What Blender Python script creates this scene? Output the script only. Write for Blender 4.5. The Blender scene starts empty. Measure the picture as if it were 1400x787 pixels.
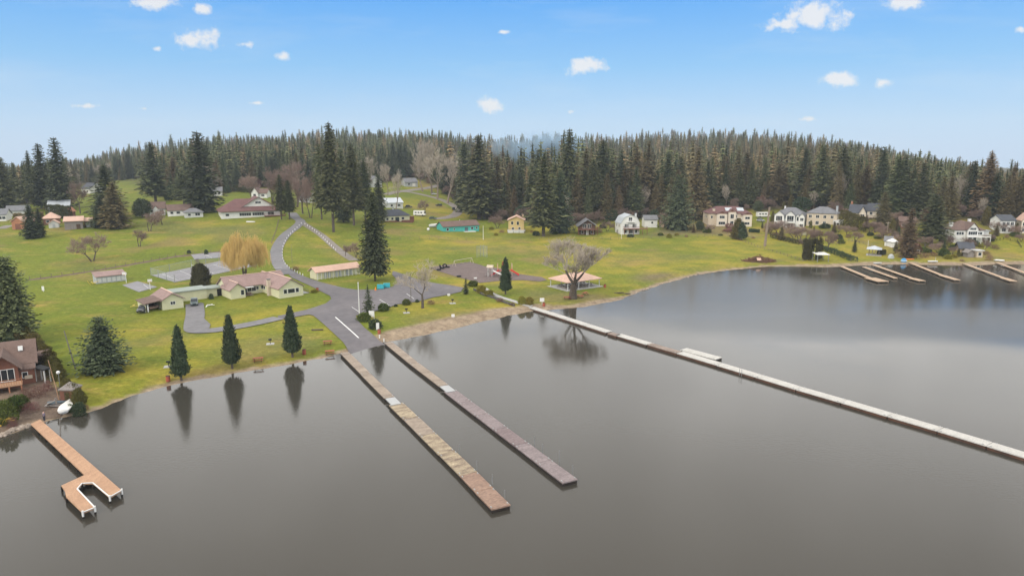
import bpy, bmesh, math, random
import numpy as np
from mathutils import Vector, Matrix
from mathutils.geometry import delaunay_2d_cdt
R = math.radians
ORD = 'first second third fourth fifth sixth seventh eighth ninth tenth eleventh twelfth thirteenth fourteenth fifteenth sixteenth seventeenth eighteenth nineteenth twentieth twenty-first twenty-second twenty-third twenty-fourth'.split()
S = bpy.context.scene
COL = S.collection
# ------------------------------------------------------------------ camera
HC, FPX, CX, CY, HY = 40.0, 933.0, 700.0, 393.5, 215.0
PITCH = math.atan((CY - HY) / FPX)
cam = bpy.data.cameras.new('camera'); camo = bpy.data.objects.new('camera', cam); COL.objects.link(camo)
camo.location = (0, 0, HC); camo.rotation_euler = (R(90) - PITCH, 0, 0)
cam.sensor_width = 36; cam.lens = 36 * FPX / 1400; cam.clip_start = 1; cam.clip_end = 9000
S.camera = camo
# ------------------------------------------------------------------ light
S.view_settings.view_transform = 'Standard'; S.view_settings.look = 'None'
S.view_settings.exposure = 0.0; S.view_settings.gamma = 1; S.view_settings.use_curve_mapping = False
SUN_EL, SUN_AZ = 38, 215      # azimuth clockwise from +Y
sl = bpy.data.lights.new('sun', 'SUN'); sl.energy = 1.7; sl.angle = R(17); sl.color = (1, .92, .80)
so = bpy.data.objects.new('sun', sl); COL.objects.link(so)
so.rotation_euler = (R(90 - SUN_EL), 0, R(180 - SUN_AZ))
so.location = (0, 0, 200)
S.cycles.max_bounces = 6; S.cycles.diffuse_bounces = 2; S.cycles.glossy_bounces = 3; S.cycles.transmission_bounces = 4
S.cycles.transparent_max_bounces = 8; S.cycles.volume_bounces = 0

world = bpy.data.worlds.new('World'); S.world = world; world.use_nodes = True
def build_world():
    nt = world.node_tree; N = nt.nodes; L = nt.links; N.clear()
    out = N.new('ShaderNodeOutputWorld')
    tc = N.new('ShaderNodeTexCoord')
    sky = N.new('ShaderNodeTexSky'); sky.sky_type = 'NISHITA'; sky.sun_disc = False
    sky.sun_elevation = R(SUN_EL); sky.sun_rotation = R(SUN_AZ); sky.altitude = 50
    def math_(op, a, b=None, c=None, clamp=False):
        n = N.new('ShaderNodeMath'); n.operation = op; n.use_clamp = clamp
        for i, v in enumerate((a, b, c)):
            if v is None: continue
            if isinstance(v, (int, float)): n.inputs[i].default_value = v
            else: L.new(v, n.inputs[i])
        return n.outputs[0]
    sep = N.new('ShaderNodeSeparateXYZ'); L.new(tc.outputs['Generated'], sep.inputs[0])
    X, Y, Z = sep.outputs
    el = math_('MULTIPLY', math_('ARCSINE', Z), 180 / math.pi)
    mr = N.new('ShaderNodeMapRange'); mr.inputs['From Min'].default_value = 0; mr.inputs['From Max'].default_value = 14
    L.new(el, mr.inputs[0])
    ramp = N.new('ShaderNodeValToRGB'); L.new(mr.outputs[0], ramp.inputs[0])
    cr = ramp.color_ramp
    stops = [(0, (.61, .77, .97)), (.18, (.52, .74, .98)), (.5, (.28, .60, .98)), (.86, (.12, .45, 1.0))]
    while len(cr.elements) < len(stops): cr.elements.new(.5)
    for e, (p, c) in zip(cr.elements, stops): e.position = p; e.color = (*c, 1)
    b_n = N.new('ShaderNodeBackground'); b_n.inputs[1].default_value = .1; L.new(sky.outputs[0], b_n.inputs[0])
    # small fair weather clouds, placed by direction
    yy = math_('MAXIMUM', Y, .05)
    u = math_('DIVIDE', X, yy); w = math_('DIVIDE', Z, yy)
    cmb = N.new('ShaderNodeCombineXYZ'); L.new(u, cmb.inputs[0]); L.new(w, cmb.inputs[1])
    def noise(vec, scale, det, rough=.6):
        n = N.new('ShaderNodeTexNoise'); n.inputs['Scale'].default_value = scale; n.inputs['Detail'].default_value = det
        n.inputs['Roughness'].default_value = rough; L.new(vec, n.inputs['Vector']); return n.outputs[0]
    n1 = noise(cmb.outputs[0], 42, 6, .62)
    clouds = [(268,55,40,17,1),(215,3,44,13,1),(273,12,17,10,1),(333,61,18,7,.7),(385,78,16,9,.8),(672,144,26,12,1),(798,91,32,14,1),
              (1112,22,58,24,1),(1075,34,42,13,.8),(1147,108,32,13,1),(1205,113,18,10,1),(1232,4,34,11,1),(117,145,34,6,.55),(215,67,16,7,.45),
              (1105,163,34,6,.4),(1393,41,14,8,.6),(690,44,18,5,.45),(783,153,12,7,.4),(352,141,22,5,.4),(197,149,14,5,.4),(970,156,10,6,.35)]
    best = None
    for px, py, rx, ry, dens in clouds:
        dx, dy = (px - CX) / FPX, -(py - CY) / FPX
        d = (dx, math.cos(PITCH) + dy * math.sin(PITCH), dy * math.cos(PITCH) - math.sin(PITCH))
        c = (d[0] / d[1], d[2] / d[1])
        v = N.new('ShaderNodeVectorMath'); v.operation = 'SUBTRACT'; L.new(cmb.outputs[0], v.inputs[0]); v.inputs[1].default_value = (c[0], c[1], 0)
        v2 = N.new('ShaderNodeVectorMath'); v2.operation = 'MULTIPLY'; L.new(v.outputs[0], v2.inputs[0]); v2.inputs[1].default_value = (FPX / rx, FPX / ry, 0)
        v3 = N.new('ShaderNodeVectorMath'); v3.operation = 'LENGTH'; L.new(v2.outputs[0], v3.inputs[0])
        q = math_('SUBTRACT', 1, v3.outputs['Value'])
        q = math_('SUBTRACT', q, (1 - dens) * .55)
        best = q if best is None else math_('MAXIMUM', best, q)
    s = math_('ADD', best, math_('MULTIPLY', math_('SUBTRACT', n1, .5), 2.3))
    s = math_('MULTIPLY', s, math_('GREATER_THAN', best, -.35))
    al = N.new('ShaderNodeMapRange'); al.interpolation_type = 'SMOOTHSTEP'; al.inputs['From Min'].default_value = .08; al.inputs['From Max'].default_value = .75
    L.new(s, al.inputs[0])
    wisp = noise(cmb.outputs[0], 6, 5, .6)
    wmap = N.new('ShaderNodeMapping'); wmap.inputs['Scale'].default_value = (1, 5, 1); L.new(cmb.outputs[0], wmap.inputs[0])
    wn = noise(wmap.outputs[0], 3.0, 6, .6)
    wa = N.new('ShaderNodeMapRange'); wa.inputs['From Min'].default_value = .5; wa.inputs['From Max'].default_value = .85; wa.inputs['To Max'].default_value = .35
    L.new(wn, wa.inputs[0])
    mx0 = N.new('ShaderNodeMix'); mx0.data_type = 'RGBA'; L.new(wa.outputs[0], mx0.inputs[0]); L.new(ramp.outputs[0], mx0.inputs[6]); mx0.inputs[7].default_value = (.72, .83, .95, 1)
    mx = N.new('ShaderNodeMix'); mx.data_type = 'RGBA'; L.new(al.outputs[0], mx.inputs[0]); L.new(mx0.outputs[2], mx.inputs[6]); mx.inputs[7].default_value = (.88, .90, .94, 1)
    # overcast deck higher up
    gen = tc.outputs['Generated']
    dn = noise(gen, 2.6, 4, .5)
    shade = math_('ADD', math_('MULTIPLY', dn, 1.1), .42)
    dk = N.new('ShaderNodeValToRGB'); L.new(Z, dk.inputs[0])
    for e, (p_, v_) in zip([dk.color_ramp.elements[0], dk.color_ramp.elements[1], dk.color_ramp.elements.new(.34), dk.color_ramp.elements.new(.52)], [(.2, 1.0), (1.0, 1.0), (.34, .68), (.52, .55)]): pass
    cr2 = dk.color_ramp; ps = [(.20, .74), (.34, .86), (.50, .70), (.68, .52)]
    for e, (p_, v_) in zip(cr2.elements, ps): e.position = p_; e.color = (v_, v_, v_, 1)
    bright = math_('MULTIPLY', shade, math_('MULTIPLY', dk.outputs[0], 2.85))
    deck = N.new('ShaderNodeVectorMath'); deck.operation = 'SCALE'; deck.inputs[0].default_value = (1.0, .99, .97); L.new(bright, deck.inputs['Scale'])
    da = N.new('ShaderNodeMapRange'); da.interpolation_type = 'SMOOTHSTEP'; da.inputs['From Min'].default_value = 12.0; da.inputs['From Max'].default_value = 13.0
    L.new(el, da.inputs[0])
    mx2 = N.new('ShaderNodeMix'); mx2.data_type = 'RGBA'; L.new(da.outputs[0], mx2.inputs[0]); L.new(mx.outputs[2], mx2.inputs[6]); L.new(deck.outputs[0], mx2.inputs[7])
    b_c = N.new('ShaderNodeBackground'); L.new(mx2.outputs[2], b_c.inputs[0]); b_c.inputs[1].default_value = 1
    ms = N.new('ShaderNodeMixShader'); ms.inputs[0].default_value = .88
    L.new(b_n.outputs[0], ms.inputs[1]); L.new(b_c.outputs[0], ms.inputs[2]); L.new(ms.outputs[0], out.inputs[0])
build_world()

# ------------------------------------------------------------------ tagging helpers
def tag(o, label=None, cat=None, group=None, kind=None):
    if label: o['label'] = label
    if cat: o['category'] = cat
    if group: o['group'] = group
    if kind: o['kind'] = kind
    return o
def thing(name, label, cat, loc, rz=0, group=None):
    o = bpy.data.objects.new(name, None); COL.objects.link(o); o.empty_display_size = .5
    o.location = loc; o.rotation_euler = (0, 0, rz)
    return tag(o, label, cat, group)
def dup(o, parent=None):
    c = o.copy(); COL.objects.link(c); c.parent = parent
    for k in ('label', 'group'):
        if parent is None and k in c: del c[k]
    for ch in KIDS.get(o.name, []):
        d = dup(ch, c)
        KIDS.setdefault(c.name, []).append(d)
    return c
KIDS = {}
class MB:
    def __init__(s): s.v = []; s.f = []
    def add(s, vs, fs):
        n = len(s.v); s.v += [tuple(p) for p in vs]; s.f += [tuple(i + n for i in f) for f in fs]; return s
    def box(s, x0, x1, y0, y1, z0, z1):
        return s.add([(x0,y0,z0),(x1,y0,z0),(x1,y1,z0),(x0,y1,z0),(x0,y0,z1),(x1,y0,z1),(x1,y1,z1),(x0,y1,z1)],
                     [(0,3,2,1),(4,5,6,7),(0,1,5,4),(1,2,6,5),(2,3,7,6),(3,0,4,7)])
    def bar(s, a, b, w, h=None):
        h = h or w; a = Vector(a); b = Vector(b); d = (b - a).normalized()
        up = Vector((0, 0, 1)) if abs(d.z) < .95 else Vector((0, 1, 0))
        x = d.cross(up).normalized() * w / 2; y = x.cross(d).normalized() * h / 2
        return s.add([a-x-y, a+x-y, a+x+y, a-x+y, b-x-y, b+x-y, b+x+y, b-x+y],
                     [(0,3,2,1),(4,5,6,7),(0,1,5,4),(1,2,6,5),(2,3,7,6),(3,0,4,7)])
    def tube(s, a, b, r0, r1=None, n=6, cap=True):
        r1 = r0 if r1 is None else r1; a = Vector(a); b = Vector(b); d = (b - a).normalized()
        up = Vector((0, 0, 1)) if abs(d.z) < .95 else Vector((0, 1, 0))
        x = d.cross(up).normalized(); y = x.cross(d).normalized(); vs = []
        for c, r in ((a, r0), (b, r1)):
            for k in range(n):
                t = 2 * math.pi * k / n; vs.append(c + (x * math.cos(t) + y * math.sin(t)) * r)
        fs = [(k, (k+1) % n, n + (k+1) % n, n + k) for k in range(n)]
        if cap: fs += [tuple(range(n))[::-1], tuple(range(n, 2*n))]
        return s.add(vs, fs)
    def prism(s, poly, z0, z1):
        n = len(poly)
        a = sum(poly[i][0]*poly[(i+1)%n][1]-poly[(i+1)%n][0]*poly[i][1] for i in range(n))
        if a < 0: poly = poly[::-1]
        return s.add([(p[0],p[1],z0) for p in poly] + [(p[0],p[1],z1) for p in poly],
                     [tuple(range(n))[::-1], tuple(range(n, 2*n))] + [(k,(k+1)%n,n+(k+1)%n,n+k) for k in range(n)])
    def profile(s, pts, axis, c0, c1):
        """closed 2D profile (a,z) extruded along x or y"""
        n = len(pts)
        if axis == 'x': vs = [(c0,p[0],p[1]) for p in pts] + [(c1,p[0],p[1]) for p in pts]
        else: vs = [(p[0],c0,p[1]) for p in pts] + [(p[0],c1,p[1]) for p in pts]
        return s.add(vs, [tuple(range(n)), tuple(range(n,2*n))[::-1]] + [(k,n+k,n+(k+1)%n,(k+1)%n) for k in range(n)])
    def slab(s, pts, t):
        n = len(pts)
        return s.add([(p[0],p[1],p[2]-t) for p in pts] + [tuple(p) for p in pts],
                     [tuple(range(n))[::-1], tuple(range(n,2*n))] + [(k,(k+1)%n,n+(k+1)%n,n+k) for k in range(n)])
    def ball(s, c, rx, ry, rz, nu=10, nv=6, z_from=0.0, jit=0, rng=None):
        vs = []; fs = []
        for j in range(nv + 1):
            ph = math.pi * (1 - z_from) * j / nv
            for i in range(nu):
                th = 2*math.pi*i/nu; q = 1 + (rng.uniform(-jit, jit) if rng else 0)
                vs.append((c[0]+rx*math.sin(ph)*math.cos(th)*q, c[1]+ry*math.sin(ph)*math.sin(th)*q, c[2]+rz*math.cos(ph)*q))
        for j in range(nv):
            for i in range(nu): fs.append((j*nu+i, (j+1)*nu+i, (j+1)*nu+(i+1)%nu, j*nu+(i+1)%nu))
        return s.add(vs, fs)
    def build(s, name, m, parent=None, smooth=False):
        me = bpy.data.meshes.new(name); me.from_pydata(s.v, [], s.f)
        bm = bmesh.new(); bm.from_mesh(me); bmesh.ops.recalc_face_normals(bm, faces=bm.faces); bm.to_mesh(me); bm.free()
        if smooth: me.shade_smooth()
        me.materials.append(m)
        return obj(name, me, parent)
def obj(name, me, parent=None):
    o = bpy.data.objects.new(name, me); COL.objects.link(o)
    if parent is not None:
        o.parent = parent; KIDS.setdefault(parent.name, []).append(o)
    return o

# ------------------------------------------------------------------ materials
MATS = {}
def mat(name, c, rough=.8, var=.25, scale=1.5, c2=None, metal=0, bump=0, rand=0, spec=.3, stretch=None, fine=0):
    if name in MATS: return MATS[name]
    m = bpy.data.materials.new(name); m.use_nodes = True; MATS[name] = m
    nt = m.node_tree; N = nt.nodes; L = nt.links; b = N['Principled BSDF']
    b.inputs['Roughness'].default_value = rough; b.inputs['Metallic'].default_value = metal; b.inputs['Specular IOR Level'].default_value = spec
    tc = N.new('ShaderNodeTexCoord'); src = tc.outputs['Object']
    if stretch:
        mp = N.new('ShaderNodeMapping'); mp.inputs['Scale'].default_value = stretch; L.new(src, mp.inputs[0]); src = mp.outputs[0]
    n = N.new('ShaderNodeTexNoise'); n.inputs['Scale'].default_value = scale; n.inputs['Detail'].default_value = 6; n.inputs['Roughness'].default_value = .65
    L.new(src, n.inputs['Vector'])
    mr = N.new('ShaderNodeMapRange'); mr.inputs['From Min'].default_value = .3; mr.inputs['From Max'].default_value = .7; L.new(n.outputs[0], mr.inputs[0])
    mx = N.new('ShaderNodeMix'); mx.data_type = 'RGBA'; L.new(mr.outputs[0], mx.inputs[0])
    d = c2 or tuple(min(1, x * (1 - var)) for x in c); a = c if c2 else tuple(min(1, x * (1 + var * .5)) for x in c)
    mx.inputs[6].default_value = (*a, 1); mx.inputs[7].default_value = (*d, 1)
    col = mx.outputs[2]
    if fine:
        n3 = N.new('ShaderNodeTexNoise'); n3.inputs['Scale'].default_value = scale * 9; n3.inputs['Detail'].default_value = 4; L.new(src, n3.inputs['Vector'])
        m3 = N.new('ShaderNodeMapRange'); m3.inputs['From Min'].default_value = .3; m3.inputs['From Max'].default_value = .7
        m3.inputs['To Min'].default_value = 1 - fine; m3.inputs['To Max'].default_value = 1 + fine; L.new(n3.outputs[0], m3.inputs[0])
        v = N.new('ShaderNodeVectorMath'); v.operation = 'SCALE'; L.new(col, v.inputs[0]); L.new(m3.outputs[0], v.inputs['Scale']); col = v.outputs[0]
    if rand:
        oi = N.new('ShaderNodeObjectInfo'); hs = N.new('ShaderNodeHueSaturation')
        m1 = N.new('ShaderNodeMapRange'); m1.inputs['To Min'].default_value = 1 - rand; m1.inputs['To Max'].default_value = 1 + rand; L.new(oi.outputs['Random'], m1.inputs[0])
        L.new(m1.outputs[0], hs.inputs['Value']); L.new(col, hs.inputs['Color']); col = hs.outputs[0]
    L.new(col, b.inputs['Base Color'])
    if bump:
        n2 = N.new('ShaderNodeTexNoise'); n2.inputs['Scale'].default_value = scale * 6; L.new(src, n2.inputs['Vector'])
        bp = N.new('ShaderNodeBump'); bp.inputs['Strength'].default_value = bump; bp.inputs['Distance'].default_value = .05
        L.new(n2.outputs[0], bp.inputs['Height']); L.new(bp.outputs[0], b.inputs['Normal'])
    return m
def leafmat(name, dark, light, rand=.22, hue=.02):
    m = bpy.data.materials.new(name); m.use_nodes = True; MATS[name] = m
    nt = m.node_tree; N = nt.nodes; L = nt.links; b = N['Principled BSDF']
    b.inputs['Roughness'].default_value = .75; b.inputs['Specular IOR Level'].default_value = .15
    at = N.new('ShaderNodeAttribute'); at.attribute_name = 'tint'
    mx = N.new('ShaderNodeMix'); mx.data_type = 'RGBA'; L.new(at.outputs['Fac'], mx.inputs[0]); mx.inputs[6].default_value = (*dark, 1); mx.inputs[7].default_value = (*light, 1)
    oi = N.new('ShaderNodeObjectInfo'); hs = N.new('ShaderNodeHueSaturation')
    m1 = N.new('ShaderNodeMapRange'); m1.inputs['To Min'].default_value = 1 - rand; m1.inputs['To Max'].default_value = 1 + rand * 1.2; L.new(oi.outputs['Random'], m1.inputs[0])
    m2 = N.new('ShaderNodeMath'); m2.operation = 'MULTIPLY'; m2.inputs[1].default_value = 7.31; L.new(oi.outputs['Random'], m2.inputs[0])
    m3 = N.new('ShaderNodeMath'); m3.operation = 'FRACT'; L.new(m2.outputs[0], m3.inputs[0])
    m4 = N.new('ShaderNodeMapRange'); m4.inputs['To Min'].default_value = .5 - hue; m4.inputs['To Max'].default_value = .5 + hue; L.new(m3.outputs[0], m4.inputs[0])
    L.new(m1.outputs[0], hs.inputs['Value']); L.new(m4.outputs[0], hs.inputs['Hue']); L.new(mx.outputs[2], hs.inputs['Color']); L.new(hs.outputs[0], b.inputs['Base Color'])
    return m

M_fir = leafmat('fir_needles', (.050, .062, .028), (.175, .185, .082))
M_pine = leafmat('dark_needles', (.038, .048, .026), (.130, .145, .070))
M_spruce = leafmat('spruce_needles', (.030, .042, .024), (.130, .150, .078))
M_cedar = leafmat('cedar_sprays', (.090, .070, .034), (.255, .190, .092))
M_col = leafmat('cypress_sprays', (.030, .052, .032), (.085, .110, .055), .1)
M_brownhedge = leafmat('bronze_hedge_leaves', (.070, .066, .022), (.160, .135, .040), .12)
M_darkbush = leafmat('dark_yew_leaves', (.040, .042, .020), (.085, .080, .035), .12)
M_shrub = leafmat('shrub_leaves', (.050, .075, .018), (.130, .160, .040), .2)
M_yshrub = leafmat('yellow_shrub_leaves', (.14, .13, .02), (.32, .28, .05), .15)
M_redshrub = leafmat('bare_red_twigs', (.12, .060, .050), (.26, .14, .11), .15)
M_bark = mat('bark', (.12, .095, .075), .9, .35, 2, rand=.2)
M_twig = mat('bare_twigs', (.23, .18, .14), .9, .3, 1, rand=.2)
M_twigw = mat('pale_twigs', (.41, .35, .28), .9, .3, 1, rand=.15)
M_twigr = mat('reddish_twigs', (.27, .19, .155), .9, .3, 1, rand=.2)
M_willow = mat('willow_twigs', (.68, .48, .18), .8, .35, .6, c2=(.55, .37, .12))
M_cream = mat('cream_siding', (.62, .60, .40), .7, .10, .7, stretch=(1, 1, 3))
M_white = mat('white_paint', (.72, .71, .68), .6, .08, .8)
M_white2 = mat('weathered_white', (.58, .58, .56), .7, .14, .8)
M_greyw = mat('grey_siding', (.40, .42, .43), .7, .12, .8)
M_ivory = mat('ivory_siding', (.68, .60, .49), .7, .12, .8)
M_tan = mat('tan_siding', (.45, .34, .24), .7, .15, .8)
M_beige = mat('beige_siding', (.56, .47, .36), .7, .12, .8)
M_yel = mat('yellow_siding', (.60, .45, .20), .7, .12, .8)
M_teal = mat('teal_siding', (.08, .42, .38), .7, .12, .8)
M_orange = mat('orange_cedar_siding', (.40, .18, .10), .7, .25, .8)
M_redwd = mat('red_stained_wood', (.20, .085, .055), .7, .25, .8)
M_brownwd = mat('dark_brown_wood', (.10, .06, .04), .8, .25, .8)
M_greywd = mat('grey_boards', (.26, .23, .21), .85, .3, .9, stretch=(6, 6, .4))
M_roofpk = mat('rosy_shingles', (.31, .215, .195), .9, .18, .5, fine=.15)
M_rooflt = mat('salmon_shingles', (.60, .40, .31), .85, .14, .5, fine=.1)
M_roofmr = mat('maroon_shingles', (.17, .090, .085), .85, .2, .5, fine=.15)
M_roofbr = mat('brown_shingles', (.17, .115, .095), .9, .2, .5, fine=.15)
M_roofgy = mat('grey_shingles', (.19, .19, .20), .9, .2, .5, fine=.15)
M_roofsl = mat('slate_shingles', (.085, .09, .105), .85, .2, .5, fine=.15)
M_roofmt = mat('pale_metal_roof', (.50, .53, .56), .4, .12, .4, stretch=(3, .3, 1))
M_ridge = mat('ridge_cap', (.68, .48, .38), .8, .1, 1)
M_moss = mat('mossy_flat_roof', (.34, .36, .36), .8, .25, .5, c2=(.24, .29, .22))
M_glass = mat('window_glass', (.025, .032, .038), .08, .3, .5, spec=.6)
M_glassb = mat('blue_grey_glass', (.10, .14, .16), .08, .2, .5, spec=.6)
M_trim = mat('white_trim', (.74, .73, .70), .6, .06, 1)
M_dark = mat('dark_opening', (.02, .018, .016), .9, .3, 1)
M_asph = mat('asphalt', (.185, .168, .172), .85, .25, .07, c2=(.120, .112, .120), bump=.1, fine=.12)
M_asph2 = mat('worn_asphalt', (.215, .205, .21), .8, .25, .08, c2=(.155, .15, .155), fine=.12)
M_court = mat('court_surface', (.27, .26, .27), .8, .25, .12, c2=(.20, .195, .205), fine=.08)
M_line = mat('white_line_paint', (.74, .74, .72), .7, .12, 1)
M_bark_mulch = mat('bark_mulch', (.165, .125, .115), .95, .25, .5, fine=.3)
M_gravel = mat('gravel', (.26, .23, .21), .95, .25, .15, c2=(.19, .165, .14), fine=.2)
M_conc = mat('concrete', (.42, .41, .39), .85, .18, .5, fine=.08)
M_deck_o = mat('cedar_decking', (.49, .30, .185), .75, .22, .8, stretch=(2.2, .6, 1), c2=(.37, .215, .13), fine=.22)
M_deck_t = mat('tan_dock_boards', (.52, .38, .26), .85, .3, .4, stretch=(2.2, .6, 1), c2=(.38, .27, .185), fine=.2)
M_deck_w = mat('weathered_decking', (.37, .30, .235), .85, .4, .35, stretch=(2.2, .6, 1), c2=(.22, .175, .14), fine=.25)
M_deck_moss = mat('lichen_decking', (.47, .385, .26), .9, .4, .55, stretch=(2.4, .8, 1), c2=(.15, .108, .085), fine=.35)
M_deck_red = mat('red_brown_decking', (.34, .225, .165), .85, .3, .4, stretch=(2.2, .6, 1), c2=(.22, .145, .11), fine=.3)
M_deck_g = mat('grey_mauve_decking', (.285, .235, .23), .85, .3, .4, stretch=(2.2, .6, 1), c2=(.185, .15, .15), fine=.3)
M_deck_gd = mat('dark_mauve_decking', (.235, .185, .18), .85, .3, .4, stretch=(2.2, .6, 1), c2=(.16, .12, .12), fine=.3)
M_deck_p = mat('pale_concrete_decking', (.56, .54, .50), .85, .2, .35, stretch=(2.2, .6, 1), c2=(.44, .42, .385), fine=.12)
M_deck_b = mat('brown_planks', (.30, .235, .195), .85, .3, .4, fine=.2)
M_float = mat('dock_float_black', (.030, .022, .018), .8, .4, 1)
M_rust = mat('rusty_float_side', (.13, .060, .035), .85, .5, .5, c2=(.05, .03, .022))
M_alu = mat('grey_aluminium', (.42, .42, .41), .4, .1, 1, metal=.3)
M_steel = mat('galvanised_steel', (.30, .31, .31), .5, .1, 1, metal=.4)
M_wire = mat('wire_mesh', (.40, .43, .42), .6, .1, 1)
M_post = mat('timber_post', (.22, .17, .13), .85, .3, 2)
M_pole = mat('grey_pole', (.20, .18, .16), .85, .3, 2)
M_black = mat('black_rubber', (.018, .018, .02), .7, .2, 2)
M_red = mat('red_plastic', (.60, .05, .045), .4, .1, 2)
M_redp = mat('faded_red_paint', (.38, .10, .06), .7, .3, 2)
M_tealp = mat('teal_painted_steel', (.06, .44, .50), .5, .15, 1)
M_blue = mat('blue_plastic', (.06, .32, .62), .4, .1, 2)
M_orangep = mat('orange_plastic', (.80, .22, .04), .5, .1, 2)
M_yellowp = mat('yellow_paint', (.75, .52, .08), .6, .1, 2)
M_tarp = mat('white_tarp', (.72, .70, .66), .6, .12, 1)
M_skin = mat('skin', (.55, .36, .27), .6, .05, 2)
M_cloth = mat('purple_grey_cloth', (.20, .17, .24), .9, .2, 3)
M_jeans = mat('dark_trousers', (.05, .055, .08), .9, .2, 3)
M_dirt = mat('dirt', (.165, .12, .09), .95, .3, .4, fine=.25)
M_branchpile = mat('brush_sticks', (.22, .12, .075), .9, .4, 2, c2=(.14, .07, .045))
M_rock = mat('shore_rock', (.33, .27, .22), .9, .3, 2, rand=.3)

# ------------------------------------------------------------------ pixels to rays
cP, sP = math.cos(PITCH), math.sin(PITCH)
def ray(px, py):
    dx, dy = (px - CX) / FPX, -(py - CY) / FPX
    return Vector((dx, cP + dy * sP, dy * cP - sP))
def atz(px, py, z=0.0):
    d = ray(px, py); t = (HC - z) / -d.z
    return Vector((d.x * t, d.y * t, z))
# ------------------------------------------------------------------ shore line (water level 0)
SH = [(-260,690),(-150,648),(-60,615),(0,598),(20,589),(50,580),(75,573),(100,568),(115,566),(150,553),(175,543),(200,535),(250,522),(300,514),(350,505),
      (400,497),(440,489),(467,483),(495,475),(520,468),(560,462),(600,453),(650,442),(700,430),(730,425),(770,422),(800,419),(825,414),(850,409),(870,400),(900,390),
      (920,384),(950,376),(980,371),(1000,369),(1050,364),(1100,364),(1133,365),(1176,362.6),(1227,361),(1278,362),(1329,362.6),(1367,361),(1400,361),(1480,362),(1600,368)]
shore = [tuple(atz(*p)[:2]) for p in SH]
LAKE = shore + [(520, 190), (560, 60), (500, -150), (300, -300), (-100, -320), (-260, -200), (-210, -60), (-150, 40)]
LK = np.array(LAKE)
def lake_sd(P):
    """signed distance, + on land"""
    out = np.full(len(P), 1e9); inside = np.zeros(len(P), bool); n = len(LK)
    for i in range(n):
        a = LK[i]; b = LK[(i+1) % n]; e = b - a; w = P - a
        t = np.clip((w @ e) / (e @ e), 0, 1); d = w - t[:, None] * e
        out = np.minimum(out, (d ** 2).sum(1))
        c = ((a[1] > P[:,1]) != (b[1] > P[:,1]))
        with np.errstate(divide='ignore', invalid='ignore'):
            xi = (b[0]-a[0]) * (P[:,1]-a[1]) / (b[1]-a[1] if b[1] != a[1] else 1e-9) + a[0]
        inside ^= c & (P[:,0] < xi)
    d = np.sqrt(out)
    return np.where(inside, -d, d)
def ss(x, a, b):
    t = np.clip((x - a) / (b - a), 0, 1); return t * t * (3 - 2 * t)
rid_px = [-400,0,100,200,300,420,600,800,1000,1100,1200,1300,1400,1800]
rid_top = [226,224,219,205,193,187,184,185,188,193,206,222,232,240]
def wob(x, y):
    return (np.sin(x*.9+1.3*np.sin(y*.37)) + np.sin(y*.8+1.7*np.sin(x*.31)) + .6*np.sin(x*2.1+y*1.7) + .5*np.sin(x*3.3-y*2.9)) * .22
def height(P):
    x, y = P[:,0], P[:,1]; d = lake_sd(P); dn = d + wob(x, y) * (np.abs(d) < 12)
    D = np.hypot(x, y); u = 700 + 933 * x / np.maximum(y, 1) * 1.0
    u = np.where(y > 10, u, np.where(x > 0, 1800, -400))
    bank = np.where(dn > 0, .75 * ss(dn, 0, 4.5) + .10 * ss(dn, 0, .6), -1.6 * ss(-dn, 0, 14) - .05 * ss(-dn, 0, .6))
    land = np.maximum(d, 0)
    h = bank + .010 * np.minimum(land, 220)
    h = h + 9.0 * ss(y, 205, 420) * ss(-x, 10, 120) * (y > 0)
    h = h + 9.5 * ss(land, 12, 80) * ss(x, 130, 215)
    h = h + 3.0 * ss(land, 70, 200) * ss(x, -20, 60)
    top = np.interp(u, rid_px, rid_top)
    rh = 40 + 1150 * (215 - top) / 933 * .985 - 24.5
    h = h + (rh - 8) * ss(D, 340, 1150) * (D > 300)
    h = h + .25 * np.sin(x*.045+1) * np.sin(y*.05) * ss(land, 15, 60)
    return h
def axis(lo, hi, f0, f1, st):
    a = list(np.arange(f0, f1 + .01, st)); v, s = f1, st
    while v < hi: s *= 1.09; v += s; a.append(min(v, hi))
    v, s = f0, st; pre = []
    while v > lo: s *= 1.09; v -= s; pre.append(max(v, lo))
    return np.array(pre[::-1] + a)
GX = axis(-2200, 2200, -190, 270, 1.25); GY = axis(-1200, 2200, 60, 300, 1.25)
XX, YY = np.meshgrid(GX, GY); PP = np.stack([XX.ravel(), YY.ravel()], 1)
HH = height(PP).reshape(XX.shape)
SD = lake_sd(PP)
def gz(x, y):
    i = min(max(int(np.searchsorted(GX, x)) - 1, 0), len(GX)-2); j = min(max(int(np.searchsorted(GY, y)) - 1, 0), len(GY)-2)
    a = (x - GX[i]) / (GX[i+1]-GX[i]); b = (y - GY[j]) / (GY[j+1]-GY[j])
    return float(HH[j,i]*(1-a)*(1-b) + HH[j,i+1]*a*(1-b) + HH[j+1,i]*(1-a)*b + HH[j+1,i+1]*a*b)
def gzv(x, y):
    i = np.clip(np.searchsorted(GX, x) - 1, 0, len(GX)-2); j = np.clip(np.searchsorted(GY, y) - 1, 0, len(GY)-2)
    a = (x - GX[i]) / (GX[i+1]-GX[i]); b = (y - GY[j]) / (GY[j+1]-GY[j])
    return HH[j,i]*(1-a)*(1-b) + HH[j,i+1]*a*(1-b) + HH[j+1,i]*(1-a)*b + HH[j+1,i+1]*a*b
TT = 55 * np.exp(np.arange(0, 3.7, .004))
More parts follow.
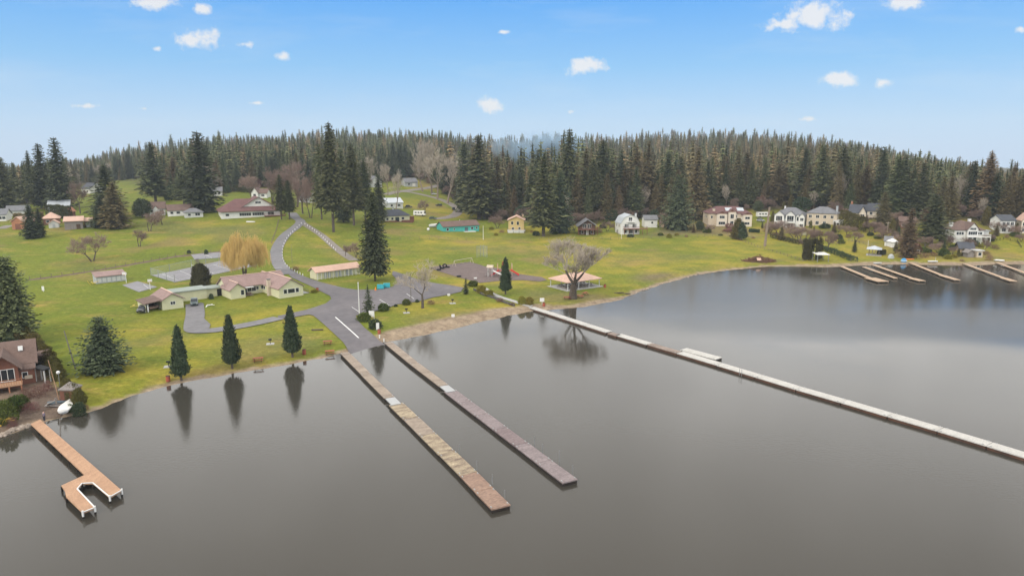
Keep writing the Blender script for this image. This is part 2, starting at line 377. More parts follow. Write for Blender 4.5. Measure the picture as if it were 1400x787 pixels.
def G(px, py):
    """point of the ground seen at this pixel"""
    d = ray(px, py); x = d.x * TT; y = d.y * TT; z = HC + d.z * TT
    hit = np.nonzero(z < np.maximum(gzv(x, y), 0))[0]
    k = hit[0] if len(hit) else len(TT) - 1
    a, b = TT[max(k-1, 0)], TT[k]
    for _ in range(14):
        m = (a + b) / 2
        if HC + d.z * m < max(gz(d.x*m, d.y*m), 0): b = m
        else: a = m
    x, y = d.x * b, d.y * b
    return Vector((x, y, gz(x, y)))
def topz(p, py):
    d = ray(CX, py); Dh = p.y    # same forward row
    return HC + d.z / d.y * Dh
def mpp(p): return ((p.y) * cP - (p.z - HC) * sP) / FPX

# ------------------------------------------------------------------ terrain
def poly_mask(P, poly):
    ins = np.zeros(len(P), bool); n = len(poly)
    for i in range(n):
        a, b = poly[i], poly[(i+1) % n]
        c = ((a[1] > P[:,1]) != (b[1] > P[:,1])); xi = (b[0]-a[0]) * (P[:,1]-a[1]) / ((b[1]-a[1]) or 1e-9) + a[0]
        ins ^= c & (P[:,0] < xi)
    return ins
def pxpoly(pts): return [tuple(G(*p)[:2]) for p in pts]
FRONT = [(-300,292),(-150,287),(0,284),(60,277),(100,262),(120,250),(170,246),(196,246),(212,262),(235,272),(300,266),(350,256),(400,258),(440,268),(500,256),
         (540,246),(570,243),(600,256),(625,276),(660,296),(700,302),(760,308),(800,306),(830,301),(900,298),(940,298),(1000,286),(1050,286),(1100,286),(1150,294),
         (1200,298),(1240,304),(1290,304),(1310,296),(1350,305),(1400,308),(1550,310),(1800,320)]
FR = [G(*p) for p in FRONT]; FRx = np.array([p[0] for p in FRONT]); FRd = np.array([math.hypot(p.x, p.y) for p in FR])
def dist_front(u): return np.interp(u, FRx, FRd)
def build_terrain():
    ny, nx = XX.shape
    me = bpy.data.meshes.new('ground')
    V = np.stack([XX.ravel(), YY.ravel(), HH.ravel()], 1)
    j, i = np.meshgrid(np.arange(ny-1), np.arange(nx-1), indexing='ij'); a = (j*nx + i).ravel()
    F = np.stack([a, a+1, a+nx+1, a+nx], 1)
    setmesh(me, V, F)
    x, y = PP[:,0], PP[:,1]; u = np.where(y > 10, 700 + 933*x/np.maximum(y, 1), -400); D = np.hypot(x, y)
    w = wob(x*.5, y*.5)
    mask = np.zeros((len(PP), 4), np.float32); mask[:,3] = 1
    # sand by the water
    wid = np.interp(u, [-200,100,440,500,530,600,680,735,760,830,880,1090,1150,1400], [1.2,1.0,.9,2,7,7.5,6,4,2.5,2.0,1.3,1.6,3.0,3.4])
    mask[:,0] = 1 - ss(SD + w*1.2, wid*.7, wid*1.15)
    mask[:,1] = ss(D - dist_front(u) + w*8, -12, 4) * (y > 10)
    b = np.zeros(len(PP))
    for poly, val in BARE:
        pp = pxpoly(poly); m = sum(poly_mask(PP + np.stack([w*2 + r_*math.cos(a_), w*2 + r_*math.sin(a_)], 1), pp) * 1.0 for r_, a_ in [(0, 0)] + [(2.5, k*1.05) for k in range(6)] + [(5, k*1.05 + .5) for k in range(6)]) / 13 if val < 1 else poly_mask(PP + np.stack([w*2, w*2], 1), pp)
        b = np.maximum(b, m * val)
    mask[:,2] = b
    at = me.attributes.new('mask', 'FLOAT_COLOR', 'POINT'); at.data.foreach_set('color', mask.ravel())
    me.shade_smooth()
    g = obj('ground', me); g['kind'] = 'structure'
    m = bpy.data.materials.new('lawn_and_earth'); m.use_nodes = True; me.materials.append(m)
    nt = m.node_tree; N = nt.nodes; L = nt.links; bs = N['Principled BSDF']; bs.inputs['Roughness'].default_value = .95; bs.inputs['Specular IOR Level'].default_value = .1
    geo = N.new('ShaderNodeNewGeometry')
    def noise(sc, det=6, rough=.6, st=None):
        n = N.new('ShaderNodeTexNoise'); n.inputs['Scale'].default_value = sc; n.inputs['Detail'].default_value = det; n.inputs['Roughness'].default_value = rough
        s = geo.outputs['Position']
        if st:
            mp = N.new('ShaderNodeMapping'); mp.inputs['Scale'].default_value = st; mp.inputs['Rotation'].default_value = (0, 0, .35); L.new(s, mp.inputs[0]); s = mp.outputs[0]
        L.new(s, n.inputs['Vector']); return n.outputs[0]
    def rng(v, a, b, c=0, d=1):
        n = N.new('ShaderNodeMapRange'); n.interpolation_type = 'SMOOTHSTEP'
        for k, q in zip(('From Min','From Max','To Min','To Max'), (a, b, c, d)): n.inputs[k].default_value = q
        L.new(v, n.inputs[0]); return n.outputs[0]
    def mix(f, a, b):
        n = N.new('ShaderNodeMix'); n.data_type = 'RGBA'
        if isinstance(f, float): n.inputs[0].default_value = f
        else: L.new(f, n.inputs[0])
        for k, q in ((6, a), (7, b)):
            if isinstance(q, tuple): n.inputs[k].default_value = (*q, 1)
            else: L.new(q, n.inputs[k])
        return n.outputs[2]
    sx = N.new('ShaderNodeSeparateXYZ'); L.new(geo.outputs['Position'], sx.inputs[0]); gx = N.new('ShaderNodeMath'); gx.operation = 'MULTIPLY_ADD'; L.new(sx.outputs[0], gx.inputs[0]); gx.inputs[1].default_value = .0006; L.new(noise(.022, 5, .6), gx.inputs[2])
    col = mix(rng(gx.outputs[0], .41, .60), (.155, .180, .022), (.290, .245, .034))
    col = mix(rng(noise(.05, 6, .65, (1, 2.2, 1)), .52, .70, 0, .8), col, (.330, .225, .068))
    col = mix(rng(noise(.11, 6, .7), .42, .66, 0, .65), col, (.105, .148, .018))
    col = mix(rng(noise(.45, 5, .7), .55, .75, 0, .5), col, (.35, .29, .065))
    col = mix(rng(noise(.030, 4, .5), .56, .68, 0, .6), col, (.24, .165, .07))
    col = mix(rng(noise(.014, 3, .5), .50, .62, 0, .45), col, (.110, .142, .018))
    at = N.new('ShaderNodeAttribute'); at.attribute_name = 'mask'; sp = N.new('ShaderNodeSeparateColor'); L.new(at.outputs['Color'], sp.inputs[0])
    bare = mix(rng(noise(.6, 5, .7), .35, .65), (.20, .145, .105), (.125, .09, .07))
    sand = mix(rng(noise(.5, 5, .7), .35, .65), (.34, .265, .185), (.235, .175, .12))
    forest = mix(rng(noise(.1, 5, .7), .4, .6), (.075, .075, .03), (.10, .075, .045))
    col = mix(sp.outputs[2], col, bare); col = mix(sp.outputs[1], col, forest); col = mix(sp.outputs[0], col, sand)
    fv = N.new('ShaderNodeVectorMath'); fv.operation = 'SCALE'; L.new(col, fv.inputs[0]); L.new(rng(noise(.9, 6, .85), .30, .70, .74, 1.25), fv.inputs['Scale'])
    L.new(fv.outputs[0], bs.inputs['Base Color'])
    bp = N.new('ShaderNodeBump'); bp.inputs['Strength'].default_value = .35; bp.inputs['Distance'].default_value = .25; L.new(noise(1.3, 5, .7), bp.inputs['Height']); L.new(bp.outputs[0], bs.inputs['Normal'])
def setmesh(me, V, F):
    V = np.ascontiguousarray(V, np.float32); F = np.ascontiguousarray(F, np.int32); k = F.shape[1]
    me.vertices.add(len(V)); me.vertices.foreach_set('co', V.ravel())
    me.loops.add(F.size); me.loops.foreach_set('vertex_index', F.ravel())
    me.polygons.add(len(F)); me.polygons.foreach_set('loop_start', np.arange(0, F.size, k, dtype=np.int32))
    me.polygons.foreach_set('loop_total', np.full(len(F), k, np.int32)); me.update(calc_edges=True); me.validate()
BARE = [([(0,500),(60,500),(85,520),(100,545),(110,568),(70,575),(0,600),(-60,615),(-60,500)], 1.0),
        ([(868,379),(885,373),(920,373),(928,379),(905,386),(875,386)], .75),
        ([(255,452),(262,458),(225,468),(185,474),(120,482),(120,477),(180,468),(225,460)], .45),
        ([(880,324),(905,312),(960,300),(1020,312),(1040,326),(1000,322),(940,320)], .6),
        ([(1020,357),(1030,353),(1048,353),(1064,356),(1052,360),(1030,360)], .6),
        ([(250,383),(300,372),(330,370),(280,388)], .15),
        ([(40,383.6),(85,378),(130,371),(185,361.6),(240,351.8),(300,345.4),(300,343.4),(240,349.6),(185,359.4),(130,368.9),(85,375.8),(40,381.4)], 1.0), ([(440,340),(470,330),(520,345),(480,362)], .3), ([(860,398),(900,378),(960,366),(1010,360),(1010,366),(950,373),(890,388)], .35), ([(600,338),(700,334),(800,342),(760,350),(640,346)], .22),
        ([(820,350),(900,345),(980,350),(900,362),(830,365)], .2), ([(720,392),(760,400),(830,402),(830,412),(760,416),(725,414)], .4), ([(560,430),(620,425),(680,420),(690,428),(620,438),(560,448)], .3),
        ([(290,470),(380,455),(440,460),(440,480),(330,497)], .28), ([(180,305),(240,300),(300,312),(260,322),(190,318)], .25), ([(70,360),(120,350),(180,356),(150,368),(80,374)], .2), ([(270,312),(340,306),(370,318),(300,335)], .3),
        ([(1160,325),(1200,330),(1260,345),(1250,356),(1190,345)], .3), ([(1280,345),(1340,342),(1400,350),(1400,358),(1300,358)], .3)]
build_terrain()
# water
def build_water():
    me = bpy.data.meshes.new('water'); pts = LK.copy()
    c = pts.mean(0); bm = bmesh.new()
    vs = [(-800, -800, 0), (1000, -800, 0), (1000, 330, 0), (-800, 330, 0)]
    me.from_pydata(vs, [], [(0, 1, 2, 3)])
    o = obj('water', me); o['kind'] = 'structure'; bm.free()
    m = bpy.data.materials.new('lake_water'); m.use_nodes = True; me.materials.append(m)
    nt = m.node_tree; N = nt.nodes; L = nt.links; b = N['Principled BSDF']
    b.inputs['Base Color'].default_value = (.046, .042, .034, 1); b.inputs['Roughness'].default_value = .02; b.inputs['IOR'].default_value = 1.333
    b.inputs['Specular IOR Level'].default_value = .5; b.inputs['Specular Tint'].default_value = (1, .88, .75, 1)
    geo = N.new('ShaderNodeNewGeometry')
    mp = N.new('ShaderNodeMapping'); mp.inputs['Scale'].default_value = (1, 1.9, 1); mp.inputs['Rotation'].default_value = (0, 0, .3); L.new(geo.outputs['Position'], mp.inputs[0])
    n1 = N.new('ShaderNodeTexNoise'); n1.inputs['Scale'].default_value = 1.3; n1.inputs['Detail'].default_value = 4; n1.inputs['Roughness'].default_value = .6; L.new(mp.outputs[0], n1.inputs['Vector'])
    n2 = N.new('ShaderNodeTexNoise'); n2.inputs['Scale'].default_value = .025; n2.inputs['Detail'].default_value = 3; L.new(geo.outputs['Position'], n2.inputs['Vector'])
    mr = N.new('ShaderNodeMapRange'); mr.inputs['From Min'].default_value = .4; mr.inputs['From Max'].default_value = .62; mr.inputs['To Min'].default_value = .02; mr.inputs['To Max'].default_value = .14; L.new(n2.outputs[0], mr.inputs[0])
    bp = N.new('ShaderNodeBump'); bp.inputs['Distance'].default_value = .12; L.new(mr.outputs[0], bp.inputs['Strength']); L.new(n1.outputs[0], bp.inputs['Height']); L.new(bp.outputs[0], b.inputs['Normal'])
    b2 = N.new('ShaderNodeBsdfPrincipled'); b2.inputs['Base Color'].default_value = b.inputs['Base Color'].default_value; b2.inputs['Roughness'].default_value = .26; b2.inputs['IOR'].default_value = 1.333; b2.inputs['Specular Tint'].default_value = (1, .93, .85, 1)
    n3 = N.new('ShaderNodeTexNoise'); n3.inputs['Scale'].default_value = .012; n3.inputs['Detail'].default_value = 3; L.new(geo.outputs['Position'], n3.inputs['Vector'])
    m3 = N.new('ShaderNodeMapRange'); m3.inputs['From Min'].default_value = .38; m3.inputs['From Max'].default_value = .64; m3.inputs['To Min'].default_value = .03; m3.inputs['To Max'].default_value = .22; L.new(n3.outputs[0], m3.inputs[0])
    ms = N.new('ShaderNodeMixShader'); f_ = m3.outputs[0]
    for cx, cy, rx, ry in ((64, 202, 62, 48), (118, 163, 115, 22)):      # rougher patches added so the far water reflects the grey sky higher up
        a = N.new('ShaderNodeVectorMath'); a.operation = 'SUBTRACT'; L.new(geo.outputs['Position'], a.inputs[0]); a.inputs[1].default_value = (cx, cy, 0)
        c = N.new('ShaderNodeVectorMath'); c.operation = 'MULTIPLY'; L.new(a.outputs[0], c.inputs[0]); c.inputs[1].default_value = (1/rx, 1/ry, 0)
        l = N.new('ShaderNodeVectorMath'); l.operation = 'LENGTH'; L.new(c.outputs[0], l.inputs[0])
        q = N.new('ShaderNodeMapRange'); q.interpolation_type = 'SMOOTHSTEP'; q.inputs['From Min'].default_value = 1.1; q.inputs['From Max'].default_value = .45; q.inputs['To Max'].default_value = .85; L.new(l.outputs['Value'], q.inputs[0])
        x_ = N.new('ShaderNodeMath'); x_.operation = 'MAXIMUM'; L.new(f_, x_.inputs[0]); L.new(q.outputs[0], x_.inputs[1]); f_ = x_.outputs[0]
    L.new(f_, ms.inputs[0]); L.new(b.outputs[0], ms.inputs[1]); L.new(b2.outputs[0], ms.inputs[2]); L.new(ms.outputs[0], N['Material Output'].inputs[0])
build_water()
# haze
hz = MB().box(-2210, 2210, -1210, 2210, -6, 150).build('haze', mat('unused_surface', (.5, .5, .5)))
hz['kind'] = 'stuff'
hm = bpy.data.materials.new('haze_air'); hm.use_nodes = True; hz.data.materials.clear(); hz.data.materials.append(hm)
_n = hm.node_tree.nodes; _n.clear(); _o = _n.new('ShaderNodeOutputMaterial'); _v = _n.new('ShaderNodeVolumePrincipled')
_v.inputs['Color'].default_value = (.78, .88, 1, 1); _v.inputs['Density'].default_value = .00014; hm.node_tree.links.new(_v.outputs[0], _o.inputs['Volume'])

# ------------------------------------------------------------------ draped sheets (roads, courts)
def densify(poly, step):
    out = []
    for a, b in zip(poly, poly[1:] + poly[:1]):
        n = max(1, int((Vector(b) - Vector(a)).length / step))
        for k in range(n): out.append((a[0] + (b[0]-a[0])*k/n, a[1] + (b[1]-a[1])*k/n))
    return out
def drape(name, poly, m, off=.06, step=2.5, kind='structure', parent=None, thick=0):
    poly = densify(poly, step); P = np.array(poly); x0, y0 = P.min(0); x1, y1 = P.max(0)
    gx, gy = np.meshgrid(np.arange(x0, x1, step), np.arange(y0, y1, step)); Q = np.stack([gx.ravel(), gy.ravel()], 1)
    Q = Q[poly_mask(Q, poly)] if len(Q) else Q
    if len(Q): # keep away from outline
        dm = ((Q[:,None,:] - P[None]) ** 2).sum(2).min(1); Q = Q[dm > (step*.45)**2]
    vs = [Vector(p) for p in poly] + [Vector(q) for q in Q]; n = len(poly)
    ov, oe, of, *_ = delaunay_2d_cdt(vs, [(i, (i+1) % n) for i in range(n)], [], 1, 1e-4)
    me = bpy.data.meshes.new(name); me.from_pydata([(v.x, v.y, max(gz(v.x, v.y), -.25) + off) for v in ov], [], of)
    me.materials.append(m); o = obj(name, me, parent)
    if kind: o['kind'] = kind
    return o
def smooth_line(pts, n=6):
    P = [Vector(p[:2]) for p in pts]; P = [P[0]*2-P[1]] + P + [P[-1]*2-P[-2]]; out = []
    for i in range(1, len(P)-2):
        for k in range(n):
            t = k/n; a, b, c, d = P[i-1:i+3]
            out.append(.5*((2*b)+(c-a)*t+(2*a-5*b+4*c-d)*t*t+(3*b-a-3*c+d)*t**3))
    out.append(P[-2]); return out
def ribbon(pts, w0, w1=None):
    w1 = w1 or w0; L_, R_ = [], []; n = len(pts)
    for i, p in enumerate(pts):
        t = (pts[min(i+1, n-1)] - pts[max(i-1, 0)]).normalized(); nn = Vector((-t.y, t.x)) * (w0 + (w1-w0)*i/(n-1)) / 2
        L_.append(tuple(p + nn)); R_.append(tuple(p - nn))
    return L_ + R_[::-1]
def road(name, pix, w, m, off=.07, w1=None): return drape(name, ribbon(smooth_line([G(*p) for p in pix]), w, w1), m, off, 2.0)
Z2 = lambda x, y: (380 + x/4.712, 330 + y/4.712)
Z1 = lambda x, y: (180 + x/4.712, 330 + y/4.712)
# main paved yard and boat ramp
yard = [Z2(*p) for p in [(40,180),(90,235),(150,262),(210,288),(290,330),(335,352),(345,372),(310,400),(240,425),(180,442),(90,462),(0,482),(0,503),(100,490),(200,472),(230,480),
        (290,530),(350,585),(440,680),(462,722),(700,668),(652,640),(610,600),(560,560),(515,512),(500,480),(560,462),(640,448),(700,436),(760,408),(850,396),(930,382),(1000,362),(1100,345),(1178,326),(1200,300),
        (1100,282),(1000,268),(900,245),(830,222),(770,200),(740,192),(735,215),(765,245),(770,270),(740,292),(640,312),(500,312),(420,300),(350,283),(270,262),(200,238),(140,215),(80,178),(60,150),(30,150)]]
drape('asphalt_yard_road', pxpoly(yard), M_asph, .13, 2.0)
road('upper_road', [(399,291),(405,298),(411,303),(404,311),(391,321),(382,333),(378,344),(379,356),(386,368),(394,375)], 4.6, M_asph2, .15, 4.6)
road('gravel_lane', [(411,303),(425,312),(440,322),(455,335),(470,347),(484,356)], 3.6, M_gravel, .075)
road('driveway', [(266,416),(267,430),(265,444),(268,452),(290,452),(318,448),(350,442),(381,435)], 4.4, M_asph2, .16, 4.2)
drape('driveway_apron', pxpoly([(254,417),(277,414),(279,436),(288,444),(284,455),(262,456),(256,448),(257,432)]), M_asph2, .18, 2)
road('gravel_road', [(527,266),(545,262),(562,263),(585,268),(603,273),(618,280),(626,287),(622,294),(608,298),(592,299)], 6, M_gravel, .08)
road('far_gravel_road', [(545,262),(570,259),(590,256),(600,253)], 6, M_gravel, .1)
road('shore_path', [(662,394),(672,401),(684,406),(700,411),(716,416),(727,419)], 1.8, M_conc, .08)
road('far_side_road', [(0,313),(8,310),(14,308)], 5, M_gravel, .08)
drape('playground_bark', pxpoly([(585,366),(610,362),(643,358),(662,364),(690,368),(704,374),(741,379),(748,383),(738,385),(715,383),(684,384),(656,387),(630,380),(600,371)]), M_bark_mulch, .09, 2.2)
C1 = [(207,376.5),(238,386),(349,361.5),(352,357),(318,357)]
drape('tennis_court', pxpoly([(207,376.5),(239,386),(352,363),(333,355),(300,357)]), M_court, .09, 2.5)
drape('upper_court', pxpoly([(261,348),(299,345),(313,349),(300,352.5),(266,355)]), M_court, .09, 2.5)
drape('basketball_court', pxpoly([(167,390),(188,384.5),(215.5,392.5),(190,399.5)]), M_court, .09, 2.5)
drape('dirt_beach_path', pxpoly([(20,553),(30,548),(62,540),(88,560),(84,570),(60,573),(35,572)]), M_dirt, .06, 2)
def line(name, a, b, w, off, m=M_line):
    a = Vector(a[:2]); b = Vector(b[:2]); return drape(name, ribbon([a, (a+b)/2, b], w), m, off, 3)
line('ramp_centre_line', G(458.5,434), G(490.4,462.6), .32, .17)
for a, b in (((481,420.3),(491,427)), ((519,410),(533,418.5)), ((556,402),(566,409)), ((372,367),(386,366.5))):
    line('parking_line', G(*a), G(*b), .16, .17)
for a, b in (((222,375),(243,383)), ((222,375),(318,357.5)), ((240,383.5),(343,361.5)), ((270,366),(292,374)), ((292,362),(315,369)), ((246,370.5),(267,379)), ((283,376),(303,372))):
    line('court_line', G(*a), G(*b), .12, .115)
for a, b in (((190,397.5),(210,391.5)), ((280,347.5),(290,353)), ((196,389),(203,394))): line('court_line', G(*a), G(*b), .12, .115)

# ------------------------------------------------------------------ leaf meshes
def kites(P, A, U, ln, wd):
    """pointed sprays: base P, axis A, side U"""
    ln = ln[:, None]; wd = wd[:, None]
    V = np.stack([P, P + A*ln*.45 + U*wd*.5, P + A*ln, P + A*ln*.45 - U*wd*.5], 1)
    return V.reshape(-1, 3)
def leafmesh(name, V, tint, m):
    me = bpy.data.meshes.new(name); setmesh(me, V, np.arange(len(V)).reshape(-1, 4))
    a = me.attributes.new('tint', 'FLOAT', 'FACE'); t = np.zeros(len(me.polygons), np.float32); t[:len(tint)] = tint[:len(t)]; a.data.foreach_set('value', t)
    me.materials.append(m); return me
def unit(a): return a / np.maximum(np.linalg.norm(a, axis=1, keepdims=True), 1e-6)
def conifer_arrays(rg, h, r, nwh, nb, nf, fs, *, base=.08, droop=.25, power=.8, ragged=.25, belly=0.12, wide=.5, roll=.65):
    P, A, U, LN, WD, T = [], [], [], [], [], []
    for i in range(nwh):
        t = (i + rg.uniform(-.3, .3)) / nwh; t = min(max(t, 0), .995)
        z = h * (base + (1-base) * t ** .92)
        prof = (1-t) ** power * min(1, (t + belly) / (belly * 2 + 1e-3))
        k = max(3, int(nb * (.55 + .6 * (1-t)))) ; ph = rg.uniform(0, 6.28)
        ang = ph + np.arange(k) * 6.283 / k + rg.uniform(-.35, .35, k)
        L = (r * prof + .005*h) * rg.uniform(1-ragged, 1+ragged*.7, k); L = np.maximum(L, .008*h)
        slope = .55 * t - .18 + rg.uniform(-.1, .1, k)
        bt = rg.uniform(0, 1, k)
        n = max(2, int(nf * (.35 + .75 * prof)))
        s = (np.arange(n)[None] + rg.uniform(0, 1, (k, n))) / n; s = .12 + .88 * s
        d = np.stack([np.cos(ang), np.sin(ang)], 1)
        sw = rg.normal(0, .09, (k, n)) * L[:, None]
        x = d[:, None, 0]*L[:, None]*s - d[:, None, 1]*sw; y = d[:, None, 1]*L[:, None]*s + d[:, None, 0]*sw
        zz = z + L[:, None]*s*slope[:, None] - droop*s*s*L[:, None]*.5 + rg.normal(0, .09*fs, (k, n))
        a2 = ang[:, None] + rg.uniform(-.95, .95, (k, n)); tl = rg.uniform(-.65, .18, (k, n)) + .5*t
        ax = np.stack([np.cos(a2)*np.cos(tl), np.sin(a2)*np.cos(tl), np.sin(tl)], -1).reshape(-1, 3)
        side = unit(np.cross(ax, np.array([0, 0, 1.0])) + rg.normal(0, roll, ax.shape))
        P.append(np.stack([x, y, zz], -1).reshape(-1, 3)); A.append(ax); U.append(side)
        size = fs * (.55 + .55 * (1-t)) * rg.uniform(.6, 1.25, k*n)
        LN.append(size); WD.append(size * wide)
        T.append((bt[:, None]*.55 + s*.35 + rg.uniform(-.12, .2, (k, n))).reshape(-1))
    # leader
    return np.concatenate(P), np.concatenate(A), np.concatenate(U), np.concatenate(LN), np.concatenate(WD), np.clip(np.concatenate(T), 0, 1)
def skirt_arrays(rg, h, r, nwh, ns, base=.1, power=.8, wide=.55, down=.55, tlo=.0, thi=.5, belly=.1):
    P, A, U, LN, WD, T = [], [], [], [], [], []
    for i in range(nwh):
        t = (i + rg.uniform(-.25, .25)) / nwh; t = min(max(t, 0), .98); z = h * (base + (1-base) * t)
        L = (r * (1-t)**power * min(1, (t + belly) / (belly*2)) + .022*h) * rg.uniform(.82, 1.12, ns)
        ang = rg.uniform(0, 6.28) + np.arange(ns)*6.283/ns + rg.uniform(-.2, .2, ns); dn = -(down + rg.uniform(-.15, .15, ns))*(1 - .35*t)
        P.append(np.stack([0*ang, 0*ang, np.full(ns, z + .02*h)], 1)); A.append(np.stack([np.cos(ang)*np.cos(dn), np.sin(ang)*np.cos(dn), np.sin(dn)], 1))
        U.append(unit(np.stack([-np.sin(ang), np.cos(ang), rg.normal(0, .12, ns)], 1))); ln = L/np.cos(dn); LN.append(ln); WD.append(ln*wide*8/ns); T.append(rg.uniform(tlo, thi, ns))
    # solid leader spike
    n = 4; ang = np.arange(n)*1.57; P.append(np.stack([np.cos(ang)*.012*h, np.sin(ang)*.012*h, np.full(n, h*.62)], 1)); A.append(unit(np.stack([-np.cos(ang)*.03, -np.sin(ang)*.03, np.ones(n)], 1))); U.append(np.stack([-np.sin(ang), np.cos(ang), 0*ang], 1)); LN.append(np.full(n, .40*h)); WD.append(np.full(n, .045*h)); T.append(np.full(n, .12))
    return tuple(np.concatenate(q) for q in (P, A, U, LN, WD, T))
def joined(a, b): return tuple(np.concatenate([x, y]) for x, y in zip(a, b))
def leader(h, top=.5):
    return MB().tube((0, 0, -.6), (0, 0, h*.5), .014*h, .008*h, 7, False).tube((0, 0, h*.5), (0, 0, h*1.005), .008*h, .0015*h, 5)
def proto_conifer(name, seed, h, r, m, hidden=None, **k):
    rg = np.random.default_rng(seed); arr = joined(conifer_arrays(rg, h, r, **k), skirt_arrays(rg, h, r*.80, int(k['nwh']*.62), 9, base=k.get('base', .08)+.01, power=k.get('power', .8), tlo=0, thi=.45))
    V = kites(*arr[:5])
    return dict(name=name, h=h, w=2*r, parts=[('trunk', trunk_mesh(name, h)), ('crown', leafmesh(name + '_crown', V, arr[5], m))])
def trunk_mesh(name, h):
    mb = leader(h); me = bpy.data.meshes.new(name + '_trunk'); me.from_pydata(mb.v, [], mb.f); me.materials.append(M_bark); return me
def cloud_arrays(rg, n, h, Rf, size, up=.6, z0=0.0, lump=.14, squash=(1, 1), wide=.55, shell=.45):
    t = rg.uniform(0, 1, n*3); rr = Rf(t); keep = rg.uniform(0, rr.max(), n*3) < rr; t = t[keep][:n]; rr = rr[keep][:n]; n = len(t)
    a = rg.uniform(0, 6.283, n); k1, k2 = rg.uniform(0, 6, 2)
    lum = 1 + lump*np.sin(3*a + k1 + t*5) + lump*.8*np.sin(5*a - t*9 + k2) + lump*.7*np.sin(t*17 + 2*a)
    q = np.sqrt(rg.uniform(shell**2, 1, n)); rad = rr * q * lum
    P = np.stack([np.cos(a)*rad*squash[0], np.sin(a)*rad*squash[1], z0 + t*h], 1) + rg.normal(0, size*.15, (n, 3))
    A = unit(np.stack([np.cos(a)*(1-up), np.sin(a)*(1-up), np.full(n, up)], 1) + rg.normal(0, .35, (n, 3)))
    U = unit(np.cross(A, np.stack([np.cos(a), np.sin(a), np.zeros(n)], 1)) + rg.normal(0, .4, (n, 3)))
    s = size * rg.uniform(.6, 1.3, n)
    patch = .5 + .5*np.sin(a*4 + t*11 + k1) * np.sin(t*23 - a*3 + k2)
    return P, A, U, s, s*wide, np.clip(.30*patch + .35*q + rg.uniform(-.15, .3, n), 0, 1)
def proto_cloud(name, seed, n, h, Rf, size, m, w, trunk=0, **k):
    rg = np.random.default_rng(seed); arr = cloud_arrays(rg, n, h - trunk, Rf, size, z0=trunk, **k)
    me = leafmesh(name + '_crown', kites(*arr[:5]), arr[5], m); parts = [('crown' if trunk else 'foliage', me)]
    if trunk:
        mb = MB().tube((0, 0, -.4), (0, 0, h*.6), .02*h, .008*h, 7); tm = bpy.data.meshes.new(name + '_trunk'); tm.from_pydata(mb.v, [], mb.f); tm.materials.append(M_bark)
        parts.insert(0, ('trunk', tm))
    return dict(name=name, h=h, w=w, parts=parts)
def bare(name, seed, h, spread, mtw, levels=5, split=3, trunk_r=.022, trunkfrac=.28, up=.55, wig=.35, tw=.028, multi=1, weep=0, mtrunk=None, dens=1.0, lean=0.2):
    rn = random.Random(seed); tr = MB(); tips = MB()
    def grow(p, d, ln, r, lv):
        segs = 3 if lv < 2 else 2; q = p
        for k in range(segs):
            d = (d + Vector((rn.gauss(0, wig), rn.gauss(0, wig), rn.gauss(0, wig)*.6)) * .32 + Vector((0, 0, up*.08))).normalized()
            e = q + d * ln / segs; r2 = r * .82
            (tr if lv < 2 else tips).tube(q, e, r, r2, 7 if lv < 2 else (4 if lv < 3 else 3), False)
            q = e; r = r2
            if lv >= 1 and lv < levels and rn.random() < .75 * dens:
                sd = side(d, rn.uniform(.6, 1.1)); grow(q, sd, ln*rn.uniform(.4, .62), max(r*.5, tw*.6), lv+1)
        if lv < levels:
            n = split + (1 if rn.random() < .4 else 0)
            for k in range(n):
                sd = side(d, rn.uniform(.3, .8) * (1.1 if lv == 0 else 1)); grow(q, sd, ln*rn.uniform(.62, .85)*(1 if lv else .9), max(r*.66, tw*.6), lv+1)
        elif weep:
            for k in range(weep):
                p2 = q; dd = Vector((d.x*.5 + rn.gauss(0, .3), d.y*.5 + rn.gauss(0, .3), -.4)).normalized(); L2 = rn.uniform(.25, .9) * min(q.z*.65, h*.34)
                for j in range(4):
                    dd = (dd + Vector((rn.gauss(0, .05), rn.gauss(0, .05), -.9))).normalized(); p3 = p2 + dd*L2/4; tips.tube(p2, p3, tw*1.3, tw*1.1, 3, False); p2 = p3
    def side(d, a):
        ax = d.orthogonal().normalized(); ax.rotate(Matrix.Rotation(rn.uniform(0, 6.283), 3, d)); v = d*math.cos(a) + ax*math.sin(a)
        v.z = v.z*.8 + up*.35; v.x *= spread; v.y *= spread; return v.normalized()
    for m_ in range(multi):
        a = 6.283*m_/multi + rn.random(); d = Vector((math.cos(a)*lean*(multi > 1), math.sin(a)*lean*(multi > 1), 1)).normalized()
        o0 = Vector((math.cos(a), math.sin(a), 0)) * (.02*h if multi > 1 else 0); o0.z = -.3
        grow(o0, d, h*trunkfrac, h*trunk_r, 0)
    pts = np.array(tips.v + tr.v); zz = pts[:, 2].max(); f = h / zz; w = np.percentile(np.abs(pts[:, :2]), 97) * 2 * f
    ms = []
    for mb, nm, mm in ((tr, 'trunk', mtrunk or M_bark), (tips, 'crown', mtw)):
        me = bpy.data.meshes.new(name + '_' + nm); me.from_pydata([(v[0]*f, v[1]*f, v[2]*f) for v in mb.v], [], mb.f); me.materials.append(mm); ms.append((nm, me))
    return dict(name=name, h=h, w=w, parts=ms)
PK = dict(nwh=44, nb=8, nf=9, fs=1.35)
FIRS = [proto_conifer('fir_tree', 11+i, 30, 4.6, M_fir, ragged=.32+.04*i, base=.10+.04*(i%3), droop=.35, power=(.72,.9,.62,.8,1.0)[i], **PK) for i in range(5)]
PINES = [proto_conifer('dark_fir_tree', 31+i, 30, 5.2, M_pine, ragged=.36, base=.05, droop=.3, power=.68, nwh=46, nb=9, nf=10, fs=1.5) for i in range(3)]
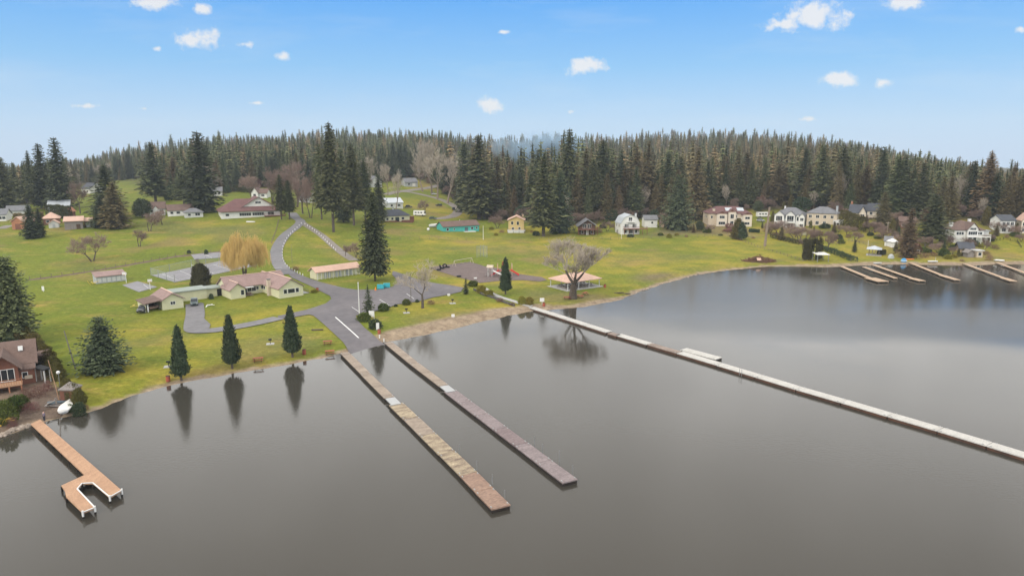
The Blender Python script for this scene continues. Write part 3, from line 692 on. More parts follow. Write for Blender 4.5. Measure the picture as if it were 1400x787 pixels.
CEDS = [proto_conifer('cedar_tree', 51+i, 28, 4.4, M_cedar, ragged=.22, base=.05, droop=.7, power=.72, nwh=46, nb=8, nf=9, fs=1.3, wide=.38) for i in range(4)]
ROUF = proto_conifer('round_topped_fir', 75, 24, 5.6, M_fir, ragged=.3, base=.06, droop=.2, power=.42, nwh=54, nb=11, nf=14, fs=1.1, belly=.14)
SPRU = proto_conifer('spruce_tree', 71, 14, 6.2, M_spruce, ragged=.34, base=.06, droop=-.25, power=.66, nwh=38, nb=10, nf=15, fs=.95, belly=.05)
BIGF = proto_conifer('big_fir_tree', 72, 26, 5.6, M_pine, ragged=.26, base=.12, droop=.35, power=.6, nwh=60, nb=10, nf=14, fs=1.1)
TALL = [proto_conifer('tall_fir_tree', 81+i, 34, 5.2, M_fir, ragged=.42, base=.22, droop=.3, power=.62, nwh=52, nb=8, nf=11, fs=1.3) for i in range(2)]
LODS = []
for i in range(8):
    rg = np.random.default_rng(100+i); LODS.append(joined(skirt_arrays(rg, 1, (.20, .17, .15, .185)[i % 4], (15, 12, 17, 14)[i % 4], 7, power=(.62, .95, .75, .85, .5)[i % 5], base=.12, wide=.5, thi=.9, down=.5), conifer_arrays(rg, 1, .165, nwh=14, nb=4, nf=1.6, fs=.075, base=.14, droop=.45, power=.85, ragged=.3, wide=.5, roll=.8)))
def Rcol(t): return .16*11*np.minimum(1, (t/.16+.25))*np.clip(1-t, 0, 1)**.62
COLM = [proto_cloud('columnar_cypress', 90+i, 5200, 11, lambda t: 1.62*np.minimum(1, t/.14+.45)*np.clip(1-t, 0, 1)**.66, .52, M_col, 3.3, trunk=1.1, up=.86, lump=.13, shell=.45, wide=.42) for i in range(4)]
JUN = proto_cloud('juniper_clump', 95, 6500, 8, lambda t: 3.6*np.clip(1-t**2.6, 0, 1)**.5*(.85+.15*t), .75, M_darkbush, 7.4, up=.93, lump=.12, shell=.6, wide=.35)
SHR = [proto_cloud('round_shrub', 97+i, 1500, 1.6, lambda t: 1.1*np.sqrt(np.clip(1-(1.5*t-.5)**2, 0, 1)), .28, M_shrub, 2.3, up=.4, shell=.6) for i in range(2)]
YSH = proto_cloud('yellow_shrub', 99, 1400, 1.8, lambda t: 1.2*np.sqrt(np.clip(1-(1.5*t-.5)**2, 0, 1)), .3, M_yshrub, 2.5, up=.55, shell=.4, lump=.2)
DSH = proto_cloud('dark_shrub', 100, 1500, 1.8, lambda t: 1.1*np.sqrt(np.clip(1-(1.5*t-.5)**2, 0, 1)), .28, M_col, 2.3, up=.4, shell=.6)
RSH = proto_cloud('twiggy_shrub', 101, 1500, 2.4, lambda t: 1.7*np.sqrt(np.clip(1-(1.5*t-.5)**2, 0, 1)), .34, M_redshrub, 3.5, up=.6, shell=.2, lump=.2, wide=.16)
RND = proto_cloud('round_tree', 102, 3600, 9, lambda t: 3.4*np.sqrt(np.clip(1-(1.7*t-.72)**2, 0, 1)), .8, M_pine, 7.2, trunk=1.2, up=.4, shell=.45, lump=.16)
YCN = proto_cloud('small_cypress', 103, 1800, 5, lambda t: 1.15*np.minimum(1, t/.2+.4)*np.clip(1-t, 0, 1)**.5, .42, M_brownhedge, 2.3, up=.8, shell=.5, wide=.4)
YGT = proto_conifer('young_conifer', 104, 7, 1.5, M_spruce, ragged=.3, base=.08, droop=.3, power=.7, nwh=24, nb=7, nf=6, fs=.6)
MAPLE = bare('bare_maple', 1, 17, 1.0, M_twigw, levels=6, split=3, dens=.62, trunk_r=.027, trunkfrac=.16, up=1.15, multi=1, tw=.024)
BAREM = [bare('bare_tree', 2+i, 12, 1.15, M_twigr, levels=5, split=3, trunk_r=.02, trunkfrac=.2, up=.4, tw=.03, multi=2, lean=.35) for i in range(2)]
BARET = [bare('bare_poplar', 5+i, 26, .65, M_twigw, levels=5, split=3, trunk_r=.014, trunkfrac=.26, up=1.0, tw=.04, mtrunk=M_twig) for i in range(2)]
BAREP = bare('bare_ornamental', 8, 11, 1.0, M_twigw, levels=5, split=3, trunk_r=.022, trunkfrac=.2, up=.6, tw=.022)
WILL = bare('willow_tree', 9, 15, 1.3, M_willow, levels=5, split=3, trunk_r=.032, trunkfrac=.24, up=.5, tw=.024, weep=1, multi=2, lean=.3)
MASTERS = {}
def instance(pr, loc, sx, sz, rz, label, cat, group=None, name=None):
    o = bpy.data.objects.new(name or pr['name'], None); COL.objects.link(o); o.empty_display_size = .5
    o.location = loc; o.rotation_euler = (0, 0, rz); o.scale = (sx, sx, sz)
    for nm, me in pr['parts']:
        c = bpy.data.objects.new(nm, me); COL.objects.link(c); c.parent = o
    return tag(o, label, cat, group)
RN = random.Random(5)
def tree(pr, px, base, top, width, label, cat='tree', group=None, name=None, rz=None):
    p = G(px, base); h = topz(p, top) - p.z; w = width * mpp(p)
    return instance(pr, p - Vector((0, 0, .1)), w / pr['w'], h / pr['h'], RN.uniform(0, 6.28) if rz is None else rz, label, cat, group, name)

# ------------------------------------------------------------------ hero trees
g3 = 'columnar cypresses on the lakeside lawn'
tree(COLM[0], 248, 520, 445, 25, 'dark columnar cypress at the water edge nearest the broad blue spruce', 'tree', g3)
tree(COLM[1], 317.5, 503.5, 430, 26, 'dark columnar cypress in the middle of the three on the lakeside lawn', 'tree', g3)
tree(COLM[2], 400, 488, 418, 26, 'dark columnar cypress closest to the boat ramp, red barrel beside it', 'tree', g3)
tree(COLM[3], 691, 402, 352, 18, 'dark columnar cypress standing in front of the red playground slides', 'tree', g3)
tree(SPRU, 143, 508, 432, 76, 'broad blue green spruce alone on the lawn at the lake edge')
tree(BIGF, 513, 384, 262, 47, 'huge dark fir standing on the island beside the long picnic building')
tree(ROUF, 20, 470, 350, 66, 'big dark fir behind the brown roofed lake cabin', rz=1)
tree(ROUF, -10, 462, 360, 62, 'dark fir half out of view behind the lake cabin', rz=2)
tree(YGT, 504, 428, 388, 15, 'slim young conifer beside the white flagpole')
tree(YGT, 637, 402, 379, 10, 'small dark conifer at the corner of the parking lot by the playground')
tree(JUN, 275, 391, 361, 28, 'rounded clump of bronze green juniper behind the flat roofed wing')
tree(WILL, 335, 380, 312, 50, 'golden orange weeping willow behind the cream clubhouse')
tree(MAPLE, 783, 408, 323, 76, 'large bare maple with pale twigs in front of the picnic shelter')
tree(BAREP, 577.5, 421, 354, 50, 'bare pale pruned tree at the edge of the parking lot')
tree(BAREM[0], 127, 357, 316, 44, 'wide multi stemmed bare tree in the upper left meadow', rz=.5)
tree(BAREM[1], 191, 337, 312, 21, 'small round bare tree in the upper left meadow')
tree(BAREM[0], 222, 307, 284, 24, 'bare fruit tree in front of the low white houses on the hill')
tree(BAREM[1], 205, 316, 290, 24, 'bare fruit tree below the round dark evergreen on the hill')
tree(RND, 195, 298, 272, 22, 'round dark evergreen beside the white and brown house on the hill')
gl = 'tall firs on the left hill'
for px, b, t, w, pr, lb in ((62,284,196,36,PINES[0],'dark shaggy fir on the left of the big dark fir cluster at upper left'),
        (85,286,188,42,PINES[1],'tallest dark fir of the cluster at upper left'),
        (46,280,206,26,FIRS[1],'slimmer fir at the outer edge of the upper left cluster'),
        (8,292,214,40,FIRS[2],'mid green fir at the left border of the photo behind the orange barn'),
        (-12,292,206,40,PINES[0],'dark fir cut by the left border of the photo'),
        (44,326,278,26,PINES[1],'small dark fir beside the orange barn at far left'),
        (56,324,284,16,PINES[0],'narrow young fir just right of the small dark fir at far left'),
        (149,300,225,52,FIRS[0],'broad green fir between the red roofed barn and the hill houses'),
        (160,312,248,46,CEDS[0],'bushy brownish cedar in front of the broad green fir at the barn'),
        (140,311,268,34,PINES[1],'low dark evergreen at the end of the red roofed barn'),
        (213,277,194,44,FIRS[1],'bushy tall fir directly behind the white and brown hill house'),
        (278,290,180,56,PINES[0],'big wide dark fir towering left of the maroon roofed hall'),
        (252,280,232,34,FIRS[2],'shorter dark fir between the two hill houses and the big wide fir'),
        (240,268,215,36,CEDS[1],'olive fir behind the low brown roofed house on the hill')):
    tree(pr, px, b, t, w, lb, 'tree', gl)
gc = 'tall firs by the gravel lane'
for px, b, t, w, pr, lb in ((456,317,167,44,TALL[0],'tallest fir of the photo, bare trunk, beside the gravel lane'),
        (440,300,196,26,FIRS[2],'slim fir tucked left of the tallest fir by the gravel lane'),
        (484,308,196,38,TALL[1],'tall dark fir right of the tallest fir by the gravel lane'),
        (470,304,205,30,PINES[1],'dark fir behind and between the two tallest lane firs'),
        (500,305,214,30,TALL[0],'open crowned fir just behind the huge dark island fir'),
        (519,303,238,24,PINES[0],'short fir between the lane firs and the slate roofed cream house'),
        (385,300,238,22,TALL[1],'small dark pine left of two by the hall driveway'),
        (396,300,246,22,TALL[0],'small dark pine nearest the road by the hall driveway')):
    tree(pr, px, b, t, w, lb, 'tree', gc)
gb = 'bare trees behind the hall'
for px, b, t, w, pr, lb in ((372,281,226,44,BAREM[0],'wide pinkish bare tree behind the right end of the hall'),
        (404,283,218,52,BAREM[1],'largest pinkish bare tree beside the road above the hall'),
        (425,298,232,28,BAREM[0],'bare tree on the grass between the road and the tallest fir'),
        (414,292,240,30,BAREM[1],'bare tree leaning over the top of the road fork'),
        (344,268,236,28,BAREM[0],'small bare tree behind the hall ridge'),
        (530,267,222,20,BARET[0],'slender bare poplar behind the slate roofed cream house'),
        (541,290,230,20,BARET[1],'slender bare poplar in front of the grey house by the gravel road'),
        (590,266,188,38,BARET[0],'tallest pale bare poplar behind the gravel road bend'),
        (612,278,206,34,BARET[1],'pale bare poplar with thick trunk at the gravel road bend'),
        (578,262,214,26,BARET[1],'thin bare poplar left of the tallest pale poplar'),
        (598,272,200,30,BARET[1],'bare poplar squeezed between the two tall pale poplars'),
        (500,266,212,28,BARET[0],'bare poplar behind the row of tall lane firs'),
        (110,292,246,24,BAREM[1],'pale bare tree behind the red roofed barn')):
    tree(pr, px, b, t, w, lb, 'tree', gb)
gm = 'big trees around the back houses'
for px, b, t, w, pr, lb in ((655,300,184,58,FIRS[0],'very wide fir right of the teal house'),
        (636,290,196,34,PINES[0],'dark fir behind the teal house'),
        (668,296,218,30,CEDS[1],'olive cedar between the wide fir and the yellow house'),
        (697,290,222,30,CEDS[0],'cedar directly behind the yellow house'),
        (711,293,228,28,FIRS[2],'green fir behind the right corner of the yellow house'),
        (743,323,208,54,FIRS[1],'wide drooping fir between the yellow house and the brown chalet'),
        (765,318,234,44,SPRU,'bushy low fir at the left of the brown chalet'),
        (777,300,176,40,TALL[1],'very tall fir rising behind the brown chalet'),
        (800,294,202,42,CEDS[1],'olive cedar behind the roof of the brown chalet'),
        (822,293,192,48,FIRS[2],'broad fir between the brown chalet and the white gambrel house'),
        (868,291,198,44,CEDS[0],'rusty brown cedar behind the white gambrel house'),
        (884,292,192,36,CEDS[2],'rusty brown cedar behind the white garage'),
        (848,289,205,30,PINES[1],'dark fir behind the left side of the gambrel house'),
        (911,293,206,38,FIRS[0],'green fir right of the white garage'),
        (926,314,238,50,SPRU,'dense low fir on the slope between the garage and the tan house'),
        (951,300,200,38,CEDS[0],'tall cedar beside the tan house with the red brown roof'),
        (991,280,214,36,CEDS[2],'rusty cedar behind the roof of the tan house'),
        (1018,280,208,44,CEDS[1],'wide olive cedar behind the right end of the tan house'),
        (1062,280,224,36,CEDS[2],'reddish cedar behind the grey roofed house'),
        (1097,278,202,42,FIRS[1],'green fir between the grey roofed and beige houses'),
        (1148,285,200,44,FIRS[2],'dark fir behind the right end of the beige house'),
        (1180,286,226,38,CEDS[1],'olive cedar behind the twin gabled dark roofed house'),
        (1206,312,262,28,CEDS[2],'brown cedar right of the twin gabled dark roofed house'),
        (1222,300,212,40,FIRS[0],'fir rising behind the white boathouse slope'),
        (1240,352,284,32,CEDS[2],'thin brown conifer standing close to the lake by the round shed'),
        (1273,336,266,46,FIRS[2],'open green fir above the lake with bare lower trunk'),
        (1256,300,222,36,PINES[0],'dark fir on the slope above the brown cabin'),
        (1296,300,240,30,CEDS[0],'cedar just left of the big white lake house'),
        (1322,288,222,42,CEDS[1],'wide olive cedar behind the big white lake house'),
        (1346,298,210,42,CEDS[0],'brown cedar behind the right end of the big white lake house'),
        (1357,300,236,34,PINES[1],'dark fir between the big white and the small white lake houses'),
        (1392,304,232,40,CEDS[2],'rusty cedar behind the small white lake house')):
    tree(pr, px, b, t, w, lb, 'tree', gm)
tree(YCN, 1008, 327, 299, 19, 'pair of dark bushy evergreens on the lawn edge before the tan house, left one', name='bushy_evergreen')
tree(COLM[0], 1014, 328, 303, 16, 'dark bushy evergreen on the lawn edge before the tan house, right one of the pair', name='bushy_evergreen')
tree(RND, 956.5, 316, 302, 10, 'small round clipped evergreen on the bank left of the tan house')
tree(BAREM[0], 1131, 344, 310, 24, 'small bare tree on the yellow lawn behind the white canopy')
tree(BAREM[1], 1065, 322, 300, 36, 'low reddish bare tree in front of the grey roofed house')
tree(BAREM[1], 1104, 330, 310, 24, 'low reddish bare tree in front of the beige house')
tree(BAREM[0], 1086, 325, 306, 30, 'spreading bare tree between the grey roofed and beige house gardens')
tree(BAREM[0], 962, 282, 262, 22, 'pinkish bare tree behind the left end of the tan house')
tree(BAREM[1], 1345, 345, 325, 14, 'small bare tree below the big white lake house')
tree(BAREM[0], 680, 312, 292, 22, 'low bare bush tree left of the yellow house')
tree(BAREM[1], 581, 292, 272, 18, 'small bare tree on the island of the gravel road')
tree(BAREM[0], 816, 306, 286, 22, 'bare tree at the right side of the brown chalet')
tree(BAREM[1], 487, 352, 330, 18, 'low twisted bare tree behind the long picnic building')
tree(BAREM[0], 472, 350, 333, 14, 'small bare tree at the left behind the long picnic building')

# ------------------------------------------------------------------ forest
HERO_XY = [(o.location.x, o.location.y) for o in COL.objects if o.get('category') == 'tree']
def build_forest():
    rn = random.Random(77); placed = np.array(HERO_XY); indiv = []; far = []
    pts = []
    D = 0.0
    y = 330.0
    cand = []
    # jittered rows outward from the forest edge
    for row in range(0, 140):
        d0 = row * 8.0 * (1 + row * .014)
        if d0 > 950: break
        step = 9.2 + row * .14
        u = -330.0
        while u < 1730:
            Df = float(dist_front(u)) + d0 + rn.uniform(-3, 3) + 4
            slope = math.hypot(1, (u - 700) / 933)
            yy = Df / slope; xx = yy * (u - 700) / 933
            if Df < 1330: cand.append((row, xx + rn.uniform(-2.4, 2.4), yy + rn.uniform(-2, 2), u))
            u += step * 933 / max(yy, 100) * rn.uniform(.8, 1.25)
    gaps = [Z for Z in GAPS]
    for row, x, yv, u in cand:
        if any((x-a)**2 + (yv-b)**2 < r*r for a, b, r in gaps): continue
        if any((x-a)**2 + (yv-b)**2 < r*r for a, b, r in FOOT): continue
        if row < 5 and len(placed) and ((placed[:,0]-x)**2 + (placed[:,1]-yv)**2).min() < 4.6**2: continue
        if -30 < u < 1430 and len(indiv) < 225 and row < 4: indiv.append((x, yv, u, row))
        else: far.append((x, yv, u, row))
    anchors = [(20, 'the far left orange barn'), (62, 'the upper left fir cluster'), (104, 'the grey barn'), (140, 'the broad hill fir'), (178, 'the distant green field'), (208, 'the hill house dormer'), (246, 'the low brown roofed house'),
        (282, 'the big wide hall fir'), (318, 'the maroon hall'), (352, 'the hall gable'), (390, 'the pinkish bare trees'), (428, 'the road fork'), (462, 'the tallest fir'), (500, 'the lane firs'), (535, 'the slate roofed bungalow'), (565, 'the gravel road end'),
        (598, 'the pale poplars'), (632, 'the teal house'), (664, 'the very wide fir'), (704, 'the yellow house'), (742, 'the drooping fir'), (780, 'the rising smoke'), (806, 'the brown chalet'), (835, 'the field corner post'), (862, 'the gambrel house'), (895, 'the white garage'),
        (932, 'the dense low fir'), (962, 'the red brown roof hip'), (998, 'the tan house gables'), (1034, 'the parked white camper'), (1062, 'the arched windows house'), (1094, 'the grey roof right end'), (1128, 'the beige house'), (1160, 'the bronze hedge'), (1190, 'the twin gables'),
        (1222, 'the white boathouse'), (1256, 'the open green fir'), (1288, 'the far slope cabin'), (1325, 'the big lake house'), (1358, 'the lake house annex'), (1385, 'the small white house'), (1430, 'the right photo edge')]
    kn = {'fir': 'green fir', 'ced': 'olive brown cedar', 'bar': 'pale bare tree', 'pin': 'blackish fir'}; rown = ['front', 'second', 'third', 'fourth', 'fifth']; sizes = []
    for x, yv, u, row in indiv:
        z = gz(x, yv); r = rn.random(); tanz = u > 640
        k = 'bar' if r < (.10 if tanz else .14) else ('ced' if r < (.46 if tanz else .22) else ('pin' if r < (.60 if tanz else .5) else 'fir'))
        pr = {'fir': rn.choice(FIRS + TALL[:1]), 'ced': rn.choice(CEDS), 'pin': rn.choice(PINES), 'bar': rn.choice(BARET)}[k]
        hh = rn.triangular(15, 42, 29) * float(np.interp(u, [0, 150, 300, 560, 680, 1000, 1150, 1400], [.7, .72, .8, .85, 1, .95, .88, .78])) if k != 'bar' else rn.uniform(14, 22)
        if row == 0: hh *= .8
        rat = rn.uniform(.30, .48) if k != 'bar' else .42
        hw = 'very short' if hh < 20 else 'short' if hh < 24 else 'middling' if hh < 28 else 'tall' if hh < 33 else 'very tall'
        ww = 'slim' if rat < .32 else 'broad' if (rat > .37 and k != 'bar') else 'even'
        an = min(anchors, key=lambda q: abs(q[0]-u)); side = 'left of' if an[0]-u > 9 else 'right of' if u-an[0] > 9 else 'behind'
        instance(pr, (x, yv, z - .2), rat*hh / pr['w'], hh / pr['h'], rn.uniform(0, 6.28), '%s %s %s, %s forest row %s %s' % (hw, ww, kn[k], rown[row], side, an[1]), 'tree', 'trees of the front forest rows')
    k_ = 0
    for u in np.arange(225, 1425, 11.0):
        if rn.random() < .25: continue
        u = u + rn.uniform(-4, 4); Df = float(dist_front(u)) - rn.uniform(-2, 7); yy = Df / math.hypot(1, (u-700)/933); xx = yy*(u-700)/933
        if any((xx-a)**2 + (yy-b)**2 < (r-3)**2 for a, b, r in FOOT) or any((xx-a)**2 + (yy-b)**2 < r*r for a, b, r in GAPS): continue
        an = min(anchors, key=lambda q: abs(q[0]-u)); side = 'left of' if an[0]-u > 9 else 'right of' if u-an[0] > 9 else 'behind'; hh = rn.uniform(3.5, 9); bw = hh*rn.uniform(.9, 1.3); r = rn.random()
        pr, nm, ct = ((rn.choice(BAREM), 'bare reddish tree', 'tree') if r < .5 else (RSH, 'brown twiggy bush', 'bush') if r < .75 else (YCN, 'small bronze conifer', 'tree') if r < .88 else (DSH, 'dark round bush', 'bush'))
        if pr is YCN: bw = hh*.5
        instance(pr, (xx, yy, gz(xx, yy)-.1), bw/pr['w'], hh/pr['h'], rn.uniform(0, 6.28), '%s %s at the forest foot %s %s' % ('very low' if hh < 4.5 else 'low' if hh < 6.5 else 'taller', nm, side, an[1]), ct, 'undergrowth trees and bushes at the forest foot')
    # the rest is one mass
    Vs, Ts, Tv, Vr = [], [], [], []
    for x, yv, u, row in far:
        P, A, U, LN, WD, T = LODS[rn.randrange(8)]
        Dd = math.hypot(x, yv); h = rn.triangular(15, 35, 24) * float(np.interp(u, [0, 150, 300, 980, 1150, 1400], [.82, .85, 1, .95, .84, .70])); st = math.sin(x*.021+1.3*math.sin(yv*.013)) + math.sin(yv*.027+x*.011) + .7*math.sin(x*.067-yv*.05); h *= 1 + .11*st; wsc = rn.uniform(.95, 1.6) * (25/h)**.5; h *= float(np.interp(Dd, [350, 520, 700], [1.25, 1.12, .86]))
        if False:
            k = rn.random(); sel = np.random.default_rng(int(k*1e6)).random(len(P)) < .62; P, A, U, LN, WD, T = P[sel], A[sel], U[sel], LN[sel]*1.25, WD[sel]*1.25, T[sel]
        a = rn.uniform(0, 6.28); c, s_ = math.cos(a), math.sin(a); M = np.array([[c, -s_, 0], [s_, c, 0], [0, 0, 1.0]])
        sc = np.array([h*wsc, h*wsc, h])
        V = kites((P*sc) @ M.T, A @ M.T, U @ M.T, LN*h, WD*h) + np.array([x, yv, gz(x, yv)])
        kind = rn.random(); br = (kind < (.42 if u > 640 else .16) + .13*math.sin(x*.03+yv*.02)) * rn.uniform(.4, 1); tone_ = rn.uniform(.55, 1.5) * (1 + .12*st)
        if rn.random() < .09: br = 1.2; tone_ = 1.75
        Vs.append(V); Ts.append(T); Tv.append(np.full(len(T), br, np.float32)); Vr.append(np.full(len(T), tone_, np.float32))
    V = np.concatenate(Vs); T = np.concatenate(Ts); B = np.concatenate(Tv)
    m = bpy.data.materials.new('forest_needles'); m.use_nodes = True; nt = m.node_tree; N = nt.nodes; L = nt.links; b = N['Principled BSDF']
    b.inputs['Roughness'].default_value = .8; b.inputs['Specular IOR Level'].default_value = .12
    def att(nm):
        a = N.new('ShaderNodeAttribute'); a.attribute_name = nm; return a.outputs['Fac']
    def mix(f, a, c):
        n = N.new('ShaderNodeMix'); n.data_type = 'RGBA'; L.new(f, n.inputs[0])
        for k, q in ((6, a), (7, c)):
            if isinstance(q, tuple): n.inputs[k].default_value = (*q, 1)
            else: L.new(q, n.inputs[k])
        return n.outputs[2]
    g = mix(att('tint'), (.052, .064, .030), (.165, .172, .074)); w_ = mix(att('tint'), (.108, .080, .042), (.255, .190, .100))
    sc_ = N.new('ShaderNodeVectorMath'); sc_.operation = 'SCALE'; L.new(mix(att('brown'), g, w_), sc_.inputs[0]); L.new(att('tone'), sc_.inputs['Scale']); L.new(sc_.outputs[0], b.inputs['Base Color'])
    me = leafmesh('forest', V, T, m)
    at = me.attributes.new('brown', 'FLOAT', 'FACE'); q = np.zeros(len(me.polygons), np.float32); q[:] = B[:len(q)]; at.data.foreach_set('value', q)
    vr = np.concatenate(Vr); at = me.attributes.new('tone', 'FLOAT', 'FACE'); q = np.ones(len(me.polygons), np.float32); q[:] = vr[:len(q)]; at.data.foreach_set('value', q)
    o = obj('forest', me); tag(o, 'mass of dark conifers covering the ridge behind the houses up to the skyline', 'forest', kind='stuff')
    print('FOREST', len(indiv), len(far), len(V) // 4)
GAPS = [(*G(*p)[:2], r) for p, r in (((180,248),26),((118,262),14),((562,252),13),((513,252),9),((690,268),5),((997,262),8),((1305,284),8),((1296,276),8),((1296,266),7),((790,190),6),((340,262),12),((562,262),10),((900,268),5),((1350,290),6),((1213,272),4),((1070,284),8))]
FOOT = []
# ------------------------------------------------------------------ houses
def roof_slabs(mb, x0, x1, y0, y1, h, kind, rise, o=.45, t=.2):
    h = h + .05
    if kind == 'flat': mb.box(x0-o, x1+o, y0-o, y1+o, h, h + t*1.3); return
    if kind == 'shed':
        k = rise / (y1 - y0); mb.slab([(x0-o,y0-o,h-k*o+t),(x1+o,y0-o,h-k*o+t),(x1+o,y1+o,h+rise+k*o+t),(x0-o,y1+o,h+rise+k*o+t)], t); return
    if kind == 'shed_x':
        k = rise / (x1 - x0); mb.slab([(x0-o,y0-o,h-k*o+t),(x1,y0-o,h+rise+t),(x1,y1+o,h+rise+t),(x0-o,y1+o,h-k*o+t)], t); return
    if kind == 'gable_x':
        ym = (y0+y1)/2; k = rise / (ym-y0); zt = h + rise + t; zb = h - k*o + t
        mb.slab([(x0-o,y0-o,zb),(x1+o,y0-o,zb),(x1+o,ym,zt),(x0-o,ym,zt)], t); mb.slab([(x0-o,ym,zt),(x1+o,ym,zt),(x1+o,y1+o,zb),(x0-o,y1+o,zb)], t); return
    if kind == 'gable_y':
        xm = (x0+x1)/2; k = rise / (xm-x0); zt = h + rise + t; zb = h - k*o + t
        mb.slab([(x0-o,y1+o,zb),(x0-o,y0-o,zb),(xm,y0-o,zt),(xm,y1+o,zt)], t); mb.slab([(xm,y1+o,zt),(xm,y0-o,zt),(x1+o,y0-o,zb),(x1+o,y1+o,zb)], t); return
    if kind == 'gambrel_y':
        xm = (x0+x1)/2; w = (x1-x0)/2; xa = x0 + w*.32; xb = x1 - w*.32; zm = h + rise*.66; zt = h + rise
        for q in ([(x0-o*.5,y1+o,h-.3+t),(x0-o*.5,y0-o,h-.3+t),(xa,y0-o,zm+t),(xa,y1+o,zm+t)], [(xa,y1+o,zm+t),(xa,y0-o,zm+t),(xm,y0-o,zt+t),(xm,y1+o,zt+t)],
                  [(xm,y1+o,zt+t),(xm,y0-o,zt+t),(xb,y0-o,zm+t),(xb,y1+o,zm+t)], [(xb,y1+o,zm+t),(xb,y0-o,zm+t),(x1+o*.5,y0-o,h-.3+t),(x1+o*.5,y1+o,h-.3+t)]): mb.slab(q, t)
        return
    if kind == 'hip':
        W = x1-x0; Dp = y1-y0; zb = h + t - .15; zt = h + rise + t; X0, X1, Y0, Y1 = x0-o, x1+o, y0-o, y1+o
        if W >= Dp:
            i = Dp/2*.95; a = (x0+i, (y0+y1)/2, zt); b = (x1-i, (y0+y1)/2, zt)
            mb.slab([(X0,Y0,zb),(X1,Y0,zb),b,a], t); mb.slab([(X1,Y1,zb),(X0,Y1,zb),a,b], t); mb.slab([(X0,Y1,zb),(X0,Y0,zb),a], t); mb.slab([(X1,Y0,zb),(X1,Y1,zb),b], t)
        else:
            i = W/2*.95; a = ((x0+x1)/2, y0+i, zt); b = ((x0+x1)/2, y1-i, zt)
            mb.slab([(X0,Y1,zb),(X0,Y0,zb),a,b], t); mb.slab([(X1,Y0,zb),(X1,Y1,zb),b,a], t); mb.slab([(X0,Y0,zb),(X1,Y0,zb),a], t); mb.slab([(X1,Y1,zb),(X0,Y1,zb),b], t)
def wall_solid(mb, x0, x1, y0, y1, h, kind, rise, z0=-1.2):
    if kind == 'gable_x': mb.profile([(y0,z0),(y1,z0),(y1,h),((y0+y1)/2,h+rise),(y0,h)], 'x', x0, x1)
    elif kind == 'gable_y': mb.profile([(x0,z0),(x1,z0),(x1,h),((x0+x1)/2,h+rise),(x0,h)], 'y', y0, y1)
    elif kind == 'gambrel_y':
        w = (x1-x0)/2; mb.profile([(x0,z0),(x1,z0),(x1,h),(x1-w*.32,h+rise*.66),((x0+x1)/2,h+rise),(x0+w*.32,h+rise*.66),(x0,h)], 'y', y0, y1)
    elif kind == 'shed': mb.profile([(y0,z0),(y1,z0),(y1,h+rise),(y0,h)], 'x', x0, x1)
    elif kind == 'shed_x': mb.profile([(x0,z0),(x1,z0),(x1,h+rise),(x0,h)], 'y', y0, y1)
    else: mb.box(x0, x1, y0, y1, z0, h)
def face_box(face, blk, u0, u1, z0, z1, out, depth):
    """box lying on a wall, from depth inside to out outside"""
    x0, x1, y0, y1 = blk
    if face == 'f': return (u0, u1, y0 - out, y0 + depth, z0, z1)
    if face == 'b': return (u0, u1, y1 - depth, y1 + out, z0, z1)
    if face == 'l': return (x0 - out, x0 + depth, u0, u1, z0, z1)
    if face == 'r': return (x1 - depth, x1 + out, u0, u1, z0, z1)
def window(th, face, blk, c, z, w, h, panes=1, trim=None, glass=None, arch=False, name='window'):
    t = .09; a, b = c - w/2, c + w/2; mb = MB()
    for q in ((a-t, b+t, z+h, z+h+t), (a-t, b+t, z-t, z), (a-t, a, z, z+h), (b, b+t, z, z+h)): mb.box(*face_box(face, blk, *q, .07, .05))
    for k in range(1, panes): x = a + w*k/panes; mb.box(*face_box(face, blk, x-.04, x+.04, z, z+h, .065, .02))
    f = mb.build(name, trim or M_trim, th)
    MB().box(*face_box(face, blk, a+.003, b-.003, z+.003, z+h-.003, .035, .03)).build('pane', glass or M_glass, f)
    return f
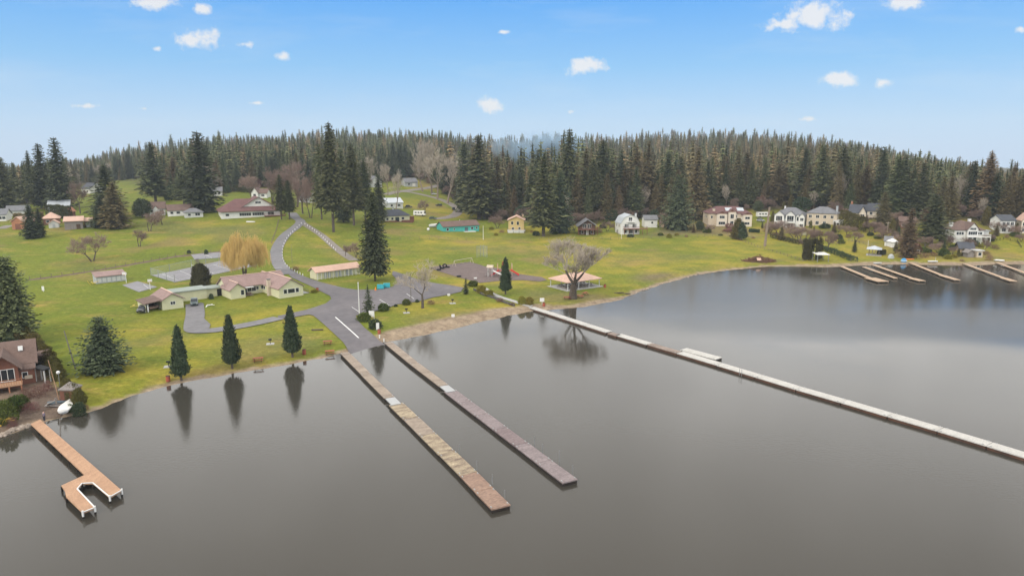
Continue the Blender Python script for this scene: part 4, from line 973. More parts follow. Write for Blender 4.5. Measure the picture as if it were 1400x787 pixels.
def house(label, O, ang, blocks, wins=(), wall=None, roof=None, cat='house', name='house', group=None, trim=None, doors=(), zoff=0, B=None, gutters=True):
    """O pixel of the front left corner; ang degrees or B pixel of the front right corner; blocks in metres (x fractions of |OB| when B given)"""
    o = G(*O)
    if B:
        b = G(*B); v = b - o; ang = math.degrees(math.atan2(v.y, v.x)); W = math.hypot(v.x, v.y); z = min(o.z, b.z)
    else: W = 1; z = o.z
    lim = 46 if o.y < 260 else 30
    if B and abs(ang) > lim: ang = math.copysign(lim, ang); kk = (B[0]-700)/933; zc0 = o.y*cP + (HC-o.z)*sP; W = (kk*zc0 - o.x) / (math.cos(R(ang)) - kk*math.sin(R(ang))*cP)
    xs = [bk['x'][0]*W for bk in blocks] + [bk['x'][1]*W for bk in blocks]; xm = (min(xs)+max(xs))/2; FOOT.append((o.x + xm*math.cos(R(ang)) - 5*math.sin(R(ang)), o.y + xm*math.sin(R(ang)) + 5*math.cos(R(ang)), max(9, (max(xs)-min(xs))/2 + 3)))
    th = thing(name, label, cat, (o.x, o.y, z + zoff), R(ang), group); rects = []
    for bk in blocks:
        x0, x1 = bk['x'][0]*W, bk['x'][1]*W; y0, y1 = bk['y']; h = bk['h']; kd = bk.get('roof', 'gable_x'); rs = bk.get('rise', 1.5); rects.append((x0, x1, y0, y1))
        if not bk.get('open'):
            mb = MB(); wall_solid(mb, x0, x1, y0, y1, h, kd, rs, bk.get('z0', -1.2)); mb.build('wall', bk.get('wall', wall), th)
        mb = MB(); roof_slabs(mb, x0, x1, y0, y1, h, kd, rs, bk.get('o', .45)); r = mb.build('roof', bk.get('rmat', roof), th)
        if bk.get('cap') and kd in ('gable_x', 'gable_y'):
            zt = h + rs + .3
            a, c = ((x0-.4, (y0+y1)/2, zt), (x1+.4, (y0+y1)/2, zt)) if kd == 'gable_x' else (((x0+x1)/2, y0-.42, zt), ((x0+x1)/2, y1+.42, zt))
            MB().bar(a, c, .34, .10).build('ridge_cap', M_ridge, r)
    for wn in wins:
        face, bi, c, z_, w, h = wn[:6]; r = rects[bi]; c = (r[0] + c*(r[1]-r[0])) if face in 'fb' else (r[2] + c*(r[3]-r[2]))
        window(th, face, r, c, z_, w, h, wn[6] if len(wn) > 6 else 1, trim)
    for face, bi, c, w, h, m in doors:
        r = rects[bi]; c = (r[0] + c*(r[1]-r[0])) if face in 'fb' else (r[2] + c*(r[3]-r[2]))
        d = MB().box(*face_box(face, r, c-w/2, c+w/2, .03, h, .05, .05)).build('door', m, th)
        if face == 'f': MB().box(c+w*.35, c+w*.35+.08, r[2]-.12, r[2]-.05, 1.0, 1.12).build('handle', M_steel, d)
    if o.y > 300: th.scale = (1, 1, 1.12)
    return th, rects, W
def chimney(th, x, y, z0, z1, w=.8, m=None):
    c = MB().box(x-w/2, x+w/2, y-w/2, y+w/2, z0, z1).build('chimney', m or M_tan, th); MB().box(x-w/2-.06, x+w/2+.06, y-w/2-.06, y+w/2+.06, z1, z1+.12).build('chimney_cap', M_roofsl, c)
def deck(th, x0, x1, y0, y1, z, m, rail=None, posts=4, rh=1.0):
    MB().box(x0, x1, y0, y1, z-.22, z).build('deck', m, th)
    for k in range(posts):
        x = x0 + .15 + (x1-x0-.3)*k/(posts-1); MB().box(x-.1, x+.1, y0+.05, y0+.25, -1.5, z-.222).build('deck_post', rail or m, th)
    mb = MB(); mb.box(x0, x1, y0+.02, y0+.08, z+rh-.08, z+rh); mb.box(x0+.02, x0+.08, y0+.081, y1, z+rh-.08, z+rh); mb.box(x1-.08, x1-.02, y0+.081, y1, z+rh-.08, z+rh)
    n = int((x1-x0)/.35)
    for k in range(n+1): x = x0 + .04 + (x1-x0-.08)*k/n; mb.box(x-.025, x+.025, y0+.03, y0+.07, z+.003, z+rh-.081)
    for xx in (x0+.03, x1-.07):
        for k in range(1, int((y1-y0)/.4)): mb.box(xx, xx+.04, y0+.4*k, y0+.4*k+.04, z+.003, z+rh-.081)
    mb.build('railing', rail or m, th)

# 1 cream clubhouse with garage
th, rc, _ = house('cream clubhouse with rosy shingle roof, flat roofed wing and open sided garage beside the driveway', (315.8,409.3), 42,
    [dict(x=(.5,17.4), y=(3.6,11.0), h=2.7, roof='gable_x', rise=2.3, cap=1), dict(x=(0,4.1), y=(0,7.0), h=2.6, roof='gable_y', rise=1.55, cap=1), dict(x=(10.6,17.6), y=(-7.6,7.0), h=2.72, roof='gable_y', rise=2.25, cap=1),
     dict(x=(-4.397,.497), y=(7.0,10.8), h=2.35, roof='flat', rmat=M_moss), dict(x=(-12.897,-4.4), y=(5.7,10.6), h=2.7, roof='flat', rmat=M_moss),
     dict(x=(-18,-12.9), y=(-2.0,7.0), h=2.5, roof='gable_y', rise=1.5, cap=1), dict(x=(13,17.2), y=(11.003,14.5), h=2.5, roof='gable_y', rise=1.7, cap=1)],
    [('f',2,.5,1.15,2.0,1.15),('f',2,.25,1.15,.9,1.15),('f',2,.75,1.15,.9,1.15),('f',1,.80,.9,.85,1.35,1),('f',0,.40,.9,2.4,1.3,2),('f',0,.50,1.2,.7,.9),('f',0,.60,1.2,1.2,.9,1),('f',5,.5,1.2,1.1,.75,2),('l',2,.70,1.2,1.0,.9),('r',2,.3,1.1,1.5,1.1)],
    M_cream, M_roofpk, name='clubhouse', cat='clubhouse', doors=[('f',0,.27,1.7,2.15,M_glassb),('f',3,.78,1.3,2.1,M_dark),('f',4,.35,2.6,2.1,M_cream),('f',4,.7,2.6,2.1,M_cream)])
chimney(th, 10.2, -1.6, -.6, 4.6, .9, M_beige)
mb = MB(); roof_slabs(mb, -22.0, -18.0, -1.9, 5.4, 2.0, 'shed_x', .55, .3); mb.build('carport_roof', M_roofbr, th)
MB().box(-21.95, -21.8, -1.8, 5.3, -.8, 1.95).build('carport_side_wall', M_cream, th)
MB().box(-21.8, -18.05, 5.1, 5.25, -.8, 2.0).build('carport_back_wall', M_dark, th)
MB().box(-21.5, -21.2, -1.9, -1.6, -.8, 1.95).build('carport_post', M_white, th)
MB().box(17.65, 20.2, -5.9, 1.0, -.6, .12).build('terrace', M_conc, th)
mb = MB()
for k in range(9): mb.box(20, 20.06, -5.7 + k*.8, -5.64 + k*.8, .125, 1.0)
mb.box(19.98, 20.08, -5.8, .9, 1.0, 1.06); mb.build('terrace_railing', M_pole, th)
MB().box(4.2, 7.4, 1.9, 3.55, 2.25, 2.4).build('porch_roof', M_white2, th)
MB().box(4.3, 7.2, 2.0, 3.5, -.6, .1).build('porch_step', M_conc, th)
# things by the carport
def at_local(th, x, y, z=0):
    a = th.rotation_euler.z; c, s_ = math.cos(a), math.sin(a); X = th.location.x + x*c - y*s_; Y = th.location.y + x*s_ + y*c
    return Vector((X, Y, gz(X, Y) + z))
club = th

# 2 long cream picnic building
th, rc, W = house('long cream building with salmon roof and open stalls beside the huge dark fir', (433,382.5), 0,
    [dict(x=(0,1), y=(0,4.2), h=2.5, roof='gable_x', rise=1.15, o=.6)], [], M_cream, M_rooflt, name='picnic_building', cat='building', B=(491,374.5))
for k in range(10):
    x = W*(.12 + .085*k); MB().box(x-.45, x+.45, -.05, .06, .25, 2.1).build('stall_door', M_greyw if k % 3 else M_cream, th)
for k in range(12): x = .1 + (W-.2)*k/11; MB().box(x-.06, x+.06, -.55, -.43, -.6, 2.35).build('post', M_trim, th)
# 3 low grey shed
th, rc, W = house('long low grey shed with brown roof alone on the lawn near the basketball court', (132.5,388), 0,
    [dict(x=(0,1), y=(0,3.6), h=2.0, roof='shed', rise=.9, o=.25, rmat=M_roofpk)], [], M_greyw, M_roofpk, name='storage_shed', cat='shed', B=(173,382.8))
for k in range(6): x = W*(.1+.16*k); MB().box(x-.5, x+.5, -.04, .05, .3, 1.6).build('shutter', M_white2, th)
# 4 hall
th, rc, W = house('large white hall with maroon roof and wide front gable on the hill by the road', (303,299.5), 0,
    [dict(x=(0,1), y=(0,16), h=3.2, roof='hip', rise=5.0, o=1.0), dict(x=(.30,.98), y=(2.2,15), h=4.0, roof='gable_y', rise=5.2, o=.8)],
    [('f',0,.10,1.2,1.6,1.0,1),('f',0,.40,1.1,5.5,1.3,5),('f',0,.62,1.1,5.5,1.3,5),('f',0,.84,1.1,3.0,1.4,2),('l',0,.3,1.2,1.2,1.0),('l',0,.6,1.2,1.2,1.0)], M_white, M_roofmr, name='hall', cat='hall', B=(383,294.5))
window(th, 'f', (0, 0, 2.2, 0), W*.64, 6.4, 2.6, .9, 3, name='gable_window')
deck(th, W*.72, W*1.08, -3.2, -.05, .9, M_redwd, M_redwd, 5)
chimney(th, W*.3, 8, 4, 6.6, .6, M_white2)
# 5 hill houses
th, rc, W = house('white house with brown roof and dormer, leftmost of the row of low hill houses', (186,296), 0,
    [dict(x=(0,.45), y=(0,8), h=2.8, roof='gable_x', rise=3.0), dict(x=(.448,1), y=(.6,8.6), h=3.4, roof='gable_x', rise=2.6), dict(x=(.60,.78), y=(-.4,4), h=3.2, roof='gable_y', rise=1.2, o=.25)],
    [('f',1,.2,1.6,1.5,1.1,2),('f',1,.5,1.6,1.5,1.1,2),('f',1,.8,1.6,1.5,1.1,2),('f',0,.3,1.1,1.2,1.0),('f',0,.7,1.1,1.2,1.0)], M_white, M_roofbr, B=(226,294))
chimney(th, W*.4, 4, 5, 7)
house('low white house with long brown roof behind the white shed on the hill', (230,296), 0,
    [dict(x=(0,1), y=(0,8), h=2.7, roof='gable_x', rise=2.3)], [('f',0,.15,1.1,1.3,1.0),('f',0,.4,1.1,1.6,1.0),('f',0,.75,1.1,1.6,1.0)], M_white, M_roofbr, B=(265,292.5))
house('small white hip roofed cottage in front of the low brown roofed hill house', (253,298), 0,
    [dict(x=(0,1), y=(0,6), h=2.4, roof='hip', rise=1.5, rmat=M_roofgy)], [('f',0,.25,.9,1.3,1.0),('f',0,.7,.9,2.2,1.2,2)], M_white2, M_roofgy, B=(278,296), name='cottage')
house('white house with grey roof peeping out behind the wide dark fir', (291,268), 0, [dict(x=(0,1), y=(0,7), h=2.8, roof='gable_x', rise=2.2)], [('f',0,.3,1,1.2,1.1),('f',0,.7,1,1.2,1.1)], M_white, M_roofgy, B=(304,267.5))
house('cream house with tan roof on the slope behind the hall ridge', (326,256), 0, [dict(x=(0,1), y=(0,8), h=3, roof='hip', rise=2.2)], [('f',0,.3,1,1.5,1.2),('f',0,.7,1,1.5,1.2)], M_white, M_roofbr, B=(350,255))
house('white gabled house just behind the right side of the hall roof', (344,271), 0, [dict(x=(0,.45), y=(0,9), h=3.2, roof='gable_y', rise=2.6), dict(x=(.448,1), y=(1.5,9), h=2.8, roof='gable_x', rise=2.2)], [('f',0,.5,1.2,1.6,1.2),('f',1,.5,1,1.8,1.1,2)], M_white, M_roofbr, B=(364,271))
house('white low house glimpsed between the trunks right of the road top', (408,276), 0, [dict(x=(0,1), y=(0,8), h=2.8, roof='gable_x', rise=2)], [('f',0,.3,1,1.5,1.1),('f',0,.7,1,1.5,1.1)], M_white, M_roofgy, B=(424,278))
# 6 left group
th, rc, W = house('orange red barn with pale roof at far left below the firs', (17,314), 0, [dict(x=(0,1), y=(0,8), h=3.4, roof='gable_y', rise=1.7, rmat=M_rooflt)], [], M_orange, M_rooflt, B=(33,314), name='barn', cat='barn', doors=[('f',0,.5,2.4,2.4,M_redwd)])
house('tan roofed shed house behind the little white hut at left', (59,308), 0, [dict(x=(0,1), y=(0,8), h=2.8, roof='hip', rise=2.2, rmat=M_rooflt)], [('f',0,.3,1,1.2,1.0)], M_redwd, M_rooflt, B=(82,306))
house('little white hut with pink roof in front of the tan roofed shed', (67,312), 0, [dict(x=(0,1), y=(0,4), h=2.0, roof='gable_y', rise=1.2, rmat=M_rooflt)], [], M_white2, M_rooflt, B=(81,311), name='hut', cat='hut', doors=[('f',0,.5,1.0,1.8,M_greyw)])
house('weathered grey barn with pale pink sloping roof in the left meadow', (89,314.5), 0, [dict(x=(0,1), y=(0,9), h=3.4, roof='shed', rise=1.2, rmat=M_rooflt, o=.5)], [], M_greywd, M_rooflt, B=(114,312), name='barn', cat='barn', doors=[('f',0,.75,1.6,2.2,M_brownwd)])
house('small dark lean-to with pink roof joined to the grey barn', (115.5,311), 0, [dict(x=(0,1), y=(0,6), h=2.5, roof='shed', rise=.9, rmat=M_rooflt, o=.4)], [], M_brownwd, M_rooflt, B=(127,309), name='lean_to', cat='shed', doors=[('f',0,.5,1.6,1.9,M_white2)])
house('small red roofed hut behind the grey barn', (84,297), 0, [dict(x=(0,1), y=(0,5), h=2.6, roof='gable_y', rise=1.6, rmat=M_orange)], [], M_redwd, M_orange, B=(94,297), name='hut', cat='hut')
house('long pale grey roofed building behind the row of narrow evergreens', (66,291), 0, [dict(x=(0,1), y=(0,10), h=3.2, roof='shed', rise=2.0, rmat=M_roofmt, o=.4)], [], M_greyw, M_roofmt, B=(96,288), name='long_outbuilding', cat='building')
house('white house with grey roof at the far left edge of the photo', (-12,303), 0, [dict(x=(0,1), y=(0,8), h=3, roof='gable_x', rise=2.2)], [('f',0,.6,1,1.4,1.1),('f',0,.85,1,1.4,1.1)], M_white, M_roofgy, B=(9,302))
house('white house with slate roof seen between the upper left firs', (112,265), 0, [dict(x=(0,1), y=(0,10), h=3.6, roof='gable_x', rise=3.4)], [('f',0,.3,1.2,1.4,1.2),('f',0,.7,1.2,1.4,1.2)], M_white, M_roofsl, B=(124,268))
house('grey roofed house behind the orange barn at far left', (10,296), 0, [dict(x=(0,1), y=(0,8), h=2.6, roof='gable_x', rise=2)], [], M_white2, M_roofgy, B=(40,292))
# 7 teal house
th, rc, W = house('teal house with dark roof and white doors beside the field', (606,316.5), 0, [dict(x=(0,1), y=(0,8), h=2.9, roof='gable_x', rise=1.9)],
    [('f',0,.12,1.1,1.2,1.0),('f',0,.30,1.2,.7,.7),('f',0,.80,1.1,1.3,1.0),('f',0,.93,1.2,.8,.9)], M_teal, M_roofbr, B=(655,315.5), doors=[('f',0,.64,1.9,2.1,M_glassb)])
MB().box(W*.55, W*.85, -2.4, -.06, -.5, .35).build('porch_deck', M_trim, th)
MB().tube((W*.55, 4, 4.3), (W*.55, 4, 5.6), .12).build('vent_pipe', M_white, th)
# 8
th, rc, W = house('cream bungalow with slate hip roof and red brick terrace beside the gravel road', (523,302), 0, [dict(x=(0,1), y=(0,9), h=2.9, roof='hip', rise=2.6)],
    [('f',0,.18,1.0,1.2,1.1),('f',0,.36,1.0,1.2,1.1),('f',0,.75,1.0,1.4,1.1)], M_cream, M_roofsl, B=(560,300.5), doors=[('f',0,.54,2.2,2.2,M_glass),('r',0,.4,1.0,2.1,M_redwd)])
chimney(th, W*.5, 4.5, 4.3, 6.4, .7, M_white2)
mb = MB(); mb.box(W*.0, W*1.0, -3.0, -.06, -.9, .15); mb.build('terrace', M_redwd, th)
mb = MB(); mb.box(W*.0, W*.45, -3.2, -3.02, -.6, .9); mb.box(W*.62, W*1.05, -3.2, -3.02, -.6, .9); mb.build('terrace_wall', M_redwd, th)
MB().box(W+.02, W+3, 1, 3, -.5, 2.2).build('brick_annex', M_redwd, th)
house('white house with pale grey roof behind the slate roofed bungalow', (529,284), 0, [dict(x=(0,1), y=(0,11), h=3.0, roof='gable_x', rise=2.2)], [('f',0,.3,1,1.4,1.1),('f',0,.75,1,1.8,1.1,2)], M_white2, M_roofmt, B=(551,283))
house('grey garage house at the far end of the gravel road', (554,255), 0, [dict(x=(0,1), y=(0,9), h=3.0, roof='gable_x', rise=2.6)], [('f',0,.3,1,1.6,1.2)], M_greyw, M_roofgy, B=(571,254), doors=[('f',0,.7,2.6,2.3,M_white)])
house('pale house with steep grey roof behind the lane firs', (506,256), 0, [dict(x=(0,1), y=(0,9), h=3.2, roof='gable_y', rise=4)], [('f',0,.5,1.2,1.8,1.2,2)], M_white2, M_roofgy, B=(522,255))
# 9 yellow house
th, rc, W = house('narrow yellow two storey house with tan roof and white lower deck', (695,317.5), 0, [dict(x=(0,1), y=(0,9), h=5.6, roof='gable_y', rise=1.6, o=.7, rmat=M_rooflt)],
    [('f',0,.25,3.6,1.1,1.3),('f',0,.62,3.4,1.1,1.5),('f',0,.3,1.2,1.2,1.0),('f',0,.72,1.2,1.0,1.1)], M_yel, M_rooflt, B=(716,317.5))
deck(th, -.4, W+.8, -2.6, -.06, 1.1, M_trim, M_greywd, 4, .9); MB().box(-.2, W+.2, -2.4, -.3, -.9, .85).build('skirt', M_white, th); chimney(th, W-.6, 5, 5, 8.0, .9)
# 10 brown chalet
th, rc, W = house('dark brown chalet with wide grey brown gable roof and balcony', (792,321), 0, [dict(x=(0,1), y=(0,9.5), h=4.2, roof='gable_y', rise=2.4, o=1.2, rmat=M_roofgy)],
    [('f',0,.32,2.9,1.6,1.8,2),('f',0,.62,2.9,1.6,1.8,2),('f',0,.2,.5,1.2,1.4),('f',0,.8,.5,1.2,1.4)], M_brownwd, M_roofbr, B=(814,321), name='chalet', doors=[('f',0,.5,1.2,2.1,M_white)])
deck(th, -.8, W+.8, -2.6, -.06, 2.6, M_redwd, M_redwd, 5)
# 11 gambrel
th, rc, W = house('white two storey house with grey gambrel roof, balcony and red brown deck by the field', (848.5,320.5), 0, [dict(x=(0,1), y=(0,9.5), h=5.0, roof='gambrel_y', rise=3.6, o=.4)],
    [('f',0,.3,3.0,1.9,1.6,3),('f',0,.72,3.0,1.9,1.6,3),('f',0,.5,5.9,1.7,1.6,2),('f',0,.25,.6,1.6,1.4),('f',0,.55,.5,1.8,1.7,2),('f',0,.82,.6,1.0,1.4),('l',0,.3,3.2,1.2,1.2),('l',0,.7,3.2,1.2,1.2),('l',0,.5,.7,1.2,1.2)], M_white, M_roofmt, B=(874,320))
deck(th, W*.12, W*1.35, -2.4, -.06, 2.6, M_redwd, M_redwd, 6); deck(th, W*.28, W*.74, -1.2, -.06, 5.6, M_trim, M_trim, 2, .9)
chimney(th, W*.95, 5, 5, 9, .8, M_white2)
house('white detached garage with grey roof right of the gambrel house', (881,311), 0, [dict(x=(0,1), y=(0,7), h=3.8, roof='gable_x', rise=1.7)], [('f',0,.6,1.9,1.0,.9)], M_white, M_roofgy, B=(898.5,311), name='garage', cat='garage')
house('low tan shed on the slope left of the dense low fir', (903,311), 0, [dict(x=(0,1), y=(0,4), h=2.4, roof='gable_x', rise=.9)], [], M_tan, M_roofbr, B=(916,311), name='garden_shed', cat='shed', doors=[('f',0,.5,1.2,1.9,M_brownwd)])
# 13 tan house
th, rc, W = house('large cream and tan house with red brown roof, triple front gables and skylights', (978,309), 0,
    [dict(x=(-.18,.97), y=(1.6,13), h=6.2, roof='hip', rise=2.9, wall=M_beige), dict(x=(.02,.30), y=(-.8,6), h=6.0, roof='gable_y', rise=1.3, o=.4), dict(x=(.34,.56), y=(.4,6), h=6.8, roof='gable_y', rise=1.4, o=.4), dict(x=(.72,.97), y=(-1.2,6), h=5.6, roof='gable_y', rise=1.2, o=.4)],
    [('f',1,.5,3.9,2.6,1.3,3),('f',2,.5,3.8,1.7,2.0,2),('f',3,.5,3.6,2.4,1.1,2),('f',3,.5,1.0,2.4,1.1,2),('f',1,.5,1.0,3.4,1.3,3),('f',2,.5,.6,1.6,1.9,2),('f',0,.66,3.8,1.0,1.6),('l',0,.3,3.8,1.2,1.2),('l',0,.6,3.8,1.2,1.2),('f',0,.08,3.8,.9,1.2)], M_ivory, M_roofmr, B=(1028,309.5))
for bx in ((.02,.30,-.8,6.0,1.3),(.34,.56,.4,6.8,1.4),(.72,.97,-1.2,5.6,1.2)):
    x0, x1 = bx[0]*W, bx[1]*W; MB().profile([(x0+.5, bx[3]+.12),(x1-.5, bx[3]+.12),((x0+x1)/2, bx[3]+bx[4]-.15)], 'y', bx[2]-.06, bx[2]+.02).build('gable_panel', M_redwd, th)
for fx in (.30, .62):
    MB().slab([(W*fx, 2.6, 7.42),(W*fx+3.6, 2.6, 7.42),(W*fx+3.6, 5.2, 8.72),(W*fx, 5.2, 8.72)], .12).build('skylight', M_roofmt, th)
chimney(th, -.4, 3.5, 5, 8.4, 1.3, M_beige)
deck(th, W*.565, W*.715, -.9, 1.5, 3.3, M_trim, M_trim, 2)
# 14 grey house
th, rc, W = house('grey roofed white house with arched windows and stairs behind the reddish bare trees', (1057,311), 0,
    [dict(x=(0,1), y=(1.8,13), h=6.0, roof='hip', rise=3.2, wall=M_greyw), dict(x=(.02,.34), y=(0,6), h=6.0, roof='gable_y', rise=1.9, o=.4), dict(x=(.40,.70), y=(.4,6), h=6.2, roof='gable_y', rise=1.8, o=.5), dict(x=(.73,.85), y=(.8,6), h=5.6, roof='gable_y', rise=1.0, o=.3), dict(x=(.86,1.02), y=(-.8,6), h=5.8, roof='gable_y', rise=1.3, o=.3)],
    [('f',1,.5,3.4,3.0,2.2,4),('f',2,.5,3.2,3.2,2.6,3),('f',3,.5,3.6,.9,1.8),('f',4,.5,3.8,1.5,1.3,2),('f',4,.5,1.0,1.5,1.3,2),('f',1,.5,.6,2.6,1.6,3),('f',2,.5,.5,2.8,1.8,3)], M_white, M_roofgy, B=(1098,311))
deck(th, W*.36, W*.72, -2.2, -.4, 3.0, M_trim, M_trim, 4)
mb = MB()
for k in range(10): mb.box(W*.72 + .35*k, W*.72 + .35*k + .36, -2.1, -.9, 2.78 - k*.3, 2.95 - k*.3)
mb.build('stairs', M_trim, th)
chimney(th, W*.28, 8, 7, 10, .7, M_white)
# 15 beige
th, rc, W = house('tall beige two storey house with grey hip roof, white porch at its right end', (1102,309), 0,
    [dict(x=(0,.86), y=(0,11), h=6.2, roof='hip', rise=2.6), dict(x=(.80,1.0), y=(-1.5,5), h=3.0, roof='flat', wall=M_white, rmat=M_trim)],
    [('f',0,.12,4.0,1.3,1.3,2),('f',0,.36,4.0,1.5,1.3,2),('f',0,.60,4.0,1.3,1.3,2),('f',0,.84,4.0,1.3,1.3,2),('f',0,.12,1.0,1.3,1.3,2),('f',0,.36,1.0,1.5,1.5,2),('f',0,.60,1.0,1.3,1.5,2),('f',1,.5,.8,2.6,1.6,3),('r',0,.3,4,1.2,1.2)], M_beige, M_roofgy, B=(1150,307.5))
chimney(th, W*.82, 5, 6, 9.6, 1.0, M_greyw); deck(th, W*.78, W*1.05, -3.6, -1.56, 2.6, M_trim, M_trim, 4)
# 16 twin gabled
th, rc, W = house('cream house with dark slate roofs and steep twin gables behind the bronze hedge', (1160,300.5), 0,
    [dict(x=(0,.5), y=(1,10), h=3.4, roof='gable_x', rise=3.4), dict(x=(.30,.52), y=(-1.0,6), h=3.2, roof='gable_y', rise=3.0), dict(x=(.54,1.0), y=(0,9), h=4.6, roof='gable_x', rise=3.0)],
    [('f',1,.5,1.0,1.6,1.8,2),('f',2,.25,2.8,1.2,1.2,2),('f',2,.7,2.8,1.2,1.2,2),('f',0,.3,1.4,1.4,1.3,2)], M_ivory, M_roofsl, B=(1206,306))
chimney(th, .6, 6, 5, 8.4, .9, M_orange); deck(th, W*.35, W*.86, -3.0, -1.05, 1.6, M_brownwd, M_brownwd, 6)
house('small cream cottage below the twin gabled dark roofed house', (1199,311), 0, [dict(x=(0,1), y=(0,5), h=2.6, roof='gable_x', rise=1.0)], [('f',0,.3,.9,1.0,1.2),('f',0,.7,.9,1.0,1.2)], M_ivory, M_roofgy, B=(1211,311), name='cottage')
# 17 big white
th, rc, W = house('big white lake house with central arched gable, garage door and wide balcony', (1303,332), 0,
    [dict(x=(0,.88), y=(0,13), h=5.6, roof='hip', rise=3.4), dict(x=(.34,.66), y=(-1.2,7), h=6.2, roof='gable_y', rise=2.6, o=.5), dict(x=(.883,1.12), y=(2,10), h=5.0, roof='flat', rmat=M_greyw, wall=M_white2)],
    [('f',0,.12,3.6,1.0,1.1),('f',0,.20,3.6,1.0,1.1),('f',0,.28,3.6,1.0,1.1),('f',1,.5,3.6,3.6,1.5,4),('f',1,.5,5.8,2.4,.9,4),('f',0,.82,3.6,1.0,1.1),('f',0,.90,3.6,1.0,1.1),('f',1,.5,.5,3.4,2.0,3),('l',0,.4,3.6,1.2,1.2),('l',0,.7,3.6,1.2,1.2)], M_white, M_roofbr, B=(1349,331), doors=[('f',0,.2,3.6,2.3,M_white2)])
deck(th, W*.28, W*.97, -3.2, -1.25, 3.0, M_trim, M_trim, 6); chimney(th, W*.08, 5, 5, 8.6, 1.2, M_white2); chimney(th, W*.66, 6, 7, 10, 1.0, M_white)
# 18, 19
house('small white two storey house with dark grey roof among the trees at right', (1367,319), 0, [dict(x=(0,1), y=(0,8), h=5.2, roof='gable_x', rise=1.8)], [('f',0,.2,3.3,1.2,1.2,2),('f',0,.5,3.3,1.2,1.2,2),('f',0,.8,3.3,1.2,1.2,2),('f',0,.25,.8,1.6,1.4,2),('f',0,.7,.8,1.6,1.4,2)], M_white, M_roofsl, B=(1386,319))
house('cream house at the right edge of the photo behind the slope', (1395,319), 0, [dict(x=(0,1), y=(0,8), h=5.4, roof='gable_y', rise=2.4)], [('f',0,.25,3.2,1.4,1.3,2),('f',0,.25,.8,1.4,1.4,2)], M_ivory, M_rooflt, B=(1412,320))
house('grey metal roofed shed up the far slope right of the open green fir', (1289,297), 0, [dict(x=(0,1), y=(0,10), h=2.4, roof='gable_x', rise=1.2)], [], M_white2, M_roofmt, B=(1301,297), name='shed', cat='shed')
house('white cabin above the grey metal roofed shed on the far slope', (1293,281), 0, [dict(x=(0,1), y=(0,7), h=3, roof='gable_x', rise=1.8)], [('f',0,.5,1,1.5,1.2)], M_white, M_roofmt, B=(1303,281), name='cabin')
house('grey roofed house hidden high in the forest behind the tan house', (992,262), 0, [dict(x=(0,1), y=(0,8), h=3.4, roof='gable_x', rise=2.6)], [('f',0,.5,1.2,2,1.2,2)], M_greyw, M_roofgy, B=(1004,262))
house('reddish cabin in the trees left of the thin brown conifer', (1228,312), 0, [dict(x=(0,1), y=(0,8), h=3, roof='gable_x', rise=1.6)], [('f',0,.3,1,1.2,1.2),('f',0,.7,1,1.2,1.2)], M_redwd, M_roofbr, B=(1250,312), name='cabin')
build_forest()
# lakeside small buildings right
house('white boathouse with grey roof on the green slope', (1209,336), 0, [dict(x=(0,1), y=(0,5.5), h=2.4, roof='gable_x', rise=1.6)], [], M_white, M_roofgy, B=(1219,338), name='boathouse', cat='boathouse', doors=[('f',0,.5,1.4,1.9,M_white2)])
house('white hut with round front joined beside the boathouse slope', (1219.5,338.5), 0, [dict(x=(0,1), y=(0,3.5), h=2.4, roof='hip', rise=1.1, rmat=M_trim)], [], M_white, M_trim, B=(1227,338), name='hut', cat='hut')
house('dark brown garden cabin with steep roof near the shore', (1251,348), 0, [dict(x=(0,1), y=(0,4), h=2.2, roof='gable_y', rise=2.0)], [('f',0,.5,.8,.9,1.0)], M_brownwd, M_redwd, B=(1259,348), name='garden_cabin', cat='cabin')
house('low boathouse with dark slate roof below the big white lake house', (1312,345), 0, [dict(x=(0,1), y=(0,6), h=2.0, roof='gable_x', rise=2.0, o=.7)], [], M_tan, M_roofsl, B=(1330,346), name='boathouse', cat='boathouse')
th, rc, W = house('brown stone garden house near the shore below the lake house lawn', (1323,352), 0, [dict(x=(0,.4), y=(0,3), h=2.0, roof='gable_y', rise=.9, rmat=M_greywd), dict(x=(.6,1), y=(0,3), h=2.6, roof='flat', rmat=M_white2, wall=M_beige)], [('f',1,.5,.8,1.2,1.2)], M_greywd, M_roofbr, B=(1343,352), name='garden_house', cat='shed')
def shelter(label, O, B, dp, h, rise, roof, post, name, cat, slab=True, kind='hip', n=4, o=.8):
    o_ = G(*O); b = G(*B); v = b - o_; W = math.hypot(v.x, v.y); th = thing(name, label, cat, (o_.x, o_.y, o_.z), math.atan2(v.y, v.x))
    mb = MB(); roof_slabs(mb, 0, W, 0, dp, h, kind, rise, o); mb.build('roof', roof, th)
    for k in range(n):
        for y in (.1, dp-.1): x = .15 + (W-.3)*k/(n-1); MB().box(x-.09, x+.09, y-.09, y+.09, -.5, h+.04).build('post', post, th)
    if slab: MB().box(-.8, W+.8, -.8, dp+.8, -.6, .10).build('floor_slab', M_conc, th)
    return th, W
def picnic_table(x, y, z, rz, label, m, group):
    t = thing('picnic_table', label, 'picnic table', (x, y, z), rz, group)
    MB().box(-.95, .95, -.38, .38, .72, .77).build('table_top', m, t)
    for s_ in (-1, 1):
        MB().box(-.95, .95, s_*.72-.13, s_*.72+.13, .43, .47).build('bench', m, t)
        MB().bar((s_*.65, -.7, 0), (s_*.65, .25, .72), .08).bar((s_*.65, .7, 0), (s_*.65, -.25, .72), .08).build('leg_frame', M_brownwd, t)
    return t
th, W = shelter('picnic shelter with salmon hip roof on posts behind the large bare maple', (776,397.5), (820,391.5), 8.5, 2.5, 1.7, M_rooflt, M_white2, 'picnic_shelter', 'shelter', o=.5)
